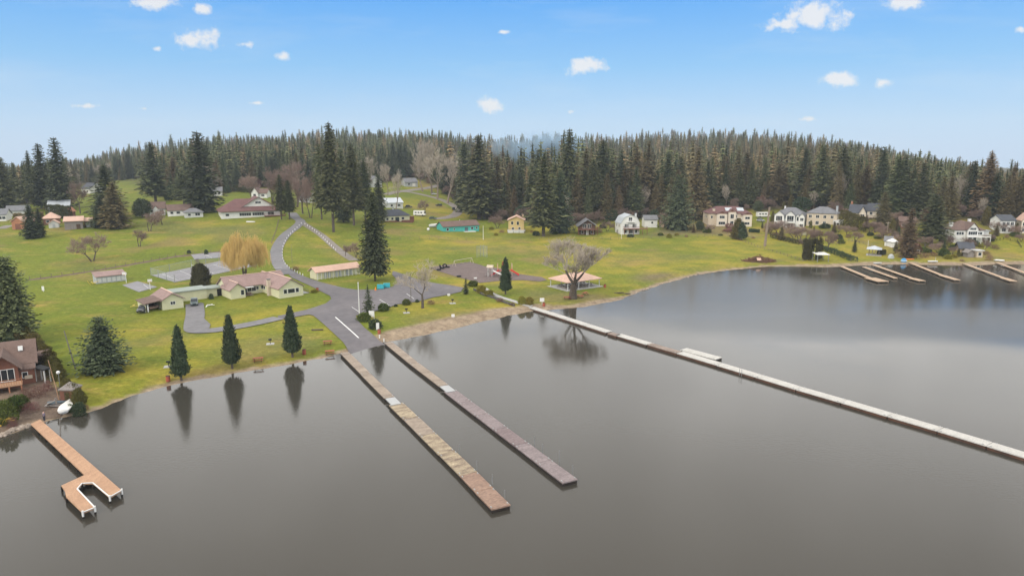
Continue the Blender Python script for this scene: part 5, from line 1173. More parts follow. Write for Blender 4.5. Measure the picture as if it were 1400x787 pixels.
for k in range(8):
    p = at_local(th, 2.0 + (W-4)*(k % 4)/3, 2.4 + 3.4*(k//4)); picnic_table(p.x, p.y, p.z + .02, th.rotation_euler.z, 'grey picnic table under the shelter, %s from the left in the %s row' % (ORD[k % 4], 'front' if k < 4 else 'back'), M_greywd, 'picnic tables under the shelter')
shelter('gazebo with grey hip roof beside a hedge near the shore at right', (1187,349), (1202,350), 4.5, 2.6, 1.0, M_roofmt, M_post, 'gazebo', 'gazebo')
shelter('white flat canopy on thin posts at the shore by the tall dark hedge', (1117,358), (1133,358), 4.5, 2.6, .3, M_trim, M_steel, 'canopy', 'canopy', slab=False, kind='shed', n=2, o=.2)
th, W = shelter('dark framed garden arbour beside the lake cabin at left', (61.5,524), (71.5,521), 2.6, 2.3, .2, M_black, M_white2, 'arbour', 'arbour', slab=False, kind='shed', n=2, o=.1)
# 21 lake cabin at left
th, rc, W = house('brown roofed cedar cabin with glass front gable and orange railed deck at the left edge', (-65,543), 34,
    [dict(x=(0,11.4), y=(3.2,11), h=3.6, roof='gable_x', rise=2.9, o=.6), dict(x=(5.2,9.2), y=(0,7), h=3.7, roof='gable_y', rise=2.0, o=.6), dict(x=(9.203,11.4), y=(1.6,3.197), h=2.6, roof='shed', rise=.8, o=.2)],
    [('f',1,.5,1.4,2.7,2.0,3),('f',0,.2,1.4,2,1.4,2),('f',2,.35,1.2,.7,.9),('r',0,.5,1.4,1.4,1.2),('l',1,.3,1.6,1.0,1.4)], M_redwd, M_roofbr, name='lake_cabin', cat='cabin')
deck(th, 2.5, 9.6, -2.4, -.06, 1.2, M_deck_o, M_orange, 5); sk = MB().slab([(9.3, 4.8, 5.40),(10.0, 4.8, 5.40),(10.0, 5.6, 6.00),(9.3, 5.6, 6.00)], .12).build('skylight', M_white2, th)
MB().box(9.9, 11.0, 1.48, 1.57, .9, 1.5).build('name_board', M_beige, th)
cabin = th
house('small brown outbuilding with flat roof deck behind the lake cabin', (41,507), 34, [dict(x=(0,3.0), y=(0,4.0), h=2.5, roof='flat', rmat=M_roofbr, o=.3)], [], M_brownwd, M_roofbr, name='outbuilding', cat='shed', doors=[('f',0,.5,1.9,2.0,M_dark)])
house('tiny red shed with pyramid roof beside the beached white boat', (83,548), 0, [dict(x=(0,2.2), y=(0,2.2), h=1.9, roof='hip', rise=.8, o=.15, rmat=M_greywd)], [], M_redwd, M_greywd, name='garden_shed', cat='shed', doors=[('f',0,.5,.8,1.6,M_brownwd)])

# ------------------------------------------------------------------ docks
def dock(label, group, secs, z=.55, name='floating_dock', poles=(), cleat=True):
    """secs: (pixel mid start, pixel mid end, width, deck material, side material[, z])"""
    a0 = atz(*secs[0][0], z); a1 = atz(*secs[-1][1], z); ang = math.atan2(a1.y-a0.y, a1.x-a0.x)
    th = thing(name, label, 'dock', (a0.x, a0.y, 0), ang, group); inv = Matrix.Rotation(-ang, 3, 'Z')
    for s_ in secs:
        zz = s_[5] if len(s_) > 5 else z; p = inv @ (atz(*s_[0], zz) - a0); q = inv @ (atz(*s_[1], zz) - a0); d = (q-p); d.z = 0; L_ = d.length; sh_ = Vector((-d.y, d.x, 0)).normalized()*RN.uniform(-.05, .05); p = p + sh_ + Vector((0, 0, RN.uniform(-.03, .03))); q = q + sh_*.3; d.normalize(); n = Vector((-d.y, d.x, 0)); w = s_[2]/2
        def quad(e0, e1, ww): return [tuple((p + d*e0 + n*k*ww)[:2]) for k in (-1, 1)] + [tuple((q - d*e1 + n*k*ww)[:2]) for k in (1, -1)]
        sec = MB().prism(quad(.04, .04, w), zz-.16, zz).build('deck_section', s_[3], th)
        if s_[4]: MB().prism(quad(.10, .10, w-.06), -.30, zz-.162).build('float', s_[4], sec)
        if cleat and s_[4] and L_ > 4:
            for e in (.5, L_-.5):
                for k in (-1, 1):
                    c = p + d*e + n*k*(w-.15); MB().box(c.x-.14, c.x+.14, c.y-.05, c.y+.05, zz+.002, zz+.1).build('cleat', M_alu, sec)
    if secs[0][4] is None:
        for s_ in secs:
            A_, B_ = atz(*s_[0], z) - a0, atz(*s_[1], z) - a0
            for k in range(max(2, int((B_-A_).length/4)) + 1):
                c = inv @ A_.lerp(B_, k/max(2, int((B_-A_).length/4)))
                for e in (-1, 1): MB().tube((c.x, c.y + e*s_[2]*.38, -1.3), (c.x, c.y + e*s_[2]*.38, z-.165), .09).build('pile', M_post, th)
    for px, py, h in poles:
        c = inv @ (atz(px, py, z) - a0); MB().tube((c.x, c.y, -1.2), (c.x, c.y, z+h), .045, .045, 6).build('mooring_pole', M_steel, th)
    return th
def lerp(a, b, t): return (a[0]+(b[0]-a[0])*t, a[1]+(b[1]-a[1])*t)
def along(a, b, n, mats, w, side, z=.55):
    """split in world space between two pixels so every section is equally long"""
    A = atz(*a, z); B = atz(*b, z); out = []
    def px(P):
        v = P - Vector((0, 0, HC)); xc = v.x; yc = v.y*sP + v.z*cP; zc = v.y*cP - v.z*sP; return (CX + FPX*xc/zc, CY - FPX*yc/zc)
    for i in range(n): out.append((px(A.lerp(B, i/n)), px(A.lerp(B, (i+1)/n)), w, mats[i % len(mats)], side, z))
    return out
def wid(a, b, c, z=.55):
    """width across a dock: edge points a,b on one end, c direction point"""
    A, B, C_ = atz(*a, z), atz(*b, z), atz(*c, z); d = ((C_ - (A+B)/2)).normalized(); return abs((B-A).cross(d).z)
wL = wid((674,697.3), (697.2,688.3), (541.3,551.3)); wR = wid((771.2,661), (788.9,653.6), (614.7,533.5))
gd = 'the two long fishing docks beside the boat ramp'
s1 = [((470.5,481.5), (500,510.5), 1.75, M_deck_w, M_float, .62), ((500,510.5), (532.5,542.8), 1.75, M_deck_w, M_float, .62), ((533,543.2), (542,552.2), 1.6, M_alu, None, .68)]
s1 += along((541.5,551.5), (640.5,647), 4, [M_deck_moss, M_deck_w, M_deck_moss, M_deck_moss], wL, M_float) + along((640.5,647), (685.6,692.8), 2, [M_deck_red, M_deck_red], wL, M_float)
dock('long weathered dock left of the boat ramp, tan planks ending in red brown sections', gd, s1, poles=[(652,641,1.2),(673,662,1.4),(628,618,1.2),(690,680,1.0)])
s2 = [((530.3,467.5), (567,497), 1.75, M_deck_w, M_float, .62), ((567,497), (606.4,526.4), 1.75, M_deck_w, M_float, .62), ((606.8,526.8), (617,534.8), 1.6, M_alu, None, .68)]
s2 += along((614.7,533.5), (780,657.3), 6, [M_deck_g, M_deck_g, M_deck_g, M_deck_gd, M_deck_g, M_deck_g], wR, M_float)
dock('long grey mauve dock right of the boat ramp, starting at the sand beach', gd, s2, poles=[(731,608,1.3),(742,617,1.1),(765,630,1.5),(783,646,1.1)])
s3 = along((727,419.6), (832.5,453.2), 4, [M_deck_p], 2.0, M_rust) + [((834,454.5), (846,458.2), 1.6, M_deck_b, M_rust, .55), ((845,456.8), (888,469.6), 2.0, M_deck_p, M_rust, .55), ((888,469.6), (929,481.6), 1.8, M_deck_b, M_rust, .55), ((929,481.0), (983.8,497.2), 2.1, M_deck_p, M_rust, .55)]
jp = [(983.8,497.4), (1036.7,513.2), (1092.7,530.2), (1153.5,547.6), (1217.5,566.4), (1285.8,586.2), (1353,606.4), (1430,630), (1515,656)]
s3 += [(a, b, 2.1, M_deck_p, M_rust, .55) for a, b in zip(jp, jp[1:])]
dock('very long pale dock of many floating sections crossing the lake to the right edge', None, s3, poles=[(1011,509,.9), (1014,510,.9)])
dock('short wide float with peeling boards tied behind the very long pale dock', None, [((934,476.6), (983,489.6), 2.3, M_deck_p, M_float, .5)], name='swim_float', z=.5)
gr = 'private docks along the right shore'
def rdock(lab, secs): dock(lab, gr, secs, z=.6, name='private_dock', cleat=False)
rdock('leftmost private dock at right, orange brown with a wide square end', [((1150,363.5), (1189,379.4), 1.5, M_deck_t, None, .6), ((1189,379.4), (1208,384.5), 4.0, M_deck_t, None, .6)])
rdock('short thin private dock, second from the left at the right shore', [((1181,364.5), (1224.6,379.9), 1.3, M_deck_t, None, .6)])
rdock('long private dock with pale railing posts at its end, third from left', [((1194,361.5), (1247,380), 1.4, M_deck_t, None, .6), ((1247,380), (1261,383.6), 2.4, M_deck_t, None, .6)])
rdock('long dark sided private dock starting by the blue float', [((1244,358.5), (1288,376), 1.4, M_deck_t, None, .6), ((1288,376), (1309,382.3), 2.0, M_deck_t, None, .6)])
rdock('long tan private dock below the big white lake house', [((1318,359.8), (1372,379.5), 1.4, M_deck_t, None, .6), ((1372,379.5), (1386,384), 2.2, M_deck_t, None, .6)])
rdock('private dock cut by the right edge of the photo', [((1363,358.5), (1425,381), 1.4, M_deck_t, None, .6)])
# orange U shaped dock
def udock():
    pts = [(42,579),(54.7,572.7),(166.5,669.8),(150,679),(127,659.7),(112,660.4),(105.5,668),(129.7,693.5),(113,700),(90.3,678.2),(89,670.6),(83.9,663),(115.7,648.5)]
    W = [atz(*p, .8) for p in pts]; o = W[0]; th = thing('boat_dock', 'orange cedar dock with a U shaped boat slip, below the lake cabin', 'dock', (o.x, o.y, 0))
    L_ = [(p.x-o.x, p.y-o.y) for p in W]
    mb = MB().prism(L_, .62, .80); mb.build('deck', M_deck_o, th)
    c = sum((Vector(p) for p in L_), Vector((0, 0))) / len(L_)
    for i in (1, 2, 3, 4, 5, 6, 7, 8, 9, 11): MB().tube((L_[i][0]*.99+c.x*.01, L_[i][1]*.99+c.y*.01, -1.5), (L_[i][0]*.99+c.x*.01, L_[i][1]*.99+c.y*.01, .615), .13).build('pile', M_float, th)
    a = Vector(L_[0]); b = Vector(L_[12])
    for k in range(1, 7): p = a.lerp(b, k/7); MB().tube((p.x+.15, p.y, -1.5), (p.x+.15, p.y, .615), .13).build('pile', M_float, th)
    for i, j in ((2, 3), (7, 8), (3, 4), (4, 5), (5, 6), (6, 7)):
        p, q = Vector(L_[i]), Vector(L_[j]); MB().bar((p.x, p.y, .84), (q.x, q.y, .83), .13, .08).build('edge_bumper', M_trim, th)
    for i in (2, 3, 7, 8): MB().tube((L_[i][0], L_[i][1], .3), (L_[i][0], L_[i][1], 1.0), .12).build('corner_bumper', M_trim, th)
    for k in range(9):
        pass
    return th
udock()

# ------------------------------------------------------------------ fences, posts, poles
def fence(label, pix, h, m, step=3.0, rails=2, wire=False, name='fence', solid=False, pts=None):
    P = pts or [G(*p) for p in pix]; o = P[0]; th = thing(name, label, 'fence', tuple(o)); path = []
    for a, b in zip(P, P[1:]):
        n = max(1, round(math.hypot(b.x-a.x, b.y-a.y) / step)); path += [a.lerp(b, k/n) for k in range(n)]
    path.append(P[-1]); path = [Vector((p.x-o.x, p.y-o.y, gz(p.x, p.y)-o.z)) for p in path]
    if len(path) <= 100:
        me = MB().box(-.06, .06, -.06, .06, -.4, h).build('post', m, th); me.location = path[0]
        for p in path[1:]:
            c = bpy.data.objects.new('post', me.data); COL.objects.link(c); c.parent = th; c.location = p
    mb = MB()
    for a, b in zip(path, path[1:]):
        if solid: mb.bar(a + Vector((0, 0, h*.45)), b + Vector((0, 0, h*.45)), .05, h*.85)
        else:
            for k in range(rails): z = h * (.95 - .75*k/max(1, rails-1)) if rails > 1 else h*.9; mb.bar(a + Vector((0, 0, z)), b + Vector((0, 0, z)), .05 if not wire else .03)
    mb.build('rail' if not solid else 'board_panel', M_wire if wire and not solid else m, th)
    return th
m_ch = bpy.data.materials.new('chain_link'); m_ch.use_nodes = True; _N = m_ch.node_tree.nodes; _L = m_ch.node_tree.links
_t = _N.new('ShaderNodeBsdfTransparent'); _mx = _N.new('ShaderNodeMixShader'); _mx.inputs[0].default_value = .84
_N['Principled BSDF'].inputs['Base Color'].default_value = (.50, .55, .54, 1); _nz = _N.new('ShaderNodeTexNoise'); _nz.inputs['Scale'].default_value = 40
_L.new(_N['Principled BSDF'].outputs[0], _mx.inputs[1]); _L.new(_t.outputs[0], _mx.inputs[2]); _L.new(_mx.outputs[0], _N['Material Output'].inputs[0])
def chainlink(label, pts, h, name='chain_link_fence'):
    th = fence(label, None, h, M_steel, 7, 1, name=name, pts=pts); o = pts[0]; mb = MB()
    for a, b in zip(pts, pts[1:]):
        n = max(1, round((b-a).length/6))
        for k in range(n):
            p = a.lerp(b, k/n); q = a.lerp(b, (k+1)/n); mb.add([(p.x-o.x, p.y-o.y, gz(p.x,p.y)-o.z+.05), (q.x-o.x, q.y-o.y, gz(q.x,q.y)-o.z+.05), (q.x-o.x, q.y-o.y, gz(q.x,q.y)-o.z+h), (p.x-o.x, p.y-o.y, gz(p.x,p.y)-o.z+h)], [(0,1,2,3)])
    mb.build('mesh_panel', m_ch, th); return th
fence('dark wire fence crossing the meadow above the long grey shed', [(40.7,382.5),(85,377),(130,370),(185,360.5),(240,350.5),(300,344)], 1.1, M_post, 3.4, 2)
fence('low fence running down the slope from the hall towards the willow', [(381,302),(378,315),(371,333)], 1.1, M_post, 3.2, 2)
fence('long post and wire fence along the back of the playing field', [(520,327),(600,327.5),(700,328),(800,327.5),(880,326),(994,322.5)], 1.2, M_post, 4.2, 2)
fence('brown board fence sloping from the field corner to the lake by the tall hedge', [(994,322.5),(1012,329),(1040,339),(1062,345.5),(1098,357)], .9, M_post, 3.2, 2, solid=False)
fence('dark low fence curving round the lawn below the small white house', [(1353.7,331),(1371.5,327.5),(1390.5,331),(1396,339)], 1.1, M_black, 2.2, 3)
fence('pale fence in the garden behind the tan house lawn', [(1160,329),(1180,333),(1196,338)], .9, M_greywd, 2.5, 2)
fence('grey fence along the slope right of the gambrel house', [(832,303),(839,312),(845,321)], 1.2, M_post, 2.6, 2)
cpts = [G(207, 376.5), G(232, 371.5), G(262, 365), G(300, 357)]
chainlink('tall chain link fence along the back and left side of the tennis court', [G(239, 386.2), G(206.5, 376.3), G(232, 371.2), G(262, 364.7), G(300, 356.7)], 2.6)
chainlink('chain link baseball backstop standing alone on the playing field', [G(652, 352), G(657, 350.8), G(661, 350.6), G(666, 352)], 4.6, 'backstop')
def boll(pix, label, grp, h=.75, w=.2):
    first = None
    for px, py in pix:
        p = G(px, py)
        if first is None: first = MB().box(-w/2, w/2, -w/2, w/2, -.2, h).build('white_post', M_trim); o = first
        else: o = first.copy(); COL.objects.link(o)
        ki = pix.index((px, py)); o.location = p; tag(o, label % ORD[ki] if '%s' in label else label, 'post', grp)
def inter(pix, n):
    P = smooth_line([(x, y) for x, y in pix], 8); L_ = [0]
    for a, b in zip(P, P[1:]): L_.append(L_[-1] + (b-a).length)
    out = []
    for k in range(n):
        t = L_[-1]*k/(n-1); i = max(j for j in range(len(L_)) if L_[j] <= t + 1e-6); i = min(i, len(P)-2); f = (t-L_[i])/max(L_[i+1]-L_[i], 1e-6); v = P[i].lerp(P[i+1], f); out.append((v.x, v.y))
    return out
boll(inter([(412,306),(404,314),(394,324),(388,335),(386,347),(388,358),(394,366),(404,372),(414,377)], 24), '%s white post from the top of the curved line along the upper road', 'white posts along the upper road')
boll(inter([(417,307),(428,314),(438,322),(448,332),(459,342)], 15), '%s white post from the top of the straight line along the gravel lane', 'white posts along the gravel lane')
boll([(525,467),(519,462)], '%s white post from the water at the boat ramp corner by the right dock', 'ramp posts')
def pole(px, base, top, r, m, label, name='pole', cat='pole', lean=(0, 0), arm=None, lamp=False, ball=False, cross=False):
    p = G(px, base); h = topz(p, top) - p.z; th = thing(name, label, cat, tuple(p))
    MB().tube((0, 0, -.4), (lean[0], lean[1], h), r, r*.65, 8).build('shaft', m, th)
    if ball: MB().ball((lean[0], lean[1], h+.1), .16, .16, .16).build('finial', M_trim, th, True)
    if arm: MB().bar((0, 0, h-.1), (arm, 0, h), .08).build('arm', m, th); MB().box(arm-.25*(1 if arm > 0 else 1), arm+.25, -.15, .15, h-.1, h+.08).build('lamp_head', M_trim, th)
    if lamp: MB().ball((lean[0], lean[1], h+.15), .3, .3, .3).build('lamp_globe', M_trim, th, True)
    if cross: MB().bar((-1, 0, h-.5), (1, 0, h-.5), .12).build('crossarm', m, th)
    return th
pole(491.4, 430, 387, .13, M_trim, 'tall white flagpole at the corner of the paved yard', 'flagpole', 'flagpole', ball=True)
pole(103.7, 504, 452, .13, M_pole, 'leaning dark wooden pole on the lawn left of the blue spruce', lean=(-1.3, 0))
pole(562, 413, 374.5, .12, M_pole, 'dark thin pole just left of the pruned bare tree', 'pole', 'pole')
pole(399.5, 360, 334, .06, M_pole, 'thin dark pole on the lawn inside the road loop')
pole(1045.5, 336.5, 283, .62, M_twig, 'thick pale dead tree trunk at the fence right of the tan house', 'dead_tree', 'tree', lean=(1.0, 0))
pole(849.5, 326.5, 312, .1, M_trim, 'white pole at the field edge before the gambrel house')
pole(835.3, 299, 287, .3, M_beige, 'short pale post left of the white gambrel house')
pole(660.7, 327.6, 308.5, .13, M_trim, 'white pole at the field edge right of the teal house')
pole(1212.5, 322, 303, .12, M_beige, 'pale utility pole right of the twin gabled house', cross=True)
pole(1186.5, 338, 328.5, .08, M_trim, 'thin white pole behind the grey roofed gazebo')
pole(1163, 358, 352, .1, M_post, 'short timber post at the lake end of the low hedge')
pole(1296.5, 285, 262, .12, M_white2, 'pale pole high on the far slope by the cabin')
pole(818, 291, 265, .14, M_pole, 'dark utility pole between the chalet firs', cross=True)
pole(81.5, 547, 492, .07, M_deck_o, 'tall thin wooden mast standing by the beached white boat', 'mast', 'mast', lean=(-1.0, 0))
pole(83.5, 540, 510, .06, M_steel, 'short grey lamp post with white globe behind the beached boat', 'lamp_post', 'lamp post', lamp=True)
pole(1279, 356, 351, .08, M_white2, 'tiny white post near the small white rowing boat at right')
def hoop(px, base, top, face, label):
    p = G(px, base); h = topz(p, top) - p.z; th = thing('basketball_hoop', label, 'basketball hoop', tuple(p), face, 'basketball hoops by the small court')
    MB().tube((0, 0, -.3), (0, 0, h-.5), .09, .08).bar((0, 0, h-.6), (0, -1.0, h-.4), .1).build('support_pole', M_trim, th)
    MB().box(-.6, .6, -1.05, -.99, h-.75, h+.05).build('backboard', M_trim, th)
    mb = MB(); q = [(math.cos(a)*.24, -1.32+math.sin(a)*.24, h-.72) for a in [6.283*k/10 for k in range(10)]]
    for a, b in zip(q, q[1:]+q[:1]): mb.bar(a, b, .03)
    mb.build('rim', M_orangep, th)
hoop(172.8, 386.5, 371.5, .2, 'basketball hoop at the right end of the grey shed'); hoop(205.5, 396, 381, .6, 'basketball hoop on white pole behind the garage of the clubhouse')
for px, py in ((295,370),(270,366)):
    pass
th = thing('tennis_net', 'low tennis net with pale posts across the court', 'net', tuple(G(283,378.5))); o = G(283, 378.5); a = G(262, 365.2) - o; b = G(283, 378.5) - o
MB().tube(a, a + Vector((0, 0, 1.1)), .05).build('net_post', M_trim, th); MB().tube(b, b + Vector((0, 0, 1.1)), .05).build('net_post', M_trim, th)
MB().bar(a + Vector((0, 0, .95)), b + Vector((0, 0, .95)), .04, .06).build('net_band', M_trim, th)
mb = MB(); mb.add([a + Vector((0,0,.1)), b + Vector((0,0,.1)), b + Vector((0,0,.9)), a + Vector((0,0,.9))], [(0,1,2,3)]); mb.build('net', m_ch, th)

# ------------------------------------------------------------------ vehicles and boats
def car(px, py, rz, m, label, kind='suv', cat='car', name='parked_car'):
    p = G(px, py); th = thing(name, label, cat, (p.x, p.y, p.z + .16), rz)
    L_, W, H = (4.5, 1.8, 1.62) if kind == 'suv' else (4.4, 1.76, 1.42)
    body = MB().profile([(-L_/2,.35),(L_/2,.35),(L_/2,.72),(L_/2-.15,.86),(L_/2-1.2,.98),(-L_/2+.2,1.02),(-L_/2,.9)], 'y', -W/2, W/2); body.build('body', m, th)
    c = MB().profile([(L_/2-1.35,.98),(L_/2-2.0,H-.04),(-L_/2+.65,H),(-L_/2+.22,1.0)], 'y', -W/2+.12, W/2-.12); c.build('window', M_glass, th)
    MB().box(-L_/2+.62, L_/2-1.98, -W/2+.10, W/2-.10, H-.05, H+.03).build('roof', m, th)
    for sx in (-1, 1):
        for sy in (-1, 1):
            w = MB().tube((sx*1.35, sy*(W/2-.2), .33), (sx*1.35, sy*(W/2+.02), .33), .33, .33, 14).build('wheel', M_black, th); MB().tube((sx*1.35, sy*(W/2+.021), .33), (sx*1.35, sy*(W/2+.03), .33), .19, .19, 10).build('rim', M_alu, w)
    for sy in (-1, 1): MB().box(L_/2-.06, L_/2+.02, sy*(W/2-.28)-.2, sy*(W/2-.28)+.2, .62, .78).build('headlight', M_alu, th)
    MB().box(L_/2-.03, L_/2+.03, -.4, .4, .45, .62).build('grille', M_black, th)
    return th
P_ = lambda n, c: mat(n, c, .3, .1, 1, spec=.6)
car(266, 417, R(-66), P_('dark_green_car_paint', (.07, .10, .10)), 'dark grey green car parked nose forward on the clubhouse driveway')
car(195, 426.5, R(-75), P_('black_car_paint', (.03, .03, .035)), 'black car beside the open carport of the clubhouse', 'sedan')
car(559, 284, R(8), P_('black_car_paint', (.03, .03, .035)), 'black car on the grass behind the slate roofed bungalow')
car(773, 311.5, R(-70), P_('white_car_paint', (.65, .65, .64)), 'white car half hidden left of the brown chalet')
car(1040, 303, R(-60), P_('silver_car_paint', (.45, .46, .48)), 'silver car in the yard between the tan and grey roofed houses')
car(594, 266.5, R(20), P_('white_car_paint', (.65, .65, .64)), 'white car far up on the gravel road')
car(600, 282, R(150), P_('black_car_paint', (.03, .03, .035)), 'black car on the gravel road bend', 'sedan')
car(620, 287, R(100), P_('black_car_paint', (.03, .03, .035)), 'black car at the sharp right bend of the gravel road')
car(592, 300, R(5), P_('dark_green_car_paint', (.07, .10, .10)), 'dark pickup coloured car at the end of the gravel road above the teal house', 'sedan')
def camper(px, py, rz, label, L_=7.5):
    p = G(px, py); th = thing('camper_van', label, 'camper', (p.x, p.y, p.z+.05), rz)
    MB().profile([(-L_/2,.5),(L_/2,.5),(L_/2,1.3),(L_/2-.8,2.0),(L_/2-.4,2.9),(-L_/2,2.95)], 'y', -1.2, 1.2).build('body', M_trim, th)
    for sx in (-1, 1):
        for sy in (-1, 1): MB().tube((sx*L_*.3, sy*1.0, .4), (sx*L_*.3, sy*1.23, .4), .4, .4, 12).build('wheel', M_black, th)
    for k in range(3): MB().box(-L_/2+.9+k*1.7, -L_/2+2.0+k*1.7, -1.24, -1.19, 1.6, 2.3).build('window', M_glass, th)
    MB().box(L_/2-.75, L_/2-.1, -1.1, 1.1, 1.35, 1.9).build('windscreen', M_glass, th)
camper(1043, 297, R(5), 'white camper parked between the tan and the grey roofed house')
camper(574, 295, R(-12), 'white camper parked right of the slate roofed bungalow', 7)
def hull(th, L_, W, H, m, cover=None, keel=.0, name='hull'):
    n = 12; vs = []; fs = []; k = 7
    for i in range(n+1):
        t = i/n; x = -L_/2 + L_*t; w = W/2 * min(1, (1-t)*2.2)**.6 * (.82 + .18*math.sin(math.pi*min(t*1.3, 1))); w = max(w, .02); zt = H*(1 + .25*t*t)
        for j in range(k):
            a = math.pi*j/(k-1); yy = -math.cos(a)*w; zz = zt - (zt - .02 - .25*t**3*H)*math.sin(a)**.7; vs.append((x, yy, zz))
    for i in range(n):
        for j in range(k-1): a = i*k+j; fs.append((a, a+1, a+k+1, a+k))
    fs.append(tuple(range(k))); mb = MB().add(vs, fs)
    o = mb.build(name, m, th, True); mod = o.modifiers.new('s', 'SOLIDIFY'); mod.thickness = .05
    if cover:
        vs = []; fs = []
        for i in range(n+1):
            l, r = mb.v[i*k], mb.v[i*k+k-1]; h = .28*math.sin(math.pi*i/n)**.6
            vs += [(l[0], l[1]*1.04, l[2]+.02), (l[0], 0, l[2]+.05+h), (r[0], r[1]*1.04, r[2]+.02)]
        for i in range(n):
            for j in range(2): a = i*3+j; fs.append((a, a+1, a+4, a+3))
        MB().add(vs, fs).build('boat_cover', cover, th, True)
    else:
        for x in (-L_*.2, L_*.12): MB().box(x-.12, x+.12, -W*.40, W*.40, H*.7, H*.76).build('thwart', M_deck_w, th)
    return o
def boat(px, py, rz, L_, W, label, m=None, cover=None, name='rowing_boat', H=.5, tilt=0, flip=False):
    p = G(px, py); th = thing(name, label, 'boat', (p.x, p.y, p.z + (.05 if not flip else H*1.3)), rz); th.rotation_euler[0] = tilt if not flip else math.pi
    hull(th, L_, W, H, m or M_trim, cover); return th
boat(91.5, 559, R(112), 5.0, 1.75, 'white covered sailing dinghy pulled up on the shore beside the tiny red shed', M_trim, M_tarp, 'sailing_dinghy', .62)
boat(78, 551.5, R(20), 2.6, 1.1, 'dark blue grey overturned tender left of the beached white dinghy', mat('blue_grey_hull', (.10, .13, .15), .5), None, 'tender', .4, flip=True)
boat(343, 304, R(0), 4.2, 1.5, 'white boat lying upside down on the grass before the hall', M_trim, None, flip=True)
boat(594, 311, R(15), 5.6, 2.4, 'tarp covered boat parked left of the teal house', M_white2, M_tarp, 'covered_boat', 1.5)
boat(1275.5, 358.5, R(-10), 3.4, 1.3, 'small white rowing boat on the sand right of the dark garden cabin', M_trim)
boat(1363, 356.5, R(15), 2.4, 1.1, 'white dinghy on the bank at the root of the right edge dock, left of two', M_trim, flip=True)
boat(1369, 357, R(-10), 2.2, 1.1, 'white dinghy on the bank at the root of the right edge dock, right of two', M_trim, flip=True)
boat(1244, 355, R(5), 3.4, .9, 'orange red kayak lying on the bank above the blue float', M_orangep, None, 'kayak', .35, flip=True)
boat(1200, 361, R(0), 3.0, 1.2, 'pale boat pulled onto the shore between two private docks', M_white2)
boat(212.5, 421.5, R(60), 3.6, 1.5, 'tan boat stored under the clubhouse carport roof', M_rooflt, None, 'stored_boat', .6)
p = G(1235.5, 358); th = thing('swim_ring', 'round blue and white striped inflatable on the bank by the thin brown conifer', 'inflatable', tuple(p + Vector((0, 0, .5))))
MB().ball((0, 0, 0), 1.1, .5, .95, 14, 8).build('blue_shell', M_blue, th, True); MB().box(-1.05, 1.05, -.53, .53, -.12, .12).build('white_band', M_trim, th)
p = G(585.5, 315); o = MB().ball((0, 0, .6), .75, .75, .75, 12, 8).build('propane_tank', M_trim, None, True); o.location = p; tag(o, 'round white tank on the grass left of the teal house', 'tank')
p = G(1218, 353); th = thing('garden_tent', 'round white dome tent on the yellow lawn left of the thin brown conifer', 'tent', tuple(p))
MB().ball((0, 0, 0), 1.2, 1.2, 1.7, 14, 10, .5).build('tent_skin', M_greyw, th, True); MB().box(-.4, .4, -1.25, -.95, .02, 1.2).build('tent_door', M_greyw, th)

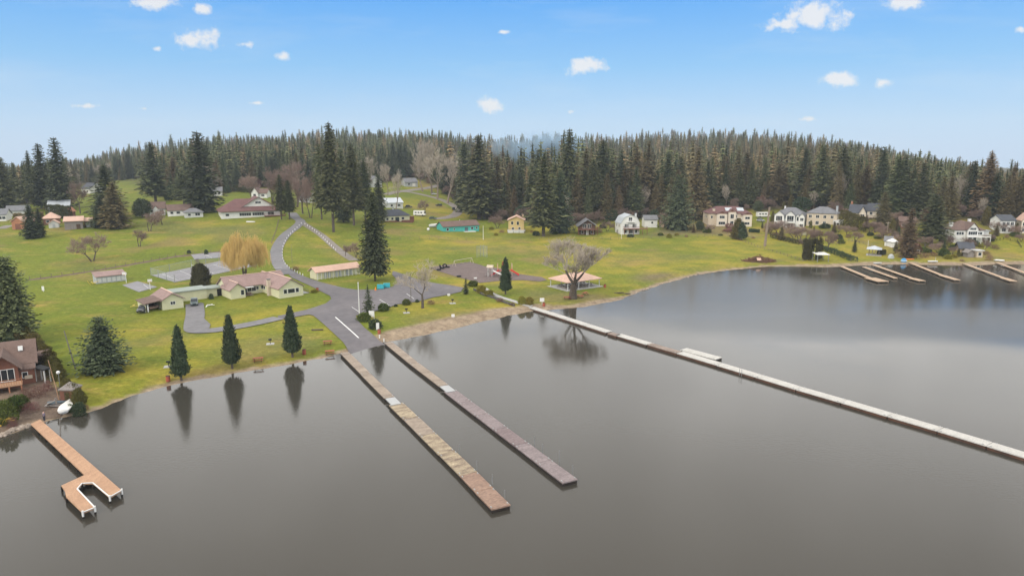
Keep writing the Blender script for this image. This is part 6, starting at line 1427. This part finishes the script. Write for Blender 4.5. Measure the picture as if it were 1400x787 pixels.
# ------------------------------------------------------------------ playground
def playground():
    p = G(672, 378); th = thing('tower_slide', 'white playground tower with long white slide left of the columnar cypress', 'slide', tuple(p), R(-10))
    for x in (-1.1, .3):
        for y in (-.7, .7): MB().tube((x, y, -.2), (x, y, 3.2), .08).build('post', M_white2, th)
    MB().box(-1.2, .4, -.8, .8, 1.75, 1.9).build('platform', M_greywd, th)
    MB().slab([(-1.5,-1,3.2),(.7,-1,3.2),(.7,0,3.9),(-1.5,0,3.9)], .1).slab([(-1.5,0,3.9),(.7,0,3.9),(.7,1,3.2),(-1.5,1,3.2)], .1).build('roof', M_beige, th)
    mb = MB().bar((.4, 0, 1.9), (4.2, 0, .3), .7, .08); mb.bar((.4, .36, 2.05), (4.2, .36, .45), .06, .3); mb.bar((.4, -.36, 2.05), (4.2, -.36, .45), .06, .3); mb.build('chute', M_trim, th)
    mb = MB().bar((-2.2, -.3, 0), (-1.2, -.3, 1.9), .07).bar((-2.2, .3, 0), (-1.2, .3, 1.9), .07)
    for k in range(5): t = (k+.7)/5.5; mb.bar((-2.2+t, -.3, 1.9*t), (-2.2+t, .3, 1.9*t), .05)
    mb.build('ladder', M_steel, th)
    p = G(691, 376); th = thing('play_structure', 'red playground structure with two red slides behind the columnar cypress', 'play structure', tuple(p), R(5))
    for x in (-2.6, -1.0, .6, 2.2):
        for y in (-.8, .8): MB().tube((x, y, -.2), (x, y, 4.0), .08).build('post', M_rooflt, th)
    MB().box(-2.7, 2.3, -.9, .9, 1.5, 1.65).build('platform', M_redp, th)
    for sx, x0 in ((-1, -2.2), (1, 1.8)):
        mb = MB().bar((x0, -.8, 1.75), (x0+sx*2.6, -1.8, .2), .75, .09); mb.bar((x0, -.42, 1.95), (x0+sx*2.6, -1.42, .42), .08, .45); mb.bar((x0, -1.2, 1.95), (x0+sx*2.6, -2.2, .42), .08, .45); mb.build('chute', M_red, th)
    for x in (-2.65, 2.15): MB().box(x, x+.12, -.85, .85, 1.66, 2.6).build('side_panel', M_red, th)
    MB().slab([(-1.1,-1,3.6),(.7,-1,3.6),(.7,0,4.5),(-1.1,0,4.5)], .1).slab([(-1.1,0,4.5),(.7,0,4.5),(.7,1,3.6),(-1.1,1,3.6)], .1).build('roof', M_red, th)
    a = G(621, 364); b = G(645, 359.5); th = thing('swing_set', 'long low tan playground frame at the back of the bark area', 'swing set', tuple(a), math.atan2(b.y-a.y, b.x-a.x)); L_ = math.hypot(b.x-a.x, b.y-a.y)
    MB().tube((0, 0, 2.0), (L_, 0, 2.0), .09).build('top_bar', M_beige, th)
    for x in (0, L_): MB().tube((x, -.9, -.1), (x, 0, 2.0), .07).tube((x, .9, -.1), (x, 0, 2.0), .07).build('leg_frame', M_beige, th)
    for k in range(4):
        x = L_*(k+.6)/4.2; s_ = MB().box(x-.25, x+.25, -.1, .1, .45, .5).build('swing_seat', M_black, th); MB().bar((x-.22, 0, .5), (x-.22, 0, 1.95), .02).bar((x+.22, 0, .5), (x+.22, 0, 1.95), .02).build('chain', M_steel, s_)
    def tyre(px, py, lb, tilt, rz):
        p = G(px, py); n, k = 16, 8; vs = []; fs = []
        for i in range(n):
            for j in range(k): a, b = 6.283*i/n, 6.283*j/k; rr = .62 + .22*math.cos(b); vs.append((math.cos(a)*rr, math.sin(a)*rr, .22*math.sin(b)))
        for i in range(n):
            for j in range(k): fs.append((i*k+j, ((i+1)%n)*k+j, ((i+1)%n)*k+(j+1)%k, i*k+(j+1)%k))
        o = MB().add(vs, fs).build('tyre', M_black, None, True); o.location = p + Vector((0, 0, .26 + .7*math.sin(tilt))); o.rotation_euler = (tilt, 0, rz); tag(o, lb, 'tyre', 'playground tyres')
    for i, (px, py, t, lb) in enumerate(((592.5,367.5,0,'single black tyre lying at the left tip of the bark area'),(600,369.5,0,'black tyre lying flat, lowest of the tyre cluster'),(602,368,1.3,'black tyre standing upright in the tyre cluster'),(604.5,367.5,.2,'black tyre at the middle of the tyre cluster'),(608,366.5,1.2,'black tyre standing upright near the right of the cluster'),(612,365.8,0,'black tyre lying at the right end of the cluster'),(627.5,378.5,0,'lone black tyre near the lower edge of the bark area'))): tyre(px, py, lb, t, i*.8)
    p = G(650, 382.5); th = thing('spring_rider', 'tiny white spring rider near the lower edge of the bark area', 'spring rider', tuple(p)); MB().tube((0,0,0),(0,0,.4),.1).build('spring', M_steel, th); MB().box(-.5,.5,-.12,.12,.4,.8).build('seat', M_trim, th)
playground()

# ------------------------------------------------------------------ park furniture
def dumpster(px, py, rz, label):
    p = G(px, py); th = thing('dumpster', label, 'dumpster', (p.x, p.y, p.z+.1), rz, 'teal dumpsters')
    MB().profile([(-.75,.1),(.75,.1),(.85,1.1),(-.85,1.35)], 'x', -.95, .95).build('bin', M_tealp, th)
    MB().slab([(-.97,-.88,1.43),(.97,-.88,1.43),(.97,.88,1.20),(-.97,.88,1.20)], .06).build('lid', mat('faded_teal_lid', (.10,.52,.58), .6), th)
    for x in (-.96, .96): MB().box(x-.06, x+.06, -.6, .6, .6, .72).build('lift_pocket', M_tealp, th)
dumpster(520.3, 395, R(8), 'teal dumpster nearer the orange traffic cone'); dumpster(528.7, 393.2, R(12), 'teal dumpster further from the orange cone, under the dark fir')
p = G(513.4, 397); th = thing('traffic_cone', 'orange traffic cone beside the teal dumpsters', 'cone', (p.x, p.y, p.z+.08)); MB().tube((0,0,.05),(0,0,1.0),.24,.05,12).build('cone_body', M_orangep, th); MB().box(-.35,.35,-.35,.35,0,.05).build('base', M_orangep, th)
def barrel(px, py, label):
    p = G(px, py); th = thing('litter_barrel', label, 'barrel', tuple(p), 0, 'rusty litter barrels'); MB().tube((0,0,0),(0,0,1.0),.36,.36,14).build('drum', M_redp, th); MB().tube((0,0,1.001),(0,0,1.05),.38,.38,14).build('rim', M_rust, th)
for px, py, lb in ((416,484,'rusty litter barrel right of the columnar cypress nearest the ramp'),(518.5,456,'rusty litter barrel beside the white sign at the beach end of the ramp'),(827,393,'rusty litter barrel right of the picnic shelter'),(743.5,418.5,'rusty litter barrel at the start of the very long pale dock'),(230,521,'dark litter barrel at the lake edge left of the first cypress'),(434,398,'rusty litter barrel at the left front of the long picnic building')): barrel(px, py, lb)
def grill(px, py, label):
    p = G(px, py); th = thing('park_grill', label, 'grill', tuple(p), .3, 'park grills'); MB().tube((0,0,0),(0,0,.85),.06).build('stand', M_black, th); MB().box(-.32,.32,-.25,.25,.86,1.12).build('fire_box', M_black, th); MB().box(-.8,.8,-.8,.8,-.1,.06).build('base_slab', M_conc, th)
for px, py, lb in ((555.7,427.5,'black park grill on a slab below the pruned bare tree'),(618.8,414.5,'black park grill on the grass right of the pruned bare tree'),(369.6,470,'black park grill on the lawn between the two right cypresses'),(230.5,501,'black park grill on the lawn right of the blue spruce')): grill(px, py, lb)
for px, py, rz, lb in ((353,494,.3,'red brown picnic table at the lake edge between two cypresses'),(448,470.5,.2,'red brown picnic table on the grass left of the boat ramp'),(451,484,.3,'faded red picnic table at the lake edge beside the left dock'),
        (775,409,.2,'red picnic table left of the large bare maple trunk'),(793,407,-.4,'red picnic table right of the large bare maple trunk'),(800,403,.9,'red picnic table between the maple and the shelter')):
    p = G(px, py); picnic_table(p.x, p.y, p.z, rz, lb, M_redp, 'red picnic tables')
for px, py, L_, rz, lb in ((434,451.5,2.6,.1,'brown log bench lying on the grass left of the boat ramp'),(857,402,2.2,.1,'driftwood log at the shore right of the picnic shelter'),(846,401,3,.2,'flat drift log on the grass right of the picnic shelter')):
    p = G(px, py); o = MB().tube((-L_/2,0,.16),(L_/2,0,.18),.2,.16,9).build('log', M_bark, None); o.location = p; o.rotation_euler = (0,0,rz); tag(o, lb, 'log')
def sign(px, py, w, h, z0, rz, label, lines=0, m=None, two=True):
    p = G(px, py); th = thing('sign_board', label, 'sign', tuple(p), rz)
    for x in ((-w*.4, w*.4) if two else (0,)): MB().box(x-.06, x+.06, -.06, .06, -.3, z0+h).build('post', M_white2, th)
    b = MB().box(-w/2, w/2, -.12, -.062, z0, z0+h).build('board', m or M_trim, th)
    for k in range(lines): MB().box(-w*.35, w*.35*(1 if k % 2 else .7), -.126, -.121, z0+h*(.78-.22*k)-.04, z0+h*(.78-.22*k)+.04).build('faded_text_bar', M_greyw, b)
sign(508.5, 435.5, 1.5, 1.5, .5, -.3, 'white notice board between the round shrubs at the ramp'); sign(516.5, 452, .7, 1.6, .3, .3, 'narrow tall white sign at the beach end of the ramp', two=False)
sign(741, 416.5, 1.2, 1.0, .9, .1, 'white square sign at the start of the very long pale dock', two=False); sign(619.5, 434.5, .8, .7, .3, 0, 'small white sign on the beach grass below the park grills', two=False)
sign(613.5, 405, .8, .6, .2, .2, 'small white sign at the edge of the parking lot by the grill', two=False); sign(59.5, 398.5, .7, 1.3, .3, 0, 'small pale sign alone in the meadow right of the big left fir', two=False)
sign(1099, 322, 2.4, 1.6, .3, 0, 'cream board beside the reddish bare trees at the garden end', m=M_cream)
# shrubs
gs = 'shrubs around the lakeside park'
for pr, px, b, t, w, lb in ((SHR[0],497.8,438.5,427.5,18,'wide green clipped shrub left of the white notice board'),(DSH,512.8,449,436,17,'dark round clipped shrub in front of the white notice board'),
        (SHR[1],524.3,424.5,414.5,15,'green round shrub right of the slim young conifer'),(SHR[0],555.7,416.5,408.5,11,'small green round shrub at the lawn corner by the thin pole'),
        (DSH,541,418.8,415.5,5,'tiny dark shrub between the two round green shrubs'),(RSH,589,415.5,410,12,'low reddish shrub right of the pruned bare tree'),
        (DSH,570.3,413,408.8,5,'tiny brown shrub left of the pruned bare tree trunk'),(SHR[1],646.7,391,383.5,13,'dome shaped green shrub at the corner of the bark area'),
        (YSH,658.5,400.5,390,13,'yellow green bush at the upper end of the planting strip'),(YSH,669,404.5,396.5,13,'yellow green bush in the middle of the planting strip'),
        (RSH,684,412.5,407,13,'brown twiggy bush at the lower end of the planting strip'),(YSH,713.5,415.5,405,11,'yellow green bush left of two near the pale dock'),(YSH,723.5,416,406,12,'yellow green bush right of two near the pale dock'),
        (RSH,701,417.5,413,9,'small reddish shrub at the beach end of the planting strip'),(DSH,289,408.6,401,6,'small dark shrub against the low link of the clubhouse'),
        (RSH,270,358.5,353,7,'reddish shrub between the two courts'),(DSH,258.5,346.5,341.5,5,'small dark shrub at the corner of the upper court'),(DSH,282,347.5,341,5,'small dark shrub beside the upper court'),
        (YSH,430,399.5,395,10,'low brown shrub at the terrace of the clubhouse'),(RSH,404,369.5,364,12,'reddish shrub bed behind the clubhouse by the road'),(RSH,340,403.5,399,12,'low brown flower bed shrub before the clubhouse porch')):
    tree(pr, px, b, t, w, lb, 'shrub', gs)
gh = 'bronze hedge bushes along the cabin plot'
HB = [proto_cloud('hedge_bush', 120+i, 2600, 4, lambda t: 1.9*np.clip(1-t**3, 0, 1)**.5, .42, M_brownhedge, 3.9, up=.75, shell=.6, wide=.42) for i in range(2)]
for i, (px, b, t, w, lb) in enumerate(((40,472,448,22,'first'),(47,480,456,23,'second'),(54,488,464,23,'third'),(61,496,471,23,'fourth'),(68,503,479,22,'fifth'),(74,511,487,21,'sixth'),(79,519,495,19,'seventh'))):
    tree(HB[i % 2], px, b, t, w, 'bronze hedge bush, %s from the big left fir along the cabin plot' % lb, 'bush', gh)
for px, b, t, w, pr, lb in ((92,538,517,18,HB[0],'bronze bush right of the lamp post at the cabin shore'),(100,545,523,20,HB[1],'largest bronze bush above the beached white dinghy'),(108,552,531,19,HB[0],'olive bush at the lawn edge near the lake by the dinghy'),(109,567,550,16,DSH,'green pointed bush right at the water by the dinghy'),
        (9,577,549,25,SHR[0],'big round green bush before the cabin deck'),(22,562,541,20,SHR[1],'green bush right of the cabin deck stairs'),(-6,570,545,22,SHR[1],'green bush cut by the left edge below the cabin'),(52,543,527,26,RSH,'tangled brown shrub bed in front of the arbour'),(42,562,550,26,RSH,'dry brown shrub bed on the cabin shore'),(35,545,530,18,RSH,'dry twiggy shrub below the cabin name board')):
    tree(pr, px, b, t, w, lb, 'bush')
def hedge(label, pix, hpx, w, m, n, size, seed):
    P = [G(*p) for p in pix]; o = P[0]; rg = np.random.default_rng(seed); seg = [(a-o, b-o) for a, b in zip(P, P[1:])]; L_ = np.array([s_[0].lerp(s_[1], 1).length for s_ in seg]) * 0 + np.array([(s_[1]-s_[0]).length for s_ in seg]); pr = L_/L_.sum(); h = hpx*mpp(P[0])
    k = rg.choice(len(seg), n, p=pr); t = rg.uniform(0, 1, n); A0 = np.array([list(s_[0]) for s_ in seg])[k]; B0 = np.array([list(s_[1]) for s_ in seg])[k]; c = A0 + (B0-A0)*t[:, None]; d = unit(B0-A0); nn = np.stack([-d[:,1], d[:,0], 0*d[:,0]], 1)
    f = rg.integers(0, 3, n); v = rg.uniform(-1, 1, n); zz = rg.uniform(0, 1, n); off = np.where(f == 0, -1, np.where(f == 1, 1, v)); zz = np.where(f == 2, 1, zz); bump = 1 + .1*np.sin(t*40 + k)
    Pt = c + nn*(off*w/2*bump*(1-.15*zz))[:, None]; Pt[:, 2] += zz*h*(1 + .10*np.sin(t*L_[k]*1.1) + .06*np.sin(t*L_[k]*2.9)) + rg.normal(0, .1, n)
    Ax = unit(np.stack([nn[:,0]*off*.4, nn[:,1]*off*.4, np.ones(n)], 1) + rg.normal(0, .4, (n, 3))); U = unit(np.cross(Ax, nn) + rg.normal(0, .3, (n, 3))); s_ = size*rg.uniform(.6, 1.3, n)
    me = leafmesh('hedge_leaves', kites(Pt, Ax, U, s_, s_*.5), np.clip(.3*zz + rg.uniform(0, .6, n), 0, 1), m); ob = obj('hedge', me); ob.location = o; tag(ob, label, 'hedge')
hedge('tall dark clipped hedge at the shore left of the white canopy', [(1097,355),(1108,355.5),(1118,353)], 24, 3.2, M_darkbush, 5200, .7, 1)
hedge('tall bronze hedge sloping down right of the beige house', [(1151,307),(1163,312),(1178,318.5)], 17, 3.0, M_brownhedge, 6000, .7, 2)
hedge('long low dark hedge running down the yellow lawn to the lake', [(1119,340),(1140,347),(1169,358.5)], 5, 1.8, M_col, 3500, .5, 3)
hedge('row of narrow dark evergreens before the long pale outbuilding', [(67,298),(80,299),(97,299)], 15, 2.4, M_darkbush, 3500, .8, 4)
hedge('low hedge row behind the grey and tan barns', [(20,304),(40,302),(60,300)], 9, 2.4, M_cedar, 3000, .8, 5)
hedge('small dark hedge beside the grey roofed gazebo', [(1200,347.5),(1210,348.5)], 5, 1.6, M_darkbush, 1500, .5, 6)
hedge('clipped green hedge terraces on the lawn right of the dark evergreen pair', [(1024,317.5),(1038,318)], 3.5, 2.0, M_col, 1500, .5, 7)
hedge('dark hedge behind the cream house on the slope above the hall', [(322,262),(345,264),(350,265)], 7, 2.5, M_darkbush, 2600, .8, 8)
hedge('low dark hedge and planting in front of the tan house driveway', [(995,309),(1003,317),(990,318)], 3, 3, M_redshrub, 2200, .6, 9)
hedge('low planting under the arched windows house', [(1056,325),(1080,331),(1097,335)], 4, 2.5, M_darkbush, 2600, .5, 10)
# garden shrubs of the houses at right, each on its own
rg_ = random.Random(9); SPOTS = [(686,318),(678,322),(672,314),(727,318),(733,322),(759,320),(818,318),(824,312),(828,306),(862,324),(903,322),(915,325),(925,322),(938,324),(945,314),(966,318),(985,322),(1030,326),(1050,318),(1060,322),(1071,326),(1092,318),
    (1108,318),(1118,322),(1128,312),(1136,320),(1146,327),(1150,333),(1160,325),(1172,322),(1190,322),(1200,326),(1216,315),(1222,322),(1232,330),(1246,335),(1262,345),(1264,352),(1270,345),(1282,338),(1290,350),(1296,344),(1303,340),(1304,352),(1315,357),(1348,348),(1352,356),(1360,340),
    (1330,336),(1310,337),(1376,325),(1388,323),(1288,330),(1255,338),(1240,344),(1340,338),(1296,354),(1275,350)]
for i, (px, b) in enumerate(SPOTS):
    k = rg_.random(); pr, cn = ((SHR[i % 2], 'green') if k < .3 else (RSH, 'reddish twiggy') if k < .62 else (DSH, 'dark green') if k < .8 else (YSH, 'yellow green')); w = rg_.uniform(6, 14)
    near = min(((692,'yellow house'),(790,'brown chalet'),(858,'gambrel house'),(905,'white garage'),(930,'dense low fir'),(985,'tan house'),(1045,'dead trunk'),(1075,'arched windows house'),(1125,'beige house'),(1165,'bronze hedge'),(1190,'twin gabled house'),(1220,'white boathouse'),(1255,'dark garden cabin'),(1275,'open green fir'),(1325,'big lake house'),(1375,'small white house')), key=lambda q: abs(q[0]-px))
    sd = 'left of' if px < near[0]-6 else 'right of' if px > near[0]+6 else 'below'
    tree(pr, px, b, b - w*rg_.uniform(.4, .75), w, '%s %s garden shrub %s the %s, %s on the slope' % ('wide' if w > 10 else 'small', cn, sd, near[1], 'low' if b > 335 else 'midway' if b > 320 else 'high'), 'shrub', 'garden shrubs of the houses behind the field')
SP2 = [(690,300),(722,300),(770,304),(812,300),(830,316),(905,305),(944,300),(958,290),(1036,290),(1042,312),(1056,304),(1098,300),(1104,296),(1108,312),(1146,318),(1154,298),(1190,317),(1206,325),(1214,306),(1220,318),(1228,326),(1236,318),(1243,326),(1252,330),(1262,322),(1268,332),(1284,322),(1290,332),(1296,318),(1302,348),(1310,351),(1318,342),(1350,322),(1356,330),(1362,318),(1390,316),(1396,330),(1232,344),(1224,346),(1168,345),(1290,345)]
for i, (px, b) in enumerate(SP2):
    k = rg_.random(); pr, cn = ((BAREM[i % 2], 'bare reddish') if k < .5 else (YCN, 'bronze conical') if k < .65 else (RND, 'round evergreen') if k < .8 else (FIRS[i % 3], 'young fir')); hpx = rg_.uniform(9, 19)
    near = min(((692,'yellow house'),(790,'brown chalet'),(858,'gambrel house'),(905,'white garage'),(985,'tan house'),(1045,'dead trunk'),(1075,'arched windows house'),(1125,'beige house'),(1165,'bronze hedge'),(1190,'twin gabled house'),(1220,'white boathouse'),(1255,'dark garden cabin'),(1275,'open green fir'),(1325,'big lake house'),(1375,'small white house')), key=lambda q: abs(q[0]-px))
    sd = 'left of' if px < near[0]-6 else 'right of' if px > near[0]+6 else 'beside'
    tree(pr, px, b, b - hpx, hpx*(1.2 if pr in BAREM else .45 if pr is YCN or pr in FIRS else .8), '%s %s garden tree %s the %s, %s on the slope' % ('tall' if hpx > 14 else 'small', cn, sd, near[1], 'low' if b > 330 else 'midway' if b > 310 else 'high'), 'tree', 'garden trees of the houses behind the field')
SP3 = [(1052,320,18),(1068,328,20),(1078,318,16),(1092,330,20),(1112,325,16),(1122,330,18),(1098,338,14),(1140,318,16),(1158,322,16),(1170,330,14),(1184,312,18),(1196,318,16),(1212,330,18),(1226,316,18),(1234,334,16),(1246,318,20),(1256,330,16),(1264,340,18),(1282,346,16),(1288,318,22),(1298,338,16),(1306,322,14),(1316,350,12),(1336,350,12),(1348,332,14),(1362,322,16),(1378,318,14),(1394,324,16),(948,318,12),(972,318,12),(1008,316,12)]
for i, (px, b, hpx) in enumerate(SP3):
    pr, cn = ((BAREM[i % 2], 'brown bare') if i % 3 != 1 else (CEDS[i % 4], 'bushy bronze'))
    near = min(((930,'dense low fir'),(985,'tan house'),(1045,'dead trunk'),(1075,'arched windows house'),(1108,'tall dark hedge'),(1125,'beige house'),(1140,'low dark hedge'),(1165,'bronze hedge'),(1190,'gazebo'),(1220,'white boathouse'),(1240,'thin brown conifer'),(1258,'dark garden cabin'),(1275,'open green fir'),(1325,'big lake house'),(1375,'small white house')), key=lambda q: abs(q[0]-px))
    sd = 'left of' if px < near[0]-4 else 'right of' if px > near[0]+4 else 'in line with'
    tree(pr, px, b, b - hpx, hpx*(1.35 if pr in BAREM else .6), '%s thicket tree %s the %s, %s the slope' % (cn, sd, near[1], 'low on' if b > 332 else 'halfway up' if b > 319 else 'high on'), 'tree', 'thicket trees between the houses and the lake')
for px, b, t, w, pr, lb in ((-4,520,492,26,HB[0],'olive bush squeezed behind the cabin roof at the left edge'),(30,474,452,22,HB[1],'olive bush between the big left fir and the cabin roof'),(14,480,462,24,DSH,'dark brush behind the ridge of the lake cabin'),(30,556,540,18,SHR[0],'green bush in the middle of the cabin shore garden'),(18,584,570,14,RSH,'brown brush at the stony cabin waterline'),(66,534,520,16,RSH,'brown brush between the arbour and the mast'),(96,562,552,10,SHR[1],'small green bush touching the white dinghy'),(118,560,552,9,RSH,'reddish brush at the corner of the lawn and lake')):
    tree(pr, px, b, t, w, lb, 'bush')
# brush pile
def brush():
    rn = random.Random(4); p = G(1038, 357); th = thing('brush_pile', 'brown pile of cut branches on the field near the right bend of the shore', 'brush pile', tuple(p)); mb = MB()
    for k in range(420):
        a = rn.uniform(0, 6.28); r = rn.random()**.6; x = math.cos(a)*r*6.5; y = math.sin(a)*r*3.5; z = 2.6*(1-r)*rn.random() + .1; d = Vector((rn.gauss(0, 1), rn.gauss(0, 1), rn.gauss(0, .35))).normalized()*rn.uniform(.5, 1.3); c = Vector((x, y, z)); mb.tube(c-d, c+d, .09, .04, 4, False)
    mb.build('sticks', M_branchpile, th); MB().slab([(-2.0,-3.2,.9),(-.4,-3.3,.8),(-.3,-2.4,1.6),(-1.9,-2.3,1.7)], .1).build('orange_board', M_rooflt, th)
brush()
def junk(px, py, rz, label, m, seed, n=9, w=2.0):
    rn = random.Random(seed); p = G(px, py); th = thing('lumber_heap', label, 'heap', tuple(p), rz); mb = MB()
    for k in range(n): a = Vector((rn.uniform(-w, w), rn.uniform(-w*.6, w*.6), rn.uniform(.1, .8))); d = Vector((rn.gauss(0, 1), rn.gauss(0, 1), rn.gauss(0, .3))).normalized()*rn.uniform(.5, 1.2); mb.bar(a-d, a+d, .25, .06)
    mb.build('boards', m, th)
junk(190, 420, .2, 'heap of pale yellow boards left of the carport', M_yellowp, 3); junk(127, 389, 0, 'small yellow heap on the lawn at the left end of the grey shed', M_yellowp, 4, 4, 1.2)
junk(3, 579, .4, 'yellow lumber stack at the left edge on the cabin shore', M_yellowp, 5, 10, 1.0); junk(72, 556, .1, 'small grey lumber stack beside the overturned tender', M_greywd, 6, 8, .8)
junk(287, 418.5, 0, 'scattered white boards on the clubhouse lawn', M_trim, 8, 4, .9)
# shore rocks, each one a stone
rn = random.Random(12); me = None
for k in range(70):
    t = rn.random()
    if k < 46: px = rn.uniform(-6, 44); py = float(np.interp(px, [0,20,50], [598,589,580])) - rn.uniform(-.5, 3.2)
    else: px = rn.uniform(840, 960); py = float(np.interp(px, [840,870,900,920,960], [411.5,400,390,384,374.5])) - rn.uniform(-.3, 1.2)
    p = G(px, py)
    if me is None: o = MB().ball((0, 0, 0), .5, .4, .3, 8, 6, jit=.16, rng=rn).build('shore_rock', M_rock); me = o.data
    else: o = bpy.data.objects.new('shore_rock', me); COL.objects.link(o)
    o.location = p; o.rotation_euler = (0, 0, rn.uniform(0, 6)); s_ = rn.uniform(.4, 1.3) * (1 if k < 46 else .8); o.scale = (s_, s_, s_)
    tag(o, 'tan stone along the waterline below the lake cabin' if k < 46 else 'small stone along the bend of the shore right of the shelter', 'rock', 'stones below the lake cabin' if k < 46 else 'stones on the right bend of the shore')
# low planter wall along the strip
o_ = [G(*p) for p in ((648,396.5),(660,403),(676,408),(690,414),(703,418.5))]; mb = MB()
for a, b in zip(o_, o_[1:]): mb.bar(a - o_[0] + Vector((0,0,.2)), b - o_[0] + Vector((0,0,.2)), .5, .7)
o = mb.build('planter_wall', mat('dark_stone', (.11,.10,.09), .95, .4, 1.5), None); o.location = o_[0]; tag(o, 'low dark stone edging of the planting strip beside the shore path', 'low wall')

# ------------------------------------------------------------------ person by the orange dock
def person():
    p = G(61, 576); th = thing('person', 'person in grey purple jacket and dark trousers standing beside the foot of the orange dock', 'person', tuple(p), R(150))
    def skin(name, vs, es, rad, m, parent):
        me = bpy.data.meshes.new(name); me.from_pydata(vs, es, []); o = obj(name, me, parent); md = o.modifiers.new('skin', 'SKIN'); o.modifiers.new('sub', 'SUBSURF').levels = 1; o.modifiers['sub'].render_levels = 2
        for i, r in enumerate(rad): me.skin_vertices[0].data[i].radius = r if isinstance(r, tuple) else (r, r)
        me.skin_vertices[0].data[0].use_root = True; me.materials.append(m); return o
    V = [(0,0,.93),(0,0,1.15),(0,0,1.38),(0,-.01,1.50),(0,-.03,1.60),(0,-.035,1.70), (-.19,0,1.41),(-.25,.02,1.14),(-.24,-.12,.92),(-.24,-.16,.84), (.19,0,1.41),(.25,.02,1.14),(.24,-.12,.92),(.24,-.16,.84),
         (-.10,0,.88),(-.11,-.02,.48),(-.12,0,.08),(-.12,-.14,.04), (.10,0,.88),(.12,.0,.48),(.13,.03,.08),(.13,-.11,.04)]
    E = [(0,1),(1,2),(2,3),(3,4),(4,5),(2,6),(6,7),(7,8),(8,9),(2,10),(10,11),(11,12),(12,13),(0,14),(14,15),(15,16),(16,17),(0,18),(18,19),(19,20),(20,21)]
    Rr = [(.15,.11),(.145,.10),(.16,.10),.055,(.085,.095),(.07,.08),.06,.048,.036,.035,.06,.048,.036,.035,.085,.06,.042,.04,.085,.06,.042,.04]
    b = skin('body', V, E, Rr, M_skin, th)
    skin('jacket', [(0,0,.90),(0,0,1.15),(0,0,1.42),(-.2,0,1.42),(-.255,.02,1.14),(-.245,-.11,.93),(.2,0,1.42),(.255,.02,1.14),(.245,-.11,.93)], [(0,1),(1,2),(2,3),(3,4),(4,5),(2,6),(6,7),(7,8)], [(.18,.14),(.17,.125),(.175,.12),.078,.062,.052,.078,.062,.052], M_cloth, th)
    skin('trousers', [(0,0,.92),(-.10,0,.86),(-.11,-.02,.48),(-.12,0,.12),(.10,0,.86),(.12,0,.48),(.13,.03,.12)], [(0,1),(1,2),(2,3),(0,4),(4,5),(5,6)], [(.16,.125),.10,.075,.06,.10,.075,.06], M_jeans, th)
    MB().ball((0, .0, 1.69), .095, .11, .10, 10, 8, .45).build('hair', M_brownwd, th, True)
person()

# ------------------------------------------------------------------ chimney smoke drifting over the forest
def smoke():
    a = G(745, 285); D = 520.0
    def at(px, py, Y): d = ray(px, py); t = Y / d.y; return Vector((d.x*t, Y, HC + d.z*t))
    c = at(738, 203, 560); mb = MB().ball((0, 0, 0), 44, 22, 15, 24, 14); o = mb.build('chimney_smoke', M_trim, None, True); o.location = c; o['kind'] = 'stuff'
    m = bpy.data.materials.new('wood_smoke'); m.use_nodes = True; N = m.node_tree.nodes; L = m.node_tree.links; N.clear(); out = N.new('ShaderNodeOutputMaterial'); v = N.new('ShaderNodeVolumePrincipled'); v.inputs['Color'].default_value = (.55, .78, 1, 1)
    tc = N.new('ShaderNodeTexCoord'); n = N.new('ShaderNodeTexNoise'); n.inputs['Scale'].default_value = .06; n.inputs['Detail'].default_value = 3; L.new(tc.outputs['Object'], n.inputs['Vector'])
    mp = N.new('ShaderNodeMapping'); mp.inputs['Scale'].default_value = (1/44, 1/22, 1/15); L.new(tc.outputs['Object'], mp.inputs[0]); ln = N.new('ShaderNodeVectorMath'); ln.operation = 'LENGTH'; L.new(mp.outputs[0], ln.inputs[0])
    r = N.new('ShaderNodeMapRange'); r.inputs['From Min'].default_value = 1; r.inputs['From Max'].default_value = .2; L.new(ln.outputs['Value'], r.inputs[0])
    q = N.new('ShaderNodeMapRange'); q.inputs['From Min'].default_value = .42; q.inputs['From Max'].default_value = .72; L.new(n.outputs[0], q.inputs[0])
    k = N.new('ShaderNodeMath'); k.operation = 'MULTIPLY'; L.new(r.outputs[0], k.inputs[0]); L.new(q.outputs[0], k.inputs[1]); k2 = N.new('ShaderNodeMath'); k2.operation = 'MULTIPLY'; k2.inputs[1].default_value = .32; L.new(k.outputs[0], k2.inputs[0])
    L.new(k2.outputs[0], v.inputs['Density']); L.new(v.outputs[0], out.inputs['Volume']); o.data.materials.clear(); o.data.materials.append(m)
smoke()

same = {}
for o in S.objects:
    if o.parent is None and 'label' in o and o.name.split('.')[0] != 'shore_rock': same.setdefault(o['label'], []).append(o)
for k, v in same.items():
    if len(v) == 2:
        v.sort(key=lambda o: o.location.x / max(o.location.y, 1))
        if len(k.split()) <= 13: v[0]['label'] = k + ', left of two'; v[1]['label'] = k + ', right of two'
